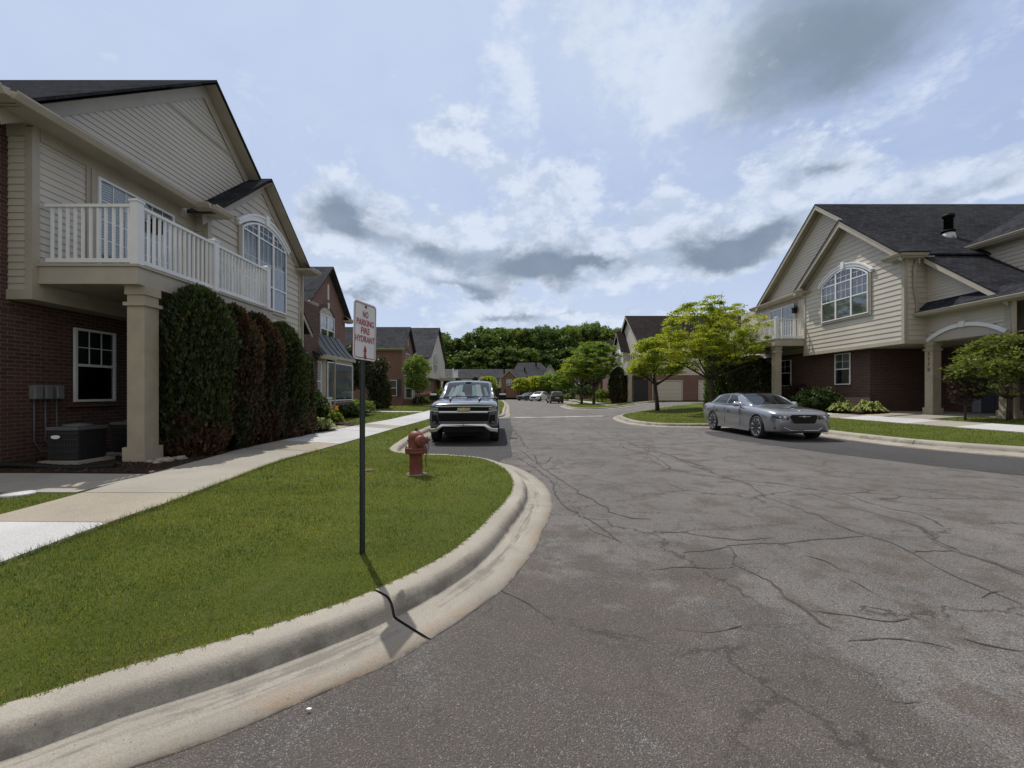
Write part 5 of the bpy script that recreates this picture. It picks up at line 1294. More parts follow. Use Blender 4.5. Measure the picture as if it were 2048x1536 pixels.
# house number in vertical numerals on the street face of the column
def text_mesh(txt, size, mat, name, parent, O, U, V, N, sx=1.0, depth=.006, align='CENTER', bold=0.0, fit=False):
    cu = bpy.data.curves.new('text', 'FONT'); cu.body = txt; cu.size = size; cu.align_x = align; cu.extrude = depth; cu.offset = bold; cu.resolution_u = 3
    ob = bpy.data.objects.new('text', cu); COL.objects.link(ob)
    bpy.context.view_layer.update()
    me = bpy.data.meshes.new_from_object(ob.evaluated_get(bpy.context.evaluated_depsgraph_get()))
    bpy.data.objects.remove(ob); bpy.data.curves.remove(cu)
    if fit:
        xs_ = [v.co.x for v in me.vertices]; sx = sx / (max(xs_) - min(xs_))
    off = WL.get(parent, Vector((0, 0, 0))); O, U, V, N = Vector(O), Vector(U), Vector(V), Vector(N)
    for v in me.vertices: v.co = O + U * (v.co.x * sx) + V * v.co.y + N * v.co.z - off
    me.materials.clear(); me.materials.append(mat)
    if U.cross(V).dot(N) < 0: me.flip_normals()
    me.name = name
    o = bpy.data.objects.new(name, me); COL.objects.link(o)
    if parent is not None: o.parent = parent
    WL[o] = off
    return o
for i, ch in enumerate('3978'):
    text_mesh(ch, .20, M['house_number'], 'house_numeral', hE, (XP + .12 - .163, yE0 - .1, GE + 2.25 - i * .205), (0, -1, 0), (0, 0, 1), (-1, 0, 0), .9, .008, 'CENTER', .004)
# trim
mb = MB()
mb.box(XE - .045, XE + .1, yE0 - .04, yE0 + .09, zc + .1, zeE - .1); mb.box(XE - .045, XE + .1, yE1 - .09, yE1 + .04, zc + .1, zeE - .1)
mb.box(XE - .05, XP + .1, yE0 - .05, yE0 - .03 + .04, zc - .05, zc + .1); mb.box(XE - .05, XE + .05, yE0 + .02, yE1 + .05, zc - .05, zc + .1)
fPo.bar(mb, yP0 - .08, yP0 + .1, zc + .02, 4.6, .022, .04)
fEa.bar(mb, yE1 + .3, 28.5, 6.6, 6.9, .02, .036)
for (f, c, zr, h, sl) in ((fE, cE, zrE - .03, hE_ + .2, SL), (fEa, AC, AR - .03, AH, .78)):
    for sg in (-1, 1):
        f.prism(mb, [(c, zr - .14), (c + sg * h, zr - h * sl - .14), (c + sg * (h - .02), zr - h * sl - .38), (c, zr - .46)], .034, .052)
        mb.quad(f.P(c, zr - .1, .03), f.P(c + sg * h, zr - h * sl - .1, .03), f.P(c + sg * h, zr - h * sl - .1, .42), f.P(c, zr - .1, .42))
zr_ = lambda y: AR - (AC - y) * .78
fPo.prism(mb, [(yE0, zr_(yE0) - .12), (yE0, zr_(yE0) - .42), (13.95, zr_(13.95) - .42), (13.95, zr_(13.95) - .12)], .024, .045)
mb.build('trim_board', M['trim'], hE)
# roofs
gable_roof(hE, 'x', cE, hE_ + .25, .05, zeE, zrE, 19.5, XE - .42, 'shingle', 'trim', fas=.24, ends=(False, True))
mb = MB()   # the big gable: long far slope, near slope running on down past the porch
def slabroof(pts, th=.06): mb.prism(pts, (0, 0, -th))
yfar = AC + AH + .1; zfar = AR - (AH + .1) * .78
slabroof([(XEa - .42, AC, AR), (31, AC, AR), (31, yfar, zfar), (XEa - .42, yfar, zfar)])
yn = yE0 - .25; zn = AR - (AC - yn) * .78
slabroof([(XEa - .42, AC, AR), (31, AC, AR), (31, yn, zn), (XEa - .42, yn, zn)])
yl = 13.75; zl = AR - (AC - yl) * .78
slabroof([(XP - .38, yn + .003, zn - .002), (18.2, yn + .003, zn - .002), (18.2, yl, zl), (XP - .38, yl, zl)])
mb.build('roof', M['shingle'], hE, fixn=True)
mb = MB()
for sg, (yy, zz) in ((1, (yfar, zfar)), (-1, (yn, zn))):
    x = XEa - .41
    mb.prism([(x, AC, AR - .06), (x, yy, zz - .06), (x, yy, zz - .28), (x, AC, AR - .30)], (.035, 0, 0))
mb.prism([(XP - .37, yn, zn - .06), (XP - .37, yl, zl - .06), (XP - .37, yl, zl - .26), (XP - .37, yn, zn - .26)], (.035, 0, 0))
mb.quad((XP - .36, yn, zn - .08), (XP - .36, yl, zl - .08), (XP + .02, yl, zl - .08), (XP + .02, yn, zn - .08))
mb.build('rake_board', M['trim'], hE, fixn=True)
# skirt roof over the porch front
mb = MB(); sx0, sx1 = XP - .5, XP - .01; sz = 4.56
mb.prism([(sx0, yP0 - 2.2, sz), (sx0, yE0 + .15, sz), (sx1, yE0 + .0, sz + .40), (sx1, yP0 - 2.2, sz + .40)], (0, 0, -.06)); mb.build('skirt_roof', M['shingle'], hE, fixn=True)
mb = MB()
gutter(mb, (sx0 + .02, yP0 - 2.2, sz - .04), (sx0 + .02, yE0 + .12, sz - .04), (-1, 0, 0)); mb.box(sx0 + .02, XP + .02, yP0 - 2.2, yE0 + .12, sz - .17, sz - .13)
gutter(mb, (XE - .42, yE0 - .3, zeE - .02), (XP - .3, yE0 - .3, zeE - .02), (0, -1, 0)); gutter(mb, (XE - .42, yE0 - .3, zeE - .02), (XE - .42, yE0 + .5, zeE - .02), (-1, 0, 0), .1)
mb.box(XE - .42, XP, yE0 - .3, yE0 + .5, zeE - .2, zeE - .14)
gutter(mb, (XE - .42, yE1 - .45, zeE - .06), (XE - .42, yE1 + .1, zeE - .06), (-1, 0, 0), .1); mb.box(XE - .42, XEa, yE1 - .45, yE1 + .15, zeE - .22, zeE - .17)
gutter(mb, (XEa - .32, yE1 + .1, AE - .02), (XEa - .32, 28.4, AE - .02), (-1, 0, 0)); mb.box(XEa - .32, XEa + .01, yE1 + .1, 28.4, AE - .2, AE - .14)
pipe(mb, [(XE + .45, yE0 - .12, zeE - .1), (XE + .30, yE0 - .1, zeE - .5), (XE + .30, yE0 - .1, sz + .9), (XE + .42, yE0 - .1, sz + .35), (XE + .42, yE0 - .1, sz - .1)])
pipe(mb, [(XP - .1, yP0 - .2, sz - .15), (XP - .05, yP0 - .2, zc + .2), (XP - .02, yP0 - .2, GE)])
mb.build('gutter', M['gutter'], hE)
mb = MB(); mb.prism([(XE - .52, yE0 - .42, zeE), (XP - .25, yE0 - .42, zeE), (XP - .25, yE0 + .15, zeE + .35), (XE - .2, yE0 + .2, zeE + .28)], (0, 0, -.05)); mb.build('eave_return', M['shingle'], hE, fixn=True)
# upper block set back, hip end
hx, hy, hz_ = 17.36 * SE, YX(1921, 17.36 * SE), 7.05 + .12
mb = MB(); fH = Face((hx + .45, 0, 0), (0, 1, 0), (-1, 0, 0)); mb.box(hx + .462, 28, 5.5, hy - .4, 3.3, hz_ - .1)
fH.siding(mb, [(5.5, 3.5), (hy - .4, 3.5), (hy - .4, hz_ - .1), (5.5, hz_ - .1)], .15, .022); mb.build('upper_wall', M['siding'], hE)
mb = MB(); r = 3.6; k = .85
slp = lambda p: mb.prism(p, (0, 0, -.06))
slp([(hx, hy, hz_), (hx, 4.5, hz_), (hx + r, 4.5, hz_ + r * k), (hx + r, hy - r, hz_ + r * k)]); slp([(hx, hy, hz_), (hx + 2 * r, hy, hz_), (hx + r, hy - r, hz_ + r * k)]); slp([(hx + 2 * r, hy, hz_), (hx + 2 * r, 4.5, hz_), (hx + r, 4.5, hz_ + r * k), (hx + r, hy - r, hz_ + r * k)])
mb.build('hip_roof', M['shingle'], hE, fixn=True)
mb = MB(); gutter(mb, (hx + .02, 4.5, hz_ - .03), (hx + .02, hy, hz_ - .03), (-1, 0, 0)); mb.box(hx + .02, hx + .47, 4.5, hy, hz_ - .2, hz_ - .14); mb.build('gutter', M['gutter'], hE)
# windows
u0, u1 = YX(1740.5, XE), YX(1647, XE); z0 = CH + .223 * XE; z1 = CH + .334 * XE; ri = .035 * XE
window(hE, fE, u0, u1, z0, z1, 3, 2, 3, ri, 'trim', 1.0, True, base=.06, meet=CH + .282 * XE)
hood(hE, fE, u0, u1, z1, ri)
window(hE, fEa, YX(1592, XEa), YX(1543, XEa), zc + .75, CH + .313 * XEa, 3, 4, 2, None, 'trim', 1.0, False, base=.05, name='sliding_door')
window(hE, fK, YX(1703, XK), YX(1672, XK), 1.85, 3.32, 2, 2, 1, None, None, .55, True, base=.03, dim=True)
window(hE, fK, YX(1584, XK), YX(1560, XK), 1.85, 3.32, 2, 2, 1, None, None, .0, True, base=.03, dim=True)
mb = MB(); y = YX(1595, XEa); fEa.bar(mb, y - .09, y + .09, 5.9, 6.15, .08, .26); fEa.bar(mb, y - .12, y + .12, 6.15, 6.19, .05, .29); fEa.bar(mb, y - .02, y + .02, 6.19, 6.45, .14, .18); fEa.bar(mb, y - .02, y + .02, 6.25, 6.29, .03, .18); mb.build('wall_lantern', M['black'], hE)
# balcony
bxE = 13.44 * SE; byE = YX(1552, bxE); byF = byE + 4.6; dE = ZY(678, byE)
mb = MB(); mb.box(bxE - .1, XEa + .0, byE - .1, byF + .1, dE - .36, dE - .03); mb.box(bxE - .13, XEa, byE - .13, byF + .13, dE - .029, dE + .012); bal = mb.build('balcony', M['trim'], hE)
mb = MB(); railing(mb, (bxE, byE, 0), (XE - .03, byE, 0), dE, step=.12); railing(mb, (bxE, byE, 0), (bxE, byF, 0), dE, step=.12); mb.build('railing', M['white'], bal)
for x, y in ((bxE, byE), (bxE, byF), (bxE, (byE + byF) / 2)):
    mb = MB(); post(mb, x, y, dE + .012, dE + 1.09, .13); mb.build('post', M['white'], bal)
for y in (byE + .2, byF - .2):
    mb = MB(); column(mb, bxE + .15, y, .45, dE - .36, .32); mb.build('column', M['stucco'], bal)
# flue pipe on the roof
yv = 17.6 * SE; xv = 873 / F * yv; zv = AR - (AC - yv) * .78
mb = MB(); mb.lathe([(.27, -.15), (.20, .25), (.16, .3)], (xv, yv, zv), n=20); fl = mb.build('flue_base', M['galv'], hE)
mb = MB(); mb.lathe([(.15, .25), (.15, .92), (.20, .92), (.20, 1.04), (.05, 1.08)], (xv, yv, zv), n=20); mb.lathe([(.23, .34), (.23, .37), (.15, .4)], (xv, yv, zv), n=20); mb.build('flue_pipe', M['black'], hE)

# ================================================================ second house on the right, garages facing us
hF = thing('townhouse', 'sided house with two garage doors facing the drive, beyond the tree island on the right', 'house', (18, 54, .6))
XF = 14.3; yF0 = 48.0; AFc, AFr, AFe = 53.4, 10.9, 6.9
mb = MB(); mb.box(XF + .3, 34, yF0, 62, .3, 3.4); mb.build('brick_wall', M['brick_light'], hF)
fF = Face((XF, 0, 0), (0, 1, 0), (-1, 0, 0)); fFb = Face((XF - .7, 0, 0), (0, 1, 0), (-1, 0, 0))
mb = MB(); mb.box(XF + .012, 34, yF0, 62, 3.4, AFe); hh = 5.4
fF.siding(mb, [(yF0, 3.4), (62, 3.4), (62, AFe), (yF0, AFe)], .2, .028)
mb.prism([(XF + .012, AFc - hh, AFe), (XF + .012, AFc + hh, AFe), (XF + .012, AFc, AFe + hh * .7)], (2, 0, 0)); fF.siding(mb, [(AFc - hh, AFe), (AFc + hh, AFe), (AFc, AFe + hh * .7)], .15, .025)
Face((0, yF0, 0), (1, 0, 0), (0, -1, 0)).siding(mb, [(XF, 3.4), (34, 3.4), (34, AFe), (XF, AFe)], .2, .028)
mb.box(XF - .69, XF + .1, 53.0, 57.6, 3.4, 6.6); fFb.siding(mb, [(53.0, 3.4), (57.6, 3.4), (57.6, 6.6), (55.3, 6.6 + 2.3 * 1.0), (53.0, 6.6)], .25, .035); mb.prism([(XF - .69, 53, 6.6), (XF - .69, 57.6, 6.6), (XF - .69, 55.3, 8.9)], (1, 0, 0))
Face((0, 53.0, 0), (1, 0, 0), (0, -1, 0)).siding(mb, [(XF - .69, 3.4), (XF, 3.4), (XF, 6.6), (XF - .69, 6.6)], .25, .03)
mb.build('siding_wall', M['siding_pale'], hF)
gable_roof(hF, 'x', AFc, hh, .3, AFe + .1, AFr, 34, XF - .4, 'shingle_brown', 'trim', fas=.26, ends=(False, True))
gable_roof(hF, 'x', 55.3, 2.35, .3, 6.75, 9.2, XF + 4, XF - 1.1, 'shingle_brown', 'trim', fas=.24, ends=(False, True))
window(hF, fFb, 54.4, 56.3, 4.3, 6.0, 1, 1, 3, .6, None, .4, True, base=.06, dim=True); hood(hF, fFb, 54.4, 56.3, 6.0, .6)
window(hF, fF, 50.4, 52.2, 4.1, 6.1, 2, 3, 2, None, 'trim', .8, False, base=.05, name='sliding_door', dim=True)
mb = MB(); mb.box(12.6, XF, 48.2, 53.0, 3.4, 3.75); bal = mb.build('balcony', M['trim'], hF)
mb = MB(); railing(mb, (12.7, 48.3, 0), (XF, 48.3, 0), 3.75); railing(mb, (12.7, 48.3, 0), (12.7, 53, 0), 3.75); post(mb, 12.7, 48.3, 3.75, 4.85, .14); mb.build('railing', M['white'], bal)
mb = MB(); column(mb, 13.1, 48.4, .45, 3.4, .4); mb.build('column', M['stucco'], bal)
fFs = Face((0, yF0, 0), (1, 0, 0), (0, -1, 0))
pxF = lambda px: (px - CX) / F * yF0
for a, b in ((1316, 1363), (1398, 1445)):
    mb = MB(); a, b = pxF(a), pxF(b); zb = gR(20) + .02
    for k in range(5): fFs.bar(mb, a, b, zb + k * .43, zb + k * .43 + .42, .0, .05 + .002 * (k % 2))
    g = mb.build('garage_door', M['door'], hF)
    mb = MB(); fFs.bar(mb, a - .13, a - .004, zb, zb + 2.3, .0, .08); fFs.bar(mb, b + .004, b + .13, zb, zb + 2.3, 0, .08); fFs.bar(mb, a - .13, b + .13, zb + 2.17, zb + 2.33, 0, .085); mb.build('door_casing', M['trim'], g)
mb = MB(); pipe(mb, [(pxF(1305), yF0 - .05, 3.4), (pxF(1305), yF0 - .05, .5)], .09, .07); gutter(mb, (XF - .4, yF0 - .3, AFe - .1), (34, yF0 - .3, AFe - .1), (0, -1, 0)); mb.build('gutter', M['gutter'], hF)
mb = MB(); mb.box(pxF(1268), pxF(1296), yF0 - .04, yF0 - .001, .4, 2.9); mb.build('entry_shade_panel', M['dark'], hF)  # flat near-black panel on the wall, painted as the shade of an entry
# brick gable wing behind it
hF2 = thing('townhouse', 'brick gabled house half hidden behind the garage house on the right', 'house', (16, 66, .6))
mb = MB(); mb.box(14.6, 30, 63, 70, .3, 6.8); mb.prism([(14.6, 63, 6.8), (14.6, 70, 6.8), (14.6, 66.5, 9.2)], (6, 0, 0)); mb.build('brick_wall', M['brick_light'], hF2)
gable_roof(hF2, 'x', 66.5, 3.5, .3, 6.85, 9.4, 30, 14.3, 'shingle_brown', 'trim', fas=.25, ends=(False, True))
window(hF2, Face((14.6, 0, 0), (0, 1, 0), (-1, 0, 0)), 65.4, 67.4, 4.0, 5.8, 2, 2, 2, None, 'trim', .5, True)
# third on the right
hG = thing('townhouse', 'low slate roofed house with porch columns, far behind the pair of island trees', 'house', (15, 80, .5))
mb = MB(); mb.box(11.8, 30, 76, 84, .3, 5.3); mb.build('brick_wall', M['brick_light'], hG)
fG = Face((11.8, 0, 0), (0, 1, 0), (-1, 0, 0)); mb = MB(); fG.siding(mb, [(76, 3), (84, 3), (84, 5.4), (80, 8.1), (76, 5.4)], .25, .03); mb.prism([(11.81, 76, 5.3), (11.81, 84, 5.3), (11.81, 80, 8.2)], (3, 0, 0)); mb.build('siding_wall', M['siding_pale'], hG)
gable_roof(hG, 'x', 80, 4, .3, 5.45, 8.5, 30, 11.3, 'shingle_grey', 'trim', fas=.25, ends=(False, True))
fGs = Face((0, 76, 0), (1, 0, 0), (0, -1, 0))
window(hG, fGs, 13.1, 14.4, 1.4, 3.2, 2, 2, 2, None, None, .7, True)
for x in (11.3, 12.2, 15.2):
    mb = MB(); column(mb, x, 75.6, .5, 3.2, .3); mb.build('porch_column', M['stucco'], hG)
mb = MB(); mb.prism([(10.6, 74.8, 3.2), (15.8, 74.8, 3.2), (15.8, 76, 3.8), (10.6, 76, 3.8)], (0, 0, .08)); mb.build('porch_roof', M['shingle'], hG, fixn=True)
# ================================================================ the long house closing the street
hH = thing('townhouse', 'long grey roofed house with a brick gable closing the far end of the street', 'house', (0, 104, .2))
yH = 100.0; pxH = lambda px: (px - CX) / F * yH
mb = MB(); mb.box(pxH(880), pxH(1112), yH, yH + 11, .0, 2.6); mb.build('brick_wall', M['brick_light'], hH)
fH = Face((0, yH, 0), (1, 0, 0), (0, -1, 0))
mb = MB(); fH.siding(mb, [(pxH(880), 2.6), (pxH(1003), 2.6), (pxH(1003), 5), (pxH(880), 5)], .25, .03); fH.siding(mb, [(pxH(1034), 2.6), (pxH(1112), 2.6), (pxH(1112), 5), (pxH(1034), 5)], .25, .03); mb.box(pxH(880), pxH(1112), yH + .02, yH + 11, 2.6, 4.9); mb.build('siding_wall', M['siding'], hH)
mb = MB(); fH.bar(mb, pxH(1003), pxH(1034), .0, 4.9, -.2, .6); fH.prism(mb, [(pxH(1003), 4.9), (pxH(1034), 4.9), (pxH(1018.5), 6.5)], -2, .6); mb.build('brick_gable', M['brick_light'], hH)
gable_roof(hH, 'y', pxH(1018.5), (pxH(1034) - pxH(1003)) / 2, .25, 4.95, 6.75, yH - .9, yH + 5, 'shingle', 'trim', 'gable_roof', fas=.22, ends=(True, False))
def froof(pts): mb.prism(pts, (0, 0, -.08))
mb = MB(); x0, x1 = pxH(876), pxH(1026); froof([(x0, yH - .4, 4.8), (x1, yH - .4, 4.8), (x1, yH + 4.5, 7.1), (x0, yH + 4.5, 7.1)]); froof([(x0, yH + 9.4, 4.8), (x1, yH + 9.4, 4.8), (x1, yH + 4.5, 7.1), (x0, yH + 4.5, 7.1)])
x2, x3 = pxH(1018), pxH(1114); q0, q1 = pxH(1036), pxH(1084); froof([(x2, yH - .4, 4.8), (x3, yH - .4, 4.8), (q1, yH + 5.5, 8.7), (q0, yH + 5.5, 8.7)]); froof([(x2, yH - .4, 4.8), (q0, yH + 5.5, 8.7), (x2, yH + 11.4, 4.8)]); froof([(x3, yH - .4, 4.8), (q1, yH + 5.5, 8.7), (x3, yH + 11.4, 4.8)]); froof([(x2, yH + 11.4, 4.8), (x3, yH + 11.4, 4.8), (q1, yH + 5.5, 8.7), (q0, yH + 5.5, 8.7)])
mb.build('roof', M['shingle_grey'], hH, fixn=True)
mb = MB(); c = pxH(1100); fH.prism(mb, [(c - 2, 4.9), (c + 2, 4.9), (c, 7.6)], -2, .5); fH.bar(mb, c - 2, c + 2, 0, 4.9, -.2, .5); mb.build('siding_gable', M['siding_pale'], hH)
gable_roof(hH, 'y', c, 2, .3, 5, 7.9, yH - .9, yH + 6, 'shingle_grey', 'trim', 'gable_roof', fas=.22, ends=(True, False))
mb = MB(); c = pxH(963); fH.prism(mb, [(c - .7, 4.7), (c + .7, 4.7), (c, 5.7)], -1.5, .45); mb.build('dormer', M['siding'], hH)
gable_roof(hH, 'y', c, .75, .15, 4.9, 5.9, yH - .7, yH + 2.5, 'shingle', 'trim', 'dormer_roof', fas=.12)
for a, b, o in ((960, 967, 0), (986, 994, 0), (1013, 1024, .6)):
    window(hH, Face((0, yH - o, 0), (1, 0, 0), (0, -1, 0)), pxH(a), pxH(b), 3.1, 4.5, 1, 1, 2, None, None, .6, True, base=.04)
mb = MB()
for a in (984.3, 995.7): fH.bar(mb, pxH(a) - .22, pxH(a) + .22, 3.1, 4.5, .032, .07)
mb.build('shutter', M['shutter'], hH)
mb = MB()
for px in (1008, 1050, 1074):
    x = pxH(px); z = 5.7 if px < 1060 else 7.4; mb.lathe([(.16, 0), (.16, 1.5), (.24, 1.5), (.24, 1.7)], (x, yH + (2 if px < 1060 else 4), z), n=10)
mb.build('flue_pipe', M['black'], hH)
mb = MB(); mb.box(pxH(985), pxH(1001), yH - .06, yH - .01, .1, 2.4); mb.box(pxH(1040), pxH(1058), yH - .06, yH - .01, .1, 2.4); mb.build('porch_shade_panel', M['dark'], hH)  # near-black boxes on the wall paint in porch shade; no hollow behind
mb = MB(); mb.box(pxH(1008), pxH(1012), yH - .68, yH - .61, .1, 2.2); mb.build('entry_door', M['shutter'], hH)
# ---------------------------------------------------------------- sign, hydrant and the small things
sx_, sy_ = G(728, 1100, .19); zb = zL(sx_, sy_)
sg = thing('parking_sign', 'white no parking sign with red letters on a dark green post in the lawn', 'sign', (sx_, sy_, zb))
mb = MB()   # U-channel post
Ux, Uy = math.cos(math.radians(-48)), math.sin(math.radians(-48))     # sign face turned: U along the face to the viewer's right
U = Vector((Ux, Uy, 0)); U = Vector((math.cos(math.radians(52)), -math.sin(math.radians(52)), 0)) * 1.0
U = Vector((.27, .96, 0)).normalized(); N = Vector((-U.y, U.x, 0))
if N.y > 0: N = -N
Pt = lambda u, n, z: Vector((sx_, sy_, zb)) + U * u + N * n + Vector((0, 0, z))
sec = [(-.026, .0), (-.017, .0), (-.013, .016), (.013, .016), (.017, 0), (.026, 0), (.026, -.004), (.020, -.004), (.016, .020), (-.016, .020), (-.020, -.004), (-.026, -.004)]
a = [Pt(u, n - .02, -.05) for u, n in sec]; b = [Pt(u, n - .02, 2.06) for u, n in sec]
for i in range(len(sec)):
    j = (i + 1) % len(sec); mb.quad(a[i], a[j], b[j], b[i])
mb.poly(b); 
for k in range(24): mb.lathe([(.0, .0), (.006, .0), (.006, .002)], Pt(0, -.003, .5 + k * .05), N, 6)
mb.build('post', M['green_metal'], sg, fixn=True)
# panel: rounded plate, a little bent at the foot
tilt = math.radians(1.5); W2, H2 = .155, .235; zc_ = 1.98
tU = (U * math.cos(tilt) + Vector((0, 0, -math.sin(tilt)))).normalized(); tV = (Vector((0, 0, 1)) * math.cos(tilt) + U * math.sin(tilt)).normalized()
C0 = Pt(.0, .012, zc_ - zb)
def Sg(x, y, n=0.0): return C0 + tU * x + tV * y + N * n
def rrect(w, h, r, seg=6):
    p = []
    for cx_, cy_, a0 in ((w - r, h - r, 0), (-w + r, h - r, 90), (-w + r, -h + r, 180), (w - r, -h + r, 270)):
        for k in range(seg + 1):
            a_ = math.radians(a0 + 90 * k / seg); p.append((cx_ + r * math.cos(a_), cy_ + r * math.sin(a_)))
    return p
mb = MB(); o_ = rrect(W2, H2, .035); mb.prism([Sg(x, y, 0) for x, y in o_], N * -.003)
pl = mb.build('panel', M['sign_face'], sg, fixn=True)
mb = MB(); A1 = rrect(W2 - .012, H2 - .012, .026); A2 = rrect(W2 - .019, H2 - .019, .02)
for i in range(len(A1)):
    j = (i + 1) % len(A1); q = [Sg(*A1[i], .0012), Sg(*A1[j], .0012), Sg(*A2[j], .0012), Sg(*A2[i], .0012)]
    mb.quad(*q)
mb.build('border', M['sign_red'], pl)
for txt, y, h, w in (('NO', .112, .052, .074), ('PARKING', .044, .052, .235), ('FIRE', -.022, .052, .118), ('HYDRANT', -.090, .052, .262)):
    text_mesh(txt, h * 1.38, M['sign_red'], 'lettering', pl, Sg(0, y, .0018), tU, tV, N, w, .0004, 'CENTER', .0011, True)
# hydrant pictogram with arrows at both ends
mb = MB(); z_ = .0020
def fl(pts, m=0): mb.poly([Sg(x, y - .165, z_) for x, y in pts], m)
fl([(-.013, -.033), (.013, -.033), (.013, .026), (.008, .036), (-.008, .036), (-.013, .026)]); fl([(-.021, -.004), (.021, -.004), (.021, .012), (-.021, .012)]); fl([(-.02, -.040), (.02, -.040), (.02, -.032), (-.02, -.032)]); fl([(-.018, .020), (.018, .020), (.018, .027), (-.018, .027)])
z_ = .0024; fl([(-.012, -.045), (0, -.058), (.012, -.045)], 1); fl([(-.009, .040), (.009, .040), (0, .05)], 1)
mb.build('hydrant_symbol', [M['sign_red'], M['sign_black']], pl)
for y in (.2, -.215):
    mb = MB(); mb.lathe([(.011, 0), (.011, .006), (.004, .008)], Sg(0, y, .001), N, 8); mb.build('bolt', M['sign_black'], pl)

hx_, hy_ = G(832, 950, .19); zb = zL(hx_, hy_)
hy = thing('fire_hydrant', 'weathered red fire hydrant standing in the grass in front of the pickup', 'fire hydrant', (hx_, hy_, zb))
O = (hx_, hy_, zb)
mb = MB(); mb.lathe([(.135, -.02), (.135, .012), (.105, .014), (.102, .03), (.10, .31), (.11, .33), (.165, .335), (.17, .345), (.17, .372), (.165, .38)], O, n=32); mb.build('lower_barrel', M['hydrant'], hy)
mb = MB(); mb.lathe([(.165, .382), (.17, .388), (.17, .412), (.163, .42), (.122, .425), (.118, .44), (.118, .56), (.122, .575), (.118, .60), (.10, .64), (.07, .665), (.045, .675), (.035, .68)], O, n=32); mb.build('barrel', M['hydrant'], hy)
mb = MB(); mb.lathe([(.036, .678), (.036, .70), (.022, .702), (.022, .73), (.012, .735)], O, n=6, smooth=False); mb.build('operating_nut', M['rust'], hy)
def nozzle(d, r, ln, name):
    d = Vector(d).normalized(); mb = MB(); o2 = Vector(O) + Vector((0, 0, .53))
    mb.lathe([(r * .86, .08), (r * .86, .11 + ln * .3), (r * .95, .115 + ln * .3)], o2, d, 24); mb.lathe([(r, .117 + ln * .3), (r * 1.06, .12 + ln * .3), (r * 1.06, .15 + ln * .6), (r * .96, .165 + ln * .7), (r * .5, .17 + ln * .75)], o2, d, 24)
    n = mb.build(name, M['hydrant'], hy)
    mb = MB(); mb.lathe([(r * .3, .165 + ln * .7), (r * .3, .2 + ln * .75), (r * .18, .203 + ln * .75)], o2, d, 5, smooth=False); mb.build('cap_nut', M['rust'], n)
nozzle((.62, -.78, 0), .083, .05, 'pumper_cap'); nozzle((.95, .42, 0), .06, .03, 'hose_cap'); nozzle((-.42, -.1, 0), .0601, -.09, 'rear_cap')
mb = MB()
for k in range(12):
    a_ = 2 * PI * k / 12; mb.lathe([(.011, .318), (.011, .334), (.004, .334)], (hx_ + .152 * math.cos(a_), hy_ + .152 * math.sin(a_), zb), n=6); mb.lathe([(.011, .421), (.011, .44), (.002, .442)], (hx_ + .152 * math.cos(a_), hy_ + .152 * math.sin(a_), zb), n=6)
mb.build('flange_bolts', M['rust'], hy)
mb = MB(); c0 = Vector(O) + Vector((.14, .07, .44)); 
for k in range(14):
    t_ = k / 13; p = Vector((O[0] + .17 + .02 * math.sin(t_ * 6), O[1] + .02 + .03 * math.cos(t_ * 4), zb + .5 - t_ * .36)); a_ = (k % 2) * PI / 2
    rr = [p + Vector((.012 * math.cos(a_) * math.cos(q), .012 * math.sin(a_) * math.cos(q), .02 * math.sin(q))) for q in [i * PI / 4 for i in range(9)]]
    mb.tube(rr, .0035, 5, cap=False)
mb.build('chain', M['rust'], hy)
mb = MB(); mb.lathe([(.16, -.01), (.17, .006), (.15, .012)], O, n=20); mb.build('base_flange', M['walk_old'], hy)

def disc(name, label, cat, px, py, r, mat, h=.015, group=None):
    x, y = G(px, py, .22); z = zL(x, y) if x < 0 else zR(x, y)
    mb = MB(); mb.lathe([(r, -.03), (r, h * .6), (r * .92, h), (r * .2, h * 1.15), (0, h * 1.15)], (x, y, z), n=28); o = mb.build(name, M[mat], None); tag(o, label, cat, group); return o
disc('valve_cover', 'small round rusty valve cover in the lawn beside the sign post', 'valve cover', 737, 944, .09, 'rust', .012)
disc('access_lid', 'round white access lid in the grass beside the cross walk', 'lid', 36, 1001, .15, 'pale_lid', .03)
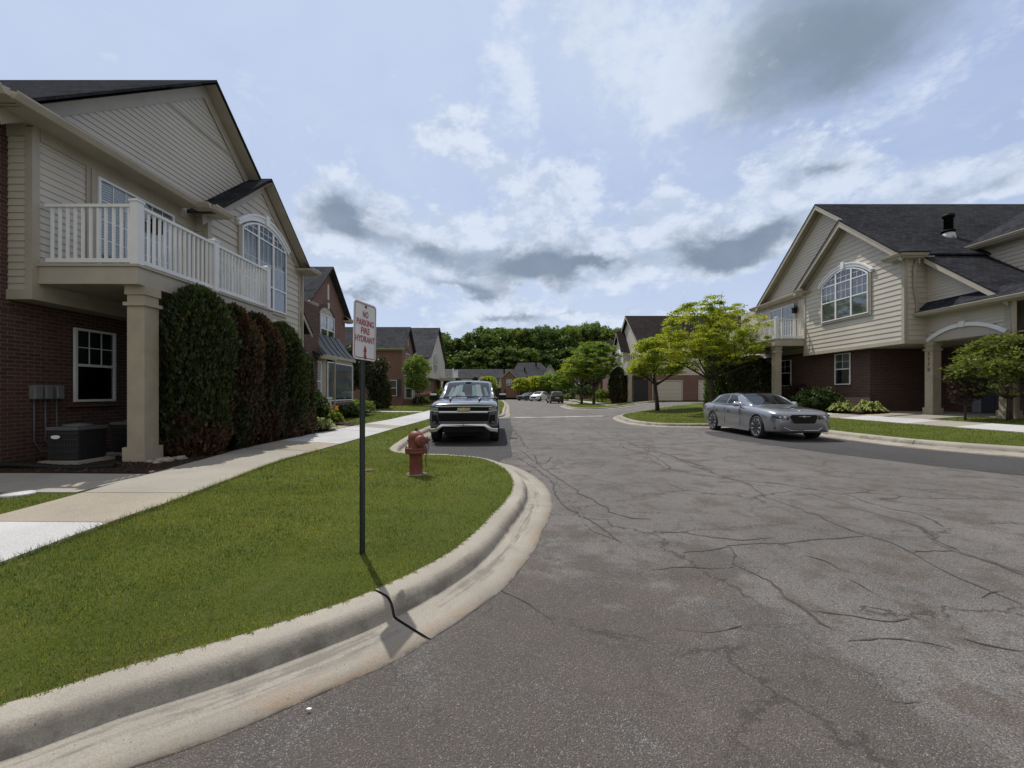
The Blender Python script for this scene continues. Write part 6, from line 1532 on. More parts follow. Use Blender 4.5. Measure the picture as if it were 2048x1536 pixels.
# condenser units under the balcony
def condenser(x, y, w, d, h, label):
    z = zL(x, y) + .02; t_ = thing('air_conditioner', label, 'air conditioner', (x, y, z), 'air conditioners under the balcony')
    mb = MB(); mb.box(x - w / 2 - .08, x + w / 2 + .08, y - d / 2 - .08, y + d / 2 + .08, z - .04, z + .05); mb.build('pad', M['walk_old'], t_)
    mb = MB(); mb.box(x - w / 2 + .02, x + w / 2 - .02, y - d / 2 + .02, y + d / 2 - .02, z + .051, z + h - .05)
    n = 18
    for k in range(n + 1):
        u = -w / 2 + .02 + (w - .04) * k / n; mb.box(x + u - .008, x + u + .008, y - d / 2, y - d / 2 + .018, z + .08, z + h - .06); mb.box(x + u - .008, x + u + .008, y + d / 2 - .018, y + d / 2, z + .08, z + h - .06)
        v = -d / 2 + .02 + (d - .04) * k / n; mb.box(x + w / 2 - .018, x + w / 2, y + v - .008, y + v + .008, z + .08, z + h - .06)
    for k in range(5):
        zz = z + .1 + k * (h - .2) / 4; mb.box(x - w / 2 - .004, x + w / 2 + .004, y - d / 2 - .004, y - d / 2 + .012, zz - .008, zz + .008)
    mb.build('cabinet', M['ac_dark'], t_)
    mb = MB(); mb.box(x - w / 2 - .015, x + w / 2 + .015, y - d / 2 - .015, y + d / 2 + .015, z + h - .05, z + h); mb.lathe([(w * .4, h), (w * .38, h + .03), (.05, h + .05), (0, h + .05)], (x, y, z), n=20); mb.build('top_cover', M['ac_lid'], t_)
    if 'badge' in label:
        mb = MB(); mb.prism([(x - w * .2 + .075 * math.cos(k * PI / 10), y - d / 2 - .016, z + h - .16 + .03 * math.sin(k * PI / 10)) for k in range(20)], (0, -.01, 0)); mb.build('badge', M['white'], t_, fixn=True)
    return t_
condenser(-7.34, 7.36, .5, .5, .6, 'dark air conditioner with a pale badge under the balcony, beside the brick wall')
condenser(-7.25, 8.45, .55, .55, .62, 'dark air conditioner half hidden behind the balcony column')
for k, (u, w) in enumerate(((YX(57, XW), .14), (YX(80, XW), .13), (YX(103, XW), .13))):
    lab = ('grey meter box on the brick wall, farthest from the window of its row', 'middle grey meter box of the three on the brick wall', 'grey meter box on the brick wall, nearest the window of its row')[k]
    t_ = thing('meter_box', lab, 'meter box', (XW, u, 1.6), 'meter boxes on the brick wall')
    mb = MB(); fW.bar(mb, u, u + w, 1.36, 1.61, .0, .11); mb.build('case', M['grey_box'], t_, bevel=.012)
    mb = MB(); fW.bar(mb, u + .02, u + w - .02, 1.39, 1.50, .111, .118); mb.build('cover', M['grey_box'], t_)
    mb = MB(); mb.tube([(XW + .03, u + .06, 1.37), (XW + .03, u + .06, .62), (XW + .08, u + .12 + .05 * k, .45), (XW + .3, u + .5, .42)], .014, 7); mb.build('conduit', M['conduit'], t_)
# corrugated drain pipe and stones
t_ = MB(); pts = smooth_line([(-9.6, 6.55), (-8.4, 6.62), (-7.6, 6.75), (-6.9, 6.72), (-6.2, 6.8)], .05)
t_.tube([(x, y, zL(x, y) + .04 + .02 * math.sin(3 * x)) for x, y in pts], [.055 if i % 2 else .047 for i in range(len(pts))], 12)
o = t_.build('drain_pipe', M['black']); tag(o, 'black corrugated drain pipe lying along the edge of the mulch bed', 'pipe')
def rock(x, y, r, label, zf=zL, group=None, seed=0):
    rg = random.Random(seed); bm = bmesh.new(); bmesh.ops.create_icosphere(bm, subdivisions=2, radius=r)
    for v in bm.verts:
        n = v.co.normalized(); v.co = n * r * (1 + .22 * math.sin(5 * n.x + seed) * math.cos(4 * n.y - seed) + rg.uniform(-.09, .09)); v.co.z *= .62
    me = bpy.data.meshes.new('rock'); bm.to_mesh(me); bm.free(); me.materials.append(M['rock'])
    o = bpy.data.objects.new('rock', me); COL.objects.link(o); o.location = (x, y, zf(x, y) + r * .3); tag(o, label, 'rock', group)
for i in range(11):
    a_ = i * 2.4; rad = .05 + .035 * i
    rock(-6.05 + .6 * rad * math.cos(a_), 7.62 + rad * math.sin(a_) * .9, .05 + .02 * ((i * 7) % 3), 'tan stone in the heap at the foot of the balcony column', zL, 'stones at the foot of the column', i)
for i, (px, py) in enumerate(((398, 909), (445, 899), (305, 945), (345, 941), (543, 866), (172, 938))):
    x, y = G(px, py, .29); rock(x, y, .045, ('pale stone in the mulch under the tallest evergreen', 'pale stone in the mulch between walk and red brown evergreen', 'small stone on the mulch near the cross walk corner', 'small stone on the mulch beside the walk edge', 'pale stone at the foot of the last evergreen', 'small stone in front of the air conditioner')[i], zL, None, 20 + i)
# litter on the road edge
x, y = G(618, 1420, .01); mb = MB(); mb.prism([(x - .012, y - .004, .014), (x + .006, y - .007, .014), (x + .014, y + .003, .014), (x - .006, y + .006, .014)], (0, 0, .004)); o = mb.build('paper_scrap', M['white'], fixn=True); tag(o, 'tiny white paper scrap at the edge of the gutter', 'litter')
# loose grit swept to the mouth of the side street
n = 2600; Q = np.c_[rng.normal(.5, 1.6, n), 1.0 + np.abs(rng.normal(0, 1.7, n))]; Q = Q[(Q[:, 1] < 7)]
kl = np.array(KLs); dd = polydist(Q, KLs[::2]); Q = Q[(dd > .6) & ~inpoly(Q, leftlawn[::2]) & (Q[:, 1] > .9)]
V = []; F_ = []
oc = np.array([(1, 0, 0), (-1, 0, 0), (0, 1, 0), (0, -1, 0), (0, 0, 1), (0, 0, -1)], float); of = [(0, 2, 4), (2, 1, 4), (1, 3, 4), (3, 0, 4), (2, 0, 5), (1, 2, 5), (3, 1, 5), (0, 3, 5)]
r_ = rng.uniform(.0018, .0055, len(Q)); tri = []
for q, r in zip(Q, r_):
    p = oc * r * rng.uniform(.6, 1.2, (6, 1)) * np.array([1, 1, .7]) @ np.array(Matrix.Rotation(rng.random() * 6.28, 3, 'Z')); p = p + np.array([q[0], q[1], r * .3])
    for f in of: tri += [p[f[0]], p[f[1]], p[f[2]]]
o = fast_mesh('loose_grit', np.array(tri), 3, M['grit']); tag(o, kind='stuff')
# ---------------------------------------------------------------- vehicles
def crom(tab, ys):
    """monotone-ish cubic interpolation of station tables; tab rows: (y, a, b, c ...)"""
    T = np.array(tab, float); x = T[:, 0]; out = []
    for c in range(1, T.shape[1]):
        v = T[:, c]; dx = np.diff(x); dv = np.diff(v) / dx; m = np.zeros(len(x)); m[0] = dv[0]; m[-1] = dv[-1]
        for i in range(1, len(x) - 1):
            m[i] = 0 if dv[i - 1] * dv[i] <= 0 else 2 * dv[i - 1] * dv[i] / (dv[i - 1] + dv[i])
        k = np.clip(np.searchsorted(x, ys) - 1, 0, len(x) - 2); h = dx[k]; t_ = (ys - x[k]) / h
        out.append((2*t_**3 - 3*t_**2 + 1) * v[k] + (t_**3 - 2*t_**2 + t_) * h * m[k] + (-2*t_**3 + 3*t_**2) * v[k+1] + (t_**3 - t_**2) * h * m[k+1])
    return np.array(out).T
def loft(mb, secs, m=0):
    """closed loft through half sections (x>=0, from bottom centre to top centre), mirrored"""
    rows = []
    for y, hs in secs:
        full = [(x, y, z) for x, z in hs] + [(-x, y, z) for x, z in hs[-2:0:-1]]
        rows.append(full)
    n = len(rows[0]); b = len(mb.v)
    for r in rows: mb.v += r
    for i in range(len(rows) - 1):
        for k in range(n):
            k2 = (k + 1) % n; mb.f.append((b + i * n + k, b + i * n + k2, b + (i + 1) * n + k2, b + (i + 1) * n + k)); mb.m.append(m); mb.sm.append(True)
    mb.f.append(tuple(b + k for k in reversed(range(n)))); mb.m.append(m); mb.sm.append(True)
    e = b + (len(rows) - 1) * n; mb.f.append(tuple(e + k for k in range(n))); mb.m.append(m); mb.sm.append(True)
def lower_sections(tab, n=46):
    ys = np.linspace(tab[0][0], tab[-1][0], n); ys = np.unique(np.r_[ys, [r[0] for r in tab]])
    P = crom(tab, ys); secs = []
    for y, (w, zb, zs, zt) in zip(ys, P):
        h = zs - zb
        secs.append((y, [(0, zb), (.7 * w, zb), (.90 * w, zb + .015), (.965 * w, zb + .08 * h), (.985 * w, zb + .25 * h), (1.0 * w, zb + .5 * h), (1.0 * w, zb + .72 * h), (.985 * w, zb + .9 * h), (.955 * w, zs), (.90 * w, zs + .45 * (zt - zs)), (.78 * w, zs + .78 * (zt - zs)), (.5 * w, zs + .95 * (zt - zs)), (.25 * w, zt), (0, zt)]))
    return secs
def cut_wheels(o, axles, r, W):
    """cut wheel arches out of the body shell"""
    for (y, z) in axles:
        mb = MB(); mb.lathe([(r, -W - .3), (r, W + .3)], (0, y, z), (1, 0, 0), 40)
        c = mb.build('cut', M['black']); md = o.modifiers.new('b', 'BOOLEAN'); md.object = c; md.operation = 'DIFFERENCE'; md.solver = 'EXACT'
        bpy.context.view_layer.update()
        me = bpy.data.meshes.new_from_object(o.evaluated_get(bpy.context.evaluated_depsgraph_get())); o.modifiers.clear(); old = o.data; o.data = me; bpy.data.meshes.remove(old)
        bpy.data.objects.remove(c)
    o.data.name = o.name
    return o
def wheel(parent, x, y, r, w, sgn, spokes=7, rim_r=.7, split=True, rimmat='rim'):
    mb = MB(); O = (x, y, r); ax = (sgn, 0, 0)
    mb.lathe([(r * rim_r, -w / 2), (r * .9, -w / 2), (r * .97, -w * .42), (r, -w * .3), (r, w * .3), (r * .975, w * .42), (r * .92, w / 2), (r * .80, w * .52), (r * rim_r, w * .47)], O, ax, 36)
    wh = mb.build('wheel', M['tyre'], parent)
    mb = MB(); R = r * rim_r
    mb.lathe([(R, -w * .3), (R * .98, w * .44), (R * 1.03, w * .49), (R * .96, w * .49), (R * .92, w * .40), (R * .9, -w * .2)], O, ax, 36)
    A = Vector(ax); e1 = A.orthogonal().normalized(); e2 = A.cross(e1); Oo = Vector(O)
    for k in range(spokes):
        a0 = 2 * PI * k / spokes; rd = e1 * math.cos(a0) + e2 * math.sin(a0); tn = A.cross(rd)
        pr = [(.12, .055, .34), (.45, .075, .42), (.80, .115, .46), (.96, .15, .45)]
        top = [Oo + rd * R * q - tn * R * ww + A * w * h for q, ww, h in pr] + [Oo + rd * R * q + tn * R * ww + A * w * h for q, ww, h in pr[::-1]]
        rid = [Oo + rd * R * q + A * (w * h + .012) for q, ww, h in pr]
        for i in range(3): mb.quad(top[i], top[i + 1], rid[i + 1], rid[i]); mb.quad(rid[i], rid[i + 1], top[6 - i], top[7 - i])
    mb.lathe([(R * .22, w * .2), (R * .22, w * .42), (R * .12, w * .45), (0, w * .45)], O, ax, 16)
    mb.build('rim', M[rimmat], wh)
    mb = MB(); mb.lathe([(R * .9, w * .02), (R * .55, w * .05), (0, w * .05)], O, ax, 24); mb.build('brake_disc', M['black'], wh)
    return wh
class Cabin:
    """greenhouse from tables: y, half width at belt, half width at roof, belt height, roof height"""
    def __init__(s, tab): s.tab = tab; s.y0, s.y1 = tab[0][0], tab[-1][0]
    def at(s, y): return crom(s.tab, np.array([y]))[0]
    def side(s, y, t_, off=0.0):
        wb, wt, zb, zt = s.at(y); ztop = zb + (zt - zb) * .88
        return (wb + (wt + .05 - wb) * t_ ** 1.15 + off, y, zb + (ztop - zb) * t_)
    def top(s, y, u, off=0.0):
        wb, wt, zb, zt = s.at(y); w = wt
        return (u * w, y, zt - .035 * u * u * min(1, (zt - zb) / .2) + off)
    def shell(s, mb, m=0, n=40):
        secs = []
        for y in np.linspace(s.y0, s.y1, n):
            wb, wt, zb, zt = s.at(y); h = zt - zb
            sd = [s.side(y, t_)[::2] for t_ in (0, .25, .5, .75, 1.0)]
            secs.append((y, [(0, zb - .12), (wb, zb - .12)] + [(a, b) for a, b in sd] + [(wt + .015, zt - .055 * min(1, h / .3)), (wt - .05, zt - .03 * min(1, h / .2)), (wt * .55, zt - .008 * min(1, h / .2)), (0, zt)]))
        loft(mb, secs, m)
    def glass_side(s, parent, y0a, y0b, y1a, y1b, t0, t1, sgn, mat='car_glass', off=.008, name='side_window'):
        rows = []
        for i in range(6):
            t_ = t0 + (t1 - t0) * i / 5; ya, yb = y0a + (y0b - y0a) * i / 5, y1a + (y1b - y1a) * i / 5
            rows.append([(sgn * s.side(ya + (yb - ya) * k / 8, t_, off)[0], ya + (yb - ya) * k / 8, s.side(ya + (yb - ya) * k / 8, t_)[2]) for k in range(9)])
        mb = MB(); mb.grid(rows, 0, True, sgn < 0); w = mb.build(name, M[mat], parent)
        mb = MB(); mb.grid([[(x - sgn * (off - .003), y, z) for x, y, z in r] for r in rows], 0, True, sgn < 0); mb.build('tint', M['dark'], w)
        return w
    def glass_top(s, parent, y0, y1, w0, w1, name, off=.012, mat='car_glass'):
        rows = []
        for i in range(10):
            t_ = i / 9; y = y0 + (y1 - y0) * t_; wf = w0 + (w1 - w0) * t_
            rows.append([s.top(y, -wf + 2 * wf * k / 12, off) for k in range(13)])
        mb = MB(); mb.grid(rows, 0, True); w = mb.build(name, M[mat], parent, fixn=False)
        return w, rows
def finish(o):
    for p in o.data.polygons: p.use_smooth = True
    md = o.modifiers.new('es', 'EDGE_SPLIT'); md.split_angle = math.radians(32)
    return o
def generic_car(label, paintm, loc, rz, P, group=None, name='parked_car'):
    t_ = thing(name, label, P.get('cat', 'car'), (0, 0, 0), group)
    mb = MB(); loft(mb, lower_sections(P['body'])); b = mb.build('body', M[paintm], t_, fixn=True)
    cut_wheels(b, [(y, P['r']) for y in P['axles']], P['r'] + .05, 1.0)
    # keep the arches but fill the middle of the floor with the dark underbody
    mb = MB(); L0, L1 = P['body'][0][0] + .25, P['body'][-1][0] - .25; mb.box(-.55, .55, L0, L1, .22, .55); mb.build('underbody', M['black'], t_)
    finish(b)
    cb = Cabin(P['cabin']); mb = MB(); cb.shell(mb); finish(mb.build('roof', M[paintm], t_, fixn=True))
    ws = P['ws']; w, rows = cb.glass_top(t_, ws[0], ws[1], .93, .93, 'windshield')
    mb = MB(); mb.grid([[(x, y, z - .009) for x, y, z in r] for r in rows]); mb.build('tint', M['dark'], w)
    rw = P['rw']; w, rows = cb.glass_top(t_, rw[0], rw[1], .88, .86, 'rear_window'); mb = MB(); mb.grid([[(x, y, z - .009) for x, y, z in r] for r in rows]); mb.build('tint', M['dark'], w)
    for sgn in (-1, 1):
        for sw in P['side']: cb.glass_side(t_, *sw, sgn)
    Wt = P['track']
    for y in P['axles']:
        for sgn in (-1, 1): wheel(t_, sgn * Wt, y, P['r'], P.get('tw', .22), sgn, P.get('spokes', 5), P.get('rim_r', .68))
    for sgn in (-1, 1):
        y, x, z = P['mirror']; mb = MB(); mb.lathe([(.0, -.13), (.06, -.12), (.085, -.05), (.09, .05), (.06, .11), (0, .12)], (sgn * (x + .08), y, z), (sgn, .12, 0), 14); mb.beam((sgn * (x - .08), y, z - .05), (sgn * x, y, z - .03), .05, .04); mb.build('wing_mirror', M[P.get('mirror_mat', paintm)], t_)
        for y in P['handles']:
            mb = MB(); xh = P['handle_x']; mb.box(min(sgn * xh, sgn * (xh + .03)), max(sgn * xh, sgn * (xh + .03)), y - .11, y + .11, P['handle_z'], P['handle_z'] + .03); mb.build('door_handle', M['chrome'], t_)
    return t_, cb
def place(t_, loc, rz): t_.location = loc; t_.rotation_euler = (0, 0, math.radians(rz)); WL[t_] = Vector(loc)

# ---- silver sedan (front towards -y)
SED = dict(body=[(-2.50, .74, .30, .76, .81), (-2.46, .82, .26, .80, .865), (-2.34, .88, .24, .835, .915), (-2.1, .93, .22, .87, .96), (-1.64, .95, .20, .915, 1.0), (-1.0, .955, .20, .955, 1.055), (-.3, .955, .20, .985, 1.08), (.6, .955, .20, 1.0, 1.09), (1.41, .955, .21, 1.01, 1.10), (2.0, .94, .24, 1.02, 1.12), (2.34, .90, .28, 1.0, 1.10), (2.48, .83, .32, .93, 1.0), (2.53, .75, .36, .85, .9)],
    cabin=[(-1.05, .80, .70, 1.02, 1.045), (-.75, .83, .69, 1.025, 1.19), (-.35, .86, .665, 1.035, 1.36), (-.02, .87, .645, 1.04, 1.445), (.5, .88, .635, 1.045, 1.485), (1.05, .87, .63, 1.05, 1.468), (1.45, .85, .62, 1.055, 1.405), (1.85, .81, .62, 1.065, 1.235), (2.12, .77, .64, 1.06, 1.095)],
    ws=(-.98, -.12), rw=(1.38, 2.0), side=[(-.42, -.02, .42, .40, .10, .90), (.50, .48, 1.20, 1.02, .10, .90), (1.25, 1.07, 1.62, 1.18, .12, .86)], axles=(-1.62, 1.43), r=.365, track=.845, tw=.235, spokes=9, rim_r=.74,
    mirror=(-.5, .93, 1.08), mirror_mat='chrome', handles=(.22, 1.15), handle_x=.955, handle_z=.86)
sd_, cb = generic_car('silver four-door sedan with black grille parked at the kerb on the right', 'sedan_paint', (0, 0, 0), 0, SED)
mb = MB()   # grille set in the nose
def nose(x, z, y0=-2.5): return y0 + .10 * (abs(x) / .5) ** 2 * .5 + .0
def front_panel(mb, pts, y0, th=.03, bow=.12, m=0):
    v = [Vector((x, y0 + bow * x * x, z)) for x, z in pts]; mb.prism(v, (0, th, 0), m)
def rr2(w0, w1, z0, z1, r=.06, seg=5):
    c = [(w1 - r, z1 - r, 0), (-w1 + r, z1 - r, 90), (-w0 + r, z0 + r, 180), (w0 - r, z0 + r, 270)]; p = []
    for cx_, cz_, a0 in c:
        for k in range(seg + 1):
            a_ = math.radians(a0 + 90 * k / seg); p.append((cx_ + r * math.cos(a_), cz_ + r * math.sin(a_)))
    return p
mb = MB(); front_panel(mb, rr2(.36, .42, .53, .80, .07), -2.535, .12); gr = mb.build('grille', M['black'], sd_, fixn=True)
mb = MB(); A1 = rr2(.375, .435, .515, .815, .075); A2 = rr2(.36, .42, .53, .80, .07)
for i in range(len(A1)):
    j = (i + 1) % len(A1); f_ = lambda p, y: (p[0], y + .12 * p[0] ** 2, p[1]); mb.prism([f_(A1[i], -2.545), f_(A1[j], -2.545), f_(A2[j], -2.545), f_(A2[i], -2.545)], (0, .1, 0))
mb.build('grille_surround', M['sedan_paint'], gr, fixn=True)
mb = MB()
for k in range(7):
    z = .56 + k * .036; mb.beam((-.39, -2.536 + .018, z), (0, -2.538, z), .004, .006); mb.beam((0, -2.538, z), (.39, -2.536 + .018, z), .004, .006)
mb.build('mesh', M['ac_dark'], gr)
mb = MB()
for s_ in (-1, 1): mb.add([(s_ * .02, -2.552, .735), (s_ * .02, -2.552, .755), (s_ * .19, -2.547, .757), (s_ * .16, -2.547, .743)], [(0, 1, 2, 3), (3, 2, 1, 0)])
mb.lathe([(.03, 0), (.03, .006), (0, .008)], (0, -2.548, .745), (0, -1, 0), 12); mb.build('winged_emblem', M['chrome'], gr)
for s_ in (-1, 1):
    # headlamp: wraps round the corner of the nose
    rows = []
    for zz in np.linspace(0, 1, 5):
        r_ = []
        for k in range(9):
            t_ = k / 8; x = .47 + .42 * t_; y = -2.485 + .19 * max(0.0, (t_ - .6) / .4) ** 1.6; z0 = .650 + .02 * t_; z1 = .785 + .035 * t_
            r_.append((s_ * x, y - .045 * math.sin(PI * zz) - .035, z0 + (z1 - z0) * zz))
        rows.append(r_)
    mb = MB(); mb.grid(rows, 0, True, s_ > 0); hl = mb.build('headlight', M['lamp_dark'], sd_)
    mb = MB(); mb.lathe([(.0, 0), (.052, 0), (.046, .01), (0, .012)], (s_ * .6, -2.565, .715), (0, -1, 0), 14); mb.lathe([(.0, 0), (.035, 0), (.03, .01), (0, .012)], (s_ * .74, -2.555, .722), (0, -1, 0), 14); mb.build('projector', M['lamp'], hl)
    mb = MB(); mb.tube([(s_ * x, y, z) for x, y, z in ((.47, -2.55, .648), (.6, -2.555, .645), (.66, -2.555, .685), (.72, -2.55, .66), (.88, -2.37, .675))], .012, 6); mb.build('chrome_strip', M['chrome'], hl)
    mb = MB(); mb.box(*sorted((s_ * .62, s_ * .84)), -2.44, -2.30, .36, .43); mb.build('fog_lamp', M['black'], sd_)
    mb = MB(); mb.tube([(s_ * x, y, z) for x, y, z in ((.0, -2.535, .325), (.42, -2.53, .325), (.55, -2.50, .40), (.60, -2.485, .42))], .012, 6); mb.build('chrome_trim', M['chrome'], sd_)
    mb = MB(); mb.box(*sorted((s_ * .93, s_ * .962)), -1.2, 1.0, .21, .29); mb.build('sill', M['sedan_paint'], sd_)
    mb = MB(); mb.box(*sorted((s_ * .62, s_ * .86)), 2.40, 2.52, .74, 1.0); mb.build('tail_light', M['tail'], sd_)
    mb = MB(); mb.tube([(s_ * cb.side(y, .06, .012)[0], y, cb.side(y, .06)[2]) for y in np.linspace(-.45, 1.65, 16)], .010, 6); mb.tube([(s_ * cb.side(y, .95, .012)[0], y, cb.side(y, .95)[2]) for y in np.linspace(-.05, 1.2, 12)], .009, 6); mb.build('window_trim', M['chrome'], sd_)
    mb = MB()
    for yy in (-.62, .46, 1.3):     # door gaps
        mb.beam((s_ * .9555, yy, .34), (s_ * .951, yy + .02, .96), .006, .008, 0, (0, 1, 0))
    mb.build('door_gap', M['black'], sd_)
mb = MB(); front_panel(mb, [(-.55, .29), (.55, .29), (.46, .39), (-.46, .39)], -2.52, .06); mb.build('lower_intake', M['black'], sd_, fixn=True)
mb = MB(); mb.tube([(0, -2.43, .88), (0, -2.3, .922), (0, -2.0, .968), (0, -1.6, 1.004)], [.006, .012, .012, .006], 6); mb.build('bonnet_crease', M['sedan_paint'], sd_)
mb = MB(); mb.box(-.5, .5, -.0, .55, 1.484, 1.490); mb.build('sunroof', M['black_paint'], sd_)
place(sd_, (8.86, 15.72, 0.0), 0)

# ---- grey pickup (front towards -y)
TRK = dict(body=[(-2.93, .86, .62, 1.02, 1.09), (-2.88, .93, .52, 1.07, 1.14), (-2.72, .985, .46, 1.12, 1.20), (-2.4, 1.01, .44, 1.16, 1.25), (-2.0, 1.02, .42, 1.18, 1.285), (-1.35, 1.02, .42, 1.20, 1.315), (-1.15, 1.015, .42, 1.215, 1.32), (1.5, 1.015, .42, 1.27, 1.34), (1.75, 1.02, .44, 1.28, 1.33), (2.7, 1.02, .46, 1.28, 1.33), (2.93, 1.0, .5, 1.27, 1.32)],
    cabin=[(-1.45, .86, .82, 1.28, 1.31), (-1.2, .90, .80, 1.285, 1.42), (-.85, .925, .76, 1.29, 1.63), (-.5, .93, .73, 1.295, 1.815), (-.25, .93, .715, 1.30, 1.885), (.4, .93, .71, 1.30, 1.92), (1.2, .92, .70, 1.30, 1.90), (1.55, .91, .69, 1.30, 1.85), (1.75, .90, .72, 1.30, 1.36)],
    ws=(-1.38, -.44), rw=(1.58, 1.72), side=[(-.82, -.42, .18, .16, .08, .90), (.26, .24, 1.3, 1.28, .08, .90)], axles=(-1.98, 1.76), r=.41, track=.88, tw=.27, spokes=6, rim_r=.62,
    mirror=(-.78, 1.10, 1.36), mirror_mat='black', handles=(.05, 1.05), handle_x=1.012, handle_z=1.12, cat='pickup truck')
tk, cb = generic_car('grey blue pickup truck with chrome grille and white sunshades parked facing us in the bay', 'truck_paint', (0, 0, 0), 0, TRK, name='pickup_truck')
# nose: upright fascia
mb = MB(); front_panel(mb, [(-.95, .50), (.95, .50), (.975, .66), (.965, .90), (.93, 1.06), (.80, 1.13), (.4, 1.15), (-.4, 1.15), (-.80, 1.13), (-.93, 1.06), (-.965, .90), (-.975, .66)], -2.965, .2, .075); mb.build('fascia', M['truck_paint'], tk, fixn=True, bevel=.012)
FP = lambda pts, y, th, mat, name, par=tk, bow=.075, bev=0: (lambda m_: (front_panel(m_, pts, y, th, bow), m_.build(name, M[mat], par, fixn=True, bevel=bev))[1])(MB())
gr = FP([(-.70, .66), (.70, .66), (.735, .885), (.73, 1.06), (-.73, 1.06), (-.735, .885)], -2.985, .05, 'black', 'grille')
FP([(-.82, 1.055), (.82, 1.055), (.80, 1.095), (-.80, 1.095)], -3.01, .07, 'chrome', 'upper_chrome_bar', gr, .085, .012)
FP([(-.70, .885), (.70, .885), (.715, .955), (-.715, .955)], -3.01, .06, 'chrome', 'chrome_bar', gr, .08, .022)
mb = MB()
for z in (.985, 1.02, .70, .735, .77, .805, .84):
    for s_ in (-1, 1): mb.beam((0, -2.993, z), (s_ * .7, -2.993 + .075 * .49, z), .012, .010)
mb.build('mesh', M['black'], gr)
# gold cross emblem
mb = MB()
front_panel(mb, [(-.05, .965), (.035, .965), (.038, .987), (.115, .987), (.127, 1.017), (.05, 1.017), (.055, 1.04), (-.03, 1.04), (-.034, 1.017), (-.115, 1.017), (-.127, .987), (-.048, .987)], -3.028, .015, 0)
em = mb.build('emblem', M['gold'], gr, fixn=True)
FP([(-.19, .945), (.17, .945), (.20, 1.045), (-.16, 1.045)], -3.008, .02, 'chrome', 'emblem_plate', em, 0)
FP([(-.90, .60), (.90, .60), (.88, .655), (-.88, .655)], -3.0, .06, 'truck_paint', 'lower_fascia', tk, .07, .015)
# chrome bumper that steps down at both ends
for s_ in (-1, 1):
    FP([(0, .50), (s_ * .58, .50), (s_ * .76, .36), (s_ * .97, .33), (s_ * .985, .46), (s_ * .80, .475), (s_ * .64, .595), (0, .595)], -3.045, .14, 'chrome', 'bumper', tk, .085, .028)
    FP([(s_ * .70, .60), (s_ * .9, .62), (s_ * .9, .84), (s_ * .76, .84)], -2.992, .04, 'black', 'air_curtain', tk, .075)
    FP([(s_ * .86, .345), (s_ * .95, .34), (s_ * .955, .42), (s_ * .84, .43)], -3.035, .03, 'black', 'fog_lamp', tk, .085)
    hl = FP([(s_ * .70, .955), (s_ * .955, .985), (s_ * .95, 1.075), (s_ * .72, 1.06)], -2.995, .12, 'black_paint', 'headlight', tk, .07)
    FP([(s_ * .73, 1.015), (s_ * .94, 1.03), (s_ * .94, 1.05), (s_ * .73, 1.037)], -3.003, .02, 'lamp', 'lamp_element', hl, .07); FP([(s_ * .74, .975), (s_ * .94, .993), (s_ * .94, 1.008), (s_ * .74, .992)], -3.003, .02, 'lamp', 'lamp_element', hl, .07)
    FP([(s_ * .70, .925), (s_ * .955, .955), (s_ * .955, .985), (s_ * .70, .955)], -3.005, .05, 'chrome', 'lamp_trim', hl, .07)
    mb = MB(); mb.box(*sorted((s_ * 1.03, s_ * 1.27)), -.80, -.68, 1.23, 1.43); mb.beam((s_ * .93, -.72, 1.26), (s_ * 1.05, -.72, 1.28), .08, .06); mir = mb.build('towing_mirror', M['black'], tk, bevel=.02)
    mb = MB(); mb.box(*sorted((s_ * 1.035, s_ * 1.265)), -.83, -.72, 1.385, 1.445); mb.build('mirror_cap', M['chrome'], mir, bevel=.015)
    mb = MB(); mb.tube([(s_ * cb.side(y, .05, .012)[0], y, cb.side(y, .05)[2]) for y in np.linspace(-.85, 1.4, 14)], .010, 6); mb.build('window_trim', M['chrome'], tk)
    mb = MB(); mb.tube([(s_ * 1.0, -1.3, .36), (s_ * 1.0, 1.1, .36)], .045, 8); mb.build('side_step', M['black'], tk)
    mb = MB(); mb.box(*sorted((s_ * .90, s_ * 1.03)), 2.86, 2.94, .95, 1.28); mb.build('tail_light', M['tail'], tk)
    # dark wheel-arch liner
mb = MB(); front_panel(mb, [(-.6, .34), (.6, .34), (.6, .50), (-.6, .50)], -2.93, .3, .06); mb.build('lower_valance', M['black'], tk, fixn=True)
mb = MB(); mb.tube([(-.42, -2.6, 1.262), (-.46, -2.0, 1.325), (-.48, -1.5, 1.335)], [.02, .035, .02], 8); mb.tube([(.42, -2.6, 1.262), (.46, -2.0, 1.325), (.48, -1.5, 1.335)], [.02, .035, .02], 8); mb.build('bonnet_ridge', M['truck_paint'], tk)
ws = [o for o in tk.children if o.name.startswith('windshield')][0]
def shade(u0, u1, y0, y1, mat, tw=0.0, name='sunshade', lift=.006):
    mb = MB(); rows = []
    for i in range(8):
        y = y0 + (y1 - y0) * i / 7; rows.append([cb.top(y, u0 + (u1 - u0) * k / 8 + tw * i / 7, lift + .003 * math.sin(k * 2.2 + i)) for k in range(9)])
    mb.grid(rows); return mb.build(name, M[mat], ws)
shade(-.78, -.66, -1.33, -.80, 'shade_teal', .08); shade(-.66, -.46, -1.34, -.72, 'shade_white', .14, lift=.0065); shade(-.42, -.24, -1.28, -.66, 'shade_teal', .02); shade(-.24, -.06, -1.33, -1.08, 'shade_white', -.08)
shade(.20, .40, -1.30, -.70, 'shade_teal', -.02); shade(.40, .62, -1.33, -.64, 'shade_white', -.08, lift=.0066); shade(.74, .86, -1.28, -.8, 'shade_teal', -.06)
mb = MB(); mb.box(-.09, .09, -.56, -.44, 1.78, 1.84); mb.build('camera_housing', M['black'], ws)
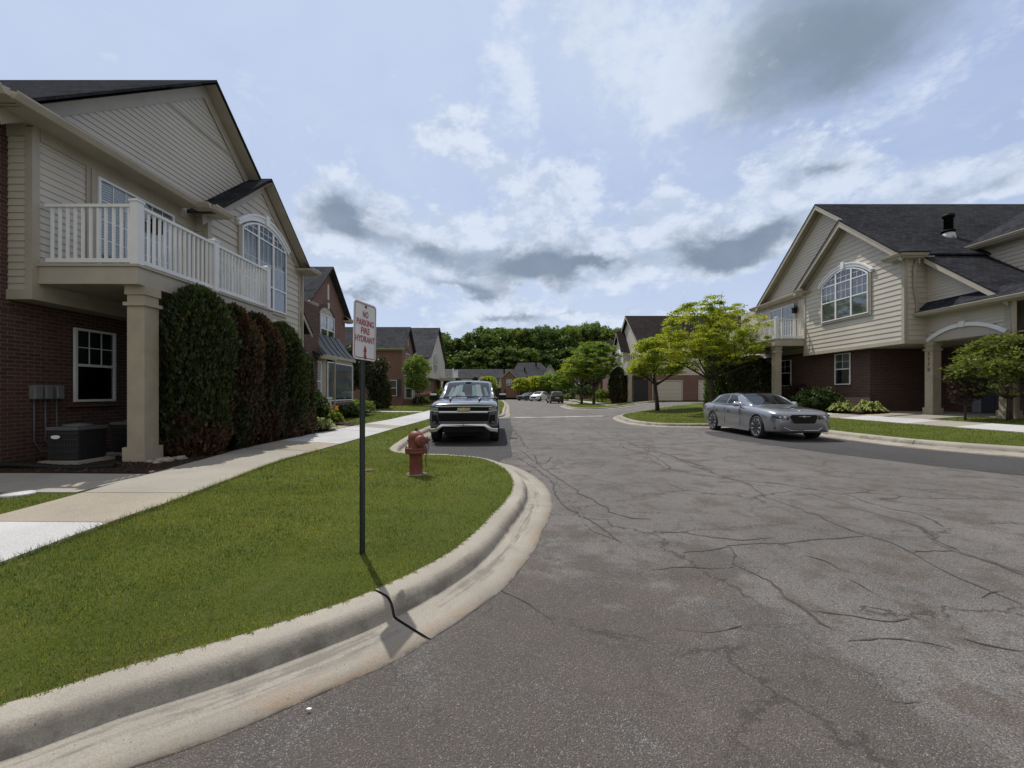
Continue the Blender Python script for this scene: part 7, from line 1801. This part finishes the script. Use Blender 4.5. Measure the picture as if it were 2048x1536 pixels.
mb = MB(); mb.beam((-.75, -1.42, 1.325), (-.1, -1.36, 1.345), .025, .02); mb.beam((.0, -1.42, 1.325), (.7, -1.36, 1.34), .025, .02); mb.build('wiper', M['black'], tk)
mb = MB(); mb.prism([(.36, -.15, 1.895), (.36, .12, 1.905), (.36, .10, 2.0), (.36, .03, 1.99)], (.035, 0, 0)); mb.build('roof_antenna', M['black'], tk, fixn=True)
for o in [o for o in tk.children if o.name.startswith('wing_mirror')]: bpy.data.objects.remove(o)
place(tk, (-1.50, 15.35, 0.0), 2.3)

# ---- far cars
SUV = dict(body=[(-2.28, .66, .36, .78, .84), (-2.2, .80, .30, .86, .94), (-2.0, .88, .26, .92, 1.0), (-1.4, .92, .24, .98, 1.07), (-.9, .93, .24, 1.0, 1.1), (1.9, .93, .26, 1.06, 1.14), (2.2, .88, .32, 1.04, 1.1), (2.28, .80, .4, .95, 1.0)],
    cabin=[(-1.15, .80, .70, 1.06, 1.09), (-.6, .86, .68, 1.07, 1.46), (-.2, .88, .66, 1.08, 1.62), (.6, .88, .65, 1.08, 1.68), (1.6, .86, .63, 1.09, 1.63), (1.95, .84, .62, 1.09, 1.50), (2.22, .80, .66, 1.06, 1.11)],
    ws=(-1.05, -.28), rw=(1.75, 2.17), side=[(-.5, -.15, .35, .33, .1, .9), (.43, .42, 1.15, 1.1, .1, .9), (1.2, 1.16, 1.85, 1.6, .12, .85)], axles=(-1.42, 1.38), r=.36, track=.80, spokes=5, rim_r=.66, mirror=(-.6, .92, 1.12), handles=(.2, 1.0), handle_x=.925, handle_z=.9, cat='suv')
def lights(t_, P, tail=False):
    y = P['body'][0][0]; ye = P['body'][-1][0]
    for s_ in (-1, 1):
        mb = MB(); mb.box(*sorted((s_ * .48, s_ * .80)), y + .02, y + .25, .74, .87); mb.build('headlight', M['lamp'], t_)
        mb = MB(); mb.box(*sorted((s_ * .60, s_ * .86)), ye - .2, ye - .02, .84, 1.02); mb.build('tail_light', M['tail'], t_)
    mb = MB(); mb.box(-.42, .42, y - .02, y + .06, .52, .76); mb.build('grille', M['black'], t_)
    mb = MB(); mb.box(-.26, .26, ye - .03, ye + .02, .70, .82); mb.build('licence_plate', M['white'], t_)
c1, _ = generic_car('white suv parked between a black suv and a dark sedan down the street', 'white_paint', 0, 0, SUV, 'cars parked down the street'); lights(c1, SUV); place(c1, (4.7, 75, 0), -28)
c2_, _ = generic_car('black suv parked farthest to the right among the cars down the street', 'black_paint', 0, 0, SUV, 'cars parked down the street'); lights(c2_, SUV); place(c2_, (5.95, 60.5, 0), 183)
S2 = dict(SED); S2.update(mirror_mat='black_paint', cat='car')
c3_, _ = generic_car('dark sedan parked left of the white suv down the street', 'black_paint', 0, 0, S2, 'cars parked down the street'); lights(c3_, S2); place(c3_, (3.05, 80, 0), -42)
# ---------------------------------------------------------------- trees and plants
def limb(mb, p, d, L, r, rg, depth, tips, up=.15, n=5, spread=.6):
    pts = [Vector(p)]; d = Vector(d).normalized(); rr = [r]
    for i in range(n):
        d = (d + Vector((rg.uniform(-.16, .16), rg.uniform(-.16, .16), up * .3 + rg.uniform(-.1, .1)))).normalized()
        pts.append(pts[-1] + d * L / n); rr.append(r * (1 - .62 * (i + 1) / n))
    mb.tube(pts, rr, 6 if r < .04 else 9)
    if depth == 0: tips.append((pts[-1], d)); tips.append((pts[-2], d)); return
    k = 3 if depth > 1 else 4
    for j in range(k):
        i = min(n, int(n * (.42 + .58 * (j + 1) / k))); a = rg.uniform(0, 2 * PI)
        q = d.orthogonal().normalized(); q2 = d.cross(q); side = (q * math.cos(a) + q2 * math.sin(a))
        side.z *= .5
        limb(mb, pts[i], d * (1 - spread) + side * spread + Vector((0, 0, up)), L * rg.uniform(.5, .75), rr[i] * .72, rg, depth - 1, tips, up, max(3, n - 1), spread)
def broad_tree(name, label, loc, H, R, trunk_h, trunk_r, mat, nleaf=9000, leaf=.07, seed=1, group=None, layered=True, lean=(0, 0), nl=6, flat=.45, crown_z0=None, category='tree', gap=.9, clump=.42):
    rg = random.Random(seed); r = np.random.default_rng(seed)
    t_ = thing(name, label, category, (0, 0, 0), group)
    mb = MB(); tips = []
    top = Vector((lean[0], lean[1], trunk_h))
    mb.tube([(0, 0, -.1), (lean[0] * .3, lean[1] * .3, trunk_h * .4), top], [trunk_r * 1.25, trunk_r, trunk_r * .85], 12)
    cz0 = crown_z0 or trunk_h * 1.05
    for k in range(nl):
        a = 2 * PI * k / nl + rg.uniform(-.3, .3); e = rg.uniform(.25, .75)
        limb(mb, top - Vector((0, 0, rg.uniform(0, .15 * trunk_h))), (math.cos(a), math.sin(a), e), R * rg.uniform(.6, .8), trunk_r * .5, rg, 2, tips, .14)
    limb(mb, top, (.1, .05, 1), (H - trunk_h) * .6, trunk_r * .7, rg, 2, tips, .2)
    for k in range(3): limb(mb, top + Vector((0, 0, (H - trunk_h) * .2)), (rg.uniform(-1, 1), rg.uniform(-1, 1), 1.2), (H - trunk_h) * .5, trunk_r * .4, rg, 2, tips, .15)
    mb.build('trunk', M['bark'], t_)
    T = np.array([list(p) for p, d in tips])
    # squeeze the tips into the crown's outline
    zc = (cz0 + H) / 2; hz = (H - cz0) / 2
    q = np.c_[T[:, 0] / R, T[:, 1] / R, (T[:, 2] - zc) / hz]; n = np.linalg.norm(q, axis=1); s_ = np.where(n > gap, gap / np.maximum(n, 1e-6), 1)
    q *= s_[:, None]
    extra = r.normal(size=(int(len(T) * .6), 3)); extra /= np.linalg.norm(extra, axis=1, keepdims=True); extra *= (r.random((len(extra), 1)) ** .45) * .97
    q = np.r_[q, extra]
    # layers: sprays lie in near-horizontal shelves
    C = np.c_[q[:, 0] * R, q[:, 1] * R, q[:, 2] * hz + zc]
    m = nleaf // len(C); idx = np.repeat(np.arange(len(C)), m)
    rad = clump * (.6 + .8 * r.random(len(C)))[idx] * min(1.0, R / 2.2)
    off = r.normal(size=(len(idx), 3)); off /= np.linalg.norm(off, axis=1, keepdims=True) + 1e-9; off *= (r.random((len(idx), 1)) ** .5)
    off[:, 2] *= .32 if layered else .8
    P = C[idx] + off * rad[:, None]
    if layered: P[:, 2] -= .18 * rad * (off[:, 0] ** 2 + off[:, 1] ** 2)
    P[:, 2] = np.maximum(P[:, 2], cz0 * .8)
    fast_mesh('crown', leaves(P, leaf, flat, .5, r), 4, mat, t_)
    t_.location = loc
    return t_
x1, y1 = .457 * 25.0, 25.0
broad_tree('honey_locust_tree', 'large yellow green honey locust behind the silver sedan', (11.35, 24.8, zR(11.35, 24.8)), 6.75, 3.15, 2.1, .125, M['locust'], 32000, .062, 3, 'street trees on the right', nl=7, clump=.35)
broad_tree('honey_locust_tree', 'smaller yellow green locust leaning on the tip of the grass island', (10.35, 30.9, zR(10.35, 30.9)), 5.3, 2.35, 2.0, .13, M['locust'], 26000, .066, 5, 'street trees on the right', lean=(-.22, 0), nl=6)
broad_tree('honey_locust_tree', 'taller green locust of the pair on the second grass island', (9.5, 50.5, zR(9.5, 50.5)), 7.4, 3.5, 2.3, .15, M['locust_green'], 22000, .10, 8, 'street trees on the right', nl=6)
broad_tree('honey_locust_tree', 'yellower locust with the thinner trunk on the second grass island', (8.25, 51.5, zR(8.25, 51.5)), 5.9, 2.7, 2.1, .13, M['locust'], 14000, .10, 9, 'street trees on the right', nl=6)
far = [(2.0, 90, 4.4, 2.1, 'locust', 'yellow green tree above the dark sedan at the end of the street'), (5.0, 93, 5.0, 2.3, 'locust', 'yellowish tree behind the white suv at the end of the street'), (7.8, 91, 5.4, 2.4, 'locust_green', 'green tree behind the black suv at the end of the street'), (10.2, 84, 6.0, 2.6, 'locust_green', 'dark green tree between the black suv and the slate roofed house'), (-4.6, 84, 4.6, 1.8, 'locust', 'pale spreading tree seen over the roof of the pickup')]
for i, (x, y, h, r_, m_, lab) in enumerate(far): broad_tree('street_tree', lab, (x, y, .15), h, r_, 1.3, .1, M[m_], 6000, .17, 30 + i, 'small trees at the end of the street', nl=5, clump=.6)
broad_tree('young_maple_tree', 'fresh green young tree in front of the brick bay, left of the pickup', (-8.25, 38, .3), 4.45, 1.25, 1.25, .06, M['young'], 6500, .10, 12, None, False, nl=6, flat=.1, clump=.5)
broad_tree('crabapple_tree', 'dark leafed crabapple beside the brick house, behind the sign', (-10.3, 27.5, .3), 4.2, 1.6, 1.2, .08, M['crab'], 13000, .085, 14, None, False, nl=6, flat=.1, clump=.5)
broad_tree('crabapple_tree', 'second dark leafed tree nearer the pickup with several trunks', (-9.75, 29.8, .3), 3.8, 1.3, 1.1, .07, M['crab'], 11000, .085, 15, None, False, nl=6, flat=.1, clump=.5)
broad_tree('japanese_maple_tree', 'spreading layered ornamental maple in front of the porch on the right', (15.65, 13.7, zR(15.65, 13.7)), 2.85, 1.45, .75, .055, M['maple'], 10000, .05, 21, None, True, nl=7, flat=.5, clump=.42, crown_z0=.55)
broad_tree('purple_shrub', 'thin purple leafed shrub beside the ornamental maple', (14.95, 14.35, zR(14.95, 14.35)), 1.9, .55, .5, .03, M['purple'], 5000, .035, 22, None, False, nl=6, flat=.1, clump=.3, category='shrub')

def column_cedar(label, loc, H, R, mat, n=16000, seed=1, name='arborvitae', group=None, size=.05, top=.35, sx=1.0, sy=1.0):
    r = np.random.default_rng(seed); t_ = thing(name, label, 'evergreen', (0, 0, 0), group)
    mb = MB(); mb.tube([(0, 0, -.1), (0, 0, H * .85)], [.07, .02], 8)
    rg = random.Random(seed)
    for k in range(26):
        z = .15 + H * .8 * k / 26; a = k * 2.4; rr = R * .75 * math.sin(PI * min(1, .25 + .75 * (1 - z / H))) ; mb.tube([(0, 0, z), (rr * math.cos(a) * .6, rr * math.sin(a) * .6, z + .25), (rr * math.cos(a), rr * math.sin(a), z + .6)], [.018, .012, .005], 5)
    mb.build('trunk', M['bark'], t_)
    u = r.random(n); a = r.random(n) * 2 * PI
    z = u * H
    prof = np.where(u < .12, .72 + .28 * u / .12, np.where(u > 1 - top, np.sqrt(np.clip(1 - ((u - (1 - top)) / top) ** 2, 0, 1)) * .97 + .03, 1.0))
    lump = 1 + .11 * np.sin(3 * a + 5 * u + seed) + .08 * np.sin(7 * a - 11 * u + 2 * seed) + .06 * np.sin(13 * a + 23 * u + seed) + .05 * np.sin(21 * a - 37 * u)
    rad = R * prof * lump * (1 - .28 * r.random(n) ** 2.2) * (1 + .16 * (r.random(n) > .90) * r.random(n))
    P = np.c_[rad * np.cos(a) * sx, rad * np.sin(a) * sy, z + r.normal(size=n) * .03]
    V = leaves(P, size, 0.0, .42, r)
    # sprays stand upright and fan outwards
    A = np.c_[np.cos(a) * .45 + r.normal(size=n) * .35, np.sin(a) * .45 + r.normal(size=n) * .35, .9 + .3 * r.random(n)]; A /= np.linalg.norm(A, axis=1, keepdims=True)
    B = r.normal(size=(n, 3)); B -= A * (A * B).sum(1, keepdims=True); B /= np.linalg.norm(B, axis=1, keepdims=True)
    s_ = size * (.6 + .9 * r.random(n))[:, None]
    V = np.stack([P - A * s_ * .7, P - B * s_ * .42, P + A * s_ * 1.1, P + B * s_ * .42], 1).reshape(-1, 3)
    fast_mesh('foliage', V, 4, mat, t_)
    t_.location = loc
    return t_
gA = 'row of tall evergreens along the near house'
cd = [(-6.10, 8.42, 3.2, .55, 'cedar', 'tallest green evergreen, next to the balcony column'), (-6.10, 9.4, 3.06, .54, 'cedar_brown', 'red brown withered evergreen, second from the balcony column'), (-6.2, 10.5, 3.06, .55, 'cedar_brown', 'rusty brown evergreen in the middle of the row'), (-6.15, 11.55, 3.02, .57, 'cedar', 'green topped evergreen with browned skirt near the end of the row'), (-6.3, 12.5, 2.5, .52, 'cedar', 'shorter evergreen at the far end of the row')]
for i, (x, y, h, r_, m_, lab) in enumerate(cd): column_cedar(lab, (x, y, zL(x, y)), h, r_, M[m_], 24000, 40 + i, 'arborvitae', gA, .046, .30 + .05 * (i % 2))
column_cedar('light green columnar evergreen behind the trunk of the large locust', (13.3, 27.6, zR(13.3, 27)), 4.3, .95, M['cedar_light'], 12000, 51, 'arborvitae', None, .085, .5)
column_cedar('dark columnar evergreen under the balcony on the right', (14.1, 25.6, zR(14, 25)), 3.1, 1.15, M['cedar'], 14000, 52, 'arborvitae', None, .07, .4)
column_cedar('tall dark evergreen at the corner of the garage house', (12.1, 49.5, zR(12, 49)), 4.0, .95, M['cedar'], 9000, 53, 'arborvitae', None, .1, .45)
column_cedar('dark conical evergreen between the crabapples and the shuttered window', (-9.55, 31.5, .3), 2.8, .75, M['cedar'], 9000, 54, 'conifer', None, .07, .85)
column_cedar('dark tree rising behind the pickup below the far balcony', (-7.6, 57, .3), 3.0, 1.4, M['cedar'], 8000, 55, 'arborvitae', None, .12, .4)
column_cedar('small dark spruce over the pickup roof', (-7.4, 88, .2), 4.3, 1.0, M['cedar'], 5000, 56, 'conifer', None, .14, .9)

def bush(label, loc, R, H, mat, n=5000, leaf=.05, seed=1, name='shrub', group=None, flat=.2, aspect=.5):
    r = np.random.default_rng(seed); t_ = thing(name, label, 'shrub', (0, 0, 0), group)
    mb = MB(); rg = random.Random(seed)
    for k in range(9):
        a = k * 2.4; q = rg.uniform(.3, .75); mb.tube([(0, 0, -.05), (R * q * .5 * math.cos(a), R * q * .5 * math.sin(a), H * .45), (R * q * math.cos(a), R * q * math.sin(a), H * .8)], [.018, .012, .005], 5)
    mb.build('stems', M['bark'], t_)
    d = r.normal(size=(n, 3)); d[:, 2] = np.abs(d[:, 2]) * 1.1 - .25; d /= np.linalg.norm(d, axis=1, keepdims=True)
    lump = 1 + .14 * np.sin(5 * d[:, 0] * 2 + seed) * np.cos(4 * d[:, 1] * 2) + .10 * np.sin(11 * d[:, 0] + 9 * d[:, 2] + seed)
    P = d * (r.random((n, 1)) ** .35) * lump[:, None] * np.array([R, R, H * .62]); P[:, 2] += H * .40; P[:, 2] = np.abs(P[:, 2])
    fast_mesh('foliage', leaves(P, leaf, flat, aspect, r), 4, mat, t_)
    t_.location = loc; return t_
def hosta(label, loc, R, H, seed, n=90, group=None):
    """arching broad leaves from one crown"""
    rg = random.Random(seed); t_ = thing('hosta_plant', label, 'plant', (0, 0, 0), group); V = []
    for i in range(n):
        a = rg.uniform(0, 2 * PI); q = math.sqrt((i + .5) / n); L = R * (.45 + .55 * q); w = .055 + .03 * rg.random(); hh = H * (1.05 - .75 * q) * rg.uniform(.85, 1.1)
        c, s_ = math.cos(a), math.sin(a); pr = []
        for k in range(6):
            u = k / 5; x = L * (.15 + .85 * u); z = hh * (math.sin(min(1, u * 1.25) * PI * .5) if u < .7 else 1 - ((u - .7) / .3) ** 2 * .45); ww = w * math.sin(PI * (.08 + .9 * u)) * 1.0
            pr.append((Vector((x * c - ww * s_, x * s_ + ww * c, z + .02)), Vector((x * c, x * s_, z)), Vector((x * c + ww * s_, x * s_ - ww * c, z + .02))))
        for k in range(5):
            for m_ in (0, 1): V += [pr[k][m_], pr[k][m_ + 1], pr[k + 1][m_ + 1], pr[k + 1][m_]]
    # connected leaves so each leaf is one island
    me_v = []; me_f = []
    for i in range(0, len(V), 40):
        b = len(me_v); pts = V[i:i + 40]; uniq = {}
        for f in range(0, 40, 4):
            ids = []
            for p in pts[f:f + 4]:
                key = tuple(round(c, 5) for c in p)
                if key not in uniq: uniq[key] = len(me_v); me_v.append(tuple(p))
                ids.append(uniq[key])
            if len(set(ids)) > 2: me_f.append(tuple(dict.fromkeys(ids)))
    mb = MB(); mb.add(me_v, me_f, 0, True); mb.build('leaves', M['hosta'], t_)
    mb = MB(); mb.lathe([(.06, -.03), (.05, .04), (0, .06)], (0, 0, 0), n=10); mb.build('crown_base', M['bark'], t_)
    t_.location = loc; return t_
hosta('variegated hosta at the end of the mulch bed beside the left walk', (-5.98, 13.75, zL(-5.98, 13.75)), .48, .42, 61, 110)
hosta('smaller variegated hosta in front of the bush by the sedan', (14.85, 19.6, zR(14.85, 19.6)), .62, .55, 62, 100)
hosta('larger variegated hosta at the brick corner on the right', (15.25, 18.55, zR(15.25, 18.55)), .68, .58, 63, 130)
bush('rounded green bush under the lower window, beyond the sedan', (14.75, 21.0, zR(14.75, 21)), 1.0, 1.15, M['shrub'], 9000, .055, 71)
bush('low dark shrub against the brick under the balcony on the right', (15.2, 23.2, zR(15.2, 23)), .9, 1.3, M['purple'], 5000, .05, 72)
bush('leafy shrub at the end of the evergreen row', (-7.25, 15.9, .33), .55, 1.15, M['shrub'], 5000, .06, 73)
b_ = bush('low daylily clump with orange flowers beside the leafy shrub', (-6.75, 16.1, .3), .45, .5, M['bright_shrub'], 2600, .06, 74, 'daylily_plant')
P = np.array([[.15, -.2, .62], [.25, .0, .58], [.05, .1, .66], [.32, -.12, .55], [.2, .12, .6]]); P = np.repeat(P, 7, 0) + rng.normal(size=(35, 3)) * .025
o = fast_mesh('flowers', leaves(P, .05, 0, .4), 4, M['flower']); o.parent = b_
bush('low spreading juniper in front of the brick bay', (-7.9, 20.6, .32), .8, .55, M['shrub'], 5000, .05, 75); bush('bright green low shrub beside the brick bay', (-8.2, 22.9, .32), .95, .75, M['bright_shrub'], 4500, .06, 76); bush('dark low shrub below the bay window', (-7.95, 21.8, .32), .8, .5, M['shrub'], 4500, .05, 77)
bush('pink plumed ornamental grass beside the young tree', (-8.4, 43.2, .3), .8, 1.2, M['grassy_plume'], 3500, .08, 78); bush('dark shrub below the far bay window', (-8.6, 41.2, .3), .8, .8, M['shrub'], 3500, .08, 79); bush('green shrub left of the pickup mirror', (-7.6, 46.5, .3), 1.0, 1.5, M['young'], 3500, .1, 80)
bush('bright green shrub beside the tall evergreen at the garage house', (11.9, 57.5, zR(12, 57)), 1.1, 1.5, M['bright_shrub'], 3500, .11, 81); bush('low shrub beside the garage house walk', (9.0, 70, .2), 1.0, 1.0, M['bright_shrub'], 2500, .12, 82)
bush('dark hedge clump below the slate roofed house', (11.0, 68, .5), 2.0, 2.2, M['shrub'], 4500, .13, 83); bush('dark shrubs at the far end behind the cars', (9.0, 95, .2), 3.0, 2.6, M['shrub'], 4500, .18, 84)
bush('low dark evergreen shrub at the crabapple trunks', (-9.9, 30.4, .3), .8, .6, M['shrub'], 3500, .07, 85)
bush('dark shrub inside the porch on the right', (16.2, 12.4, .62), .7, 1.0, M['shrub'], 4000, .05, 86)

# ---- the wood behind the houses: each tree a thing, three crowns shared between them
def wood_proto(seed, mat, H=20.0, R=4.6):
    r = np.random.default_rng(seed); t_ = thing('woodland_tree', 'tall dark deciduous tree in the wood behind the far houses', 'tree', (0, 0, 0), 'trees of the wood behind the far houses')
    mb = MB(); mb.tube([(0, 0, -.5), (.1, 0, H * .5), (0, .1, H * .9)], [.32, .22, .06], 8)
    for k in range(12):
        a = k * 2.4; z = H * (.25 + .05 * k); mb.tube([(0, 0, z), (R * .35 * math.cos(a), R * .35 * math.sin(a), z + 1.5), (R * .7 * math.cos(a), R * .7 * math.sin(a), z + 2.4)], [.10, .07, .03], 5)
    mb.build('trunk', M['bark'], t_)
    nc = 85; u = r.random(nc) ** .8; a = r.random(nc) * 2 * PI; z = H * (.12 + .86 * u); prof = np.sin(PI * np.clip(.12 + .80 * u, 0, 1)) ** .6
    rad = R * prof * (.35 + .65 * r.random(nc) ** .5)
    C = np.c_[rad * np.cos(a), rad * np.sin(a), z]; m_ = 75; idx = np.repeat(np.arange(nc), m_)
    off = r.normal(size=(nc * m_, 3)); off /= np.linalg.norm(off, axis=1, keepdims=True); off *= r.random((len(off), 1)) ** .4
    cr_ = (.75 + .9 * r.random(nc))[idx]; P = C[idx] + off * cr_[:, None] * np.array([1, 1, .75])
    fast_mesh('crown', leaves(P, .34, .25, .55, r), 4, mat, t_)
    return t_
pro = [wood_proto(101, M['wood_leaf']), wood_proto(102, M['wood_leaf_b']), wood_proto(103, M['wood_leaf'])]
rgw = random.Random(5); first = [True] * 3
prof_px = [(885, 672), (905, 690), (920, 678), (945, 668), (965, 658), (985, 665), (1010, 661), (1030, 664), (1060, 660), (1085, 660), (1110, 662), (1135, 656), (1160, 660), (1185, 653), (1210, 662), (1240, 664), (1290, 668), (1340, 668)]
for row, (Y, n, hs) in enumerate(((132, 24, 1.0), (141, 22, 1.03), (126, 20, .72))):
    for i in range(n):
        px = 868 + (1380 - 868) * (i + .5 + rgw.uniform(-.3, .3)) / n; y = Y + rgw.uniform(-3, 3)
        top = np.interp(px, *zip(*prof_px)); H = (ZY(top + rgw.uniform(-3, 6), y) + .0) * hs
        k = rgw.choice((0, 0, 1, 2, 2)) if row < 2 else rgw.choice((0, 1, 2))
        o = pro[k] if first[k] else copy_tree(pro[k]); first[k] = False
        o.location = ((px - CX) / F * y, y, 0.0); s_ = H / 20.0 / .985; o.scale = (rgw.uniform(.9, 1.15), rgw.uniform(.9, 1.15), s_); o.rotation_euler = (0, 0, rgw.uniform(0, 6.28))
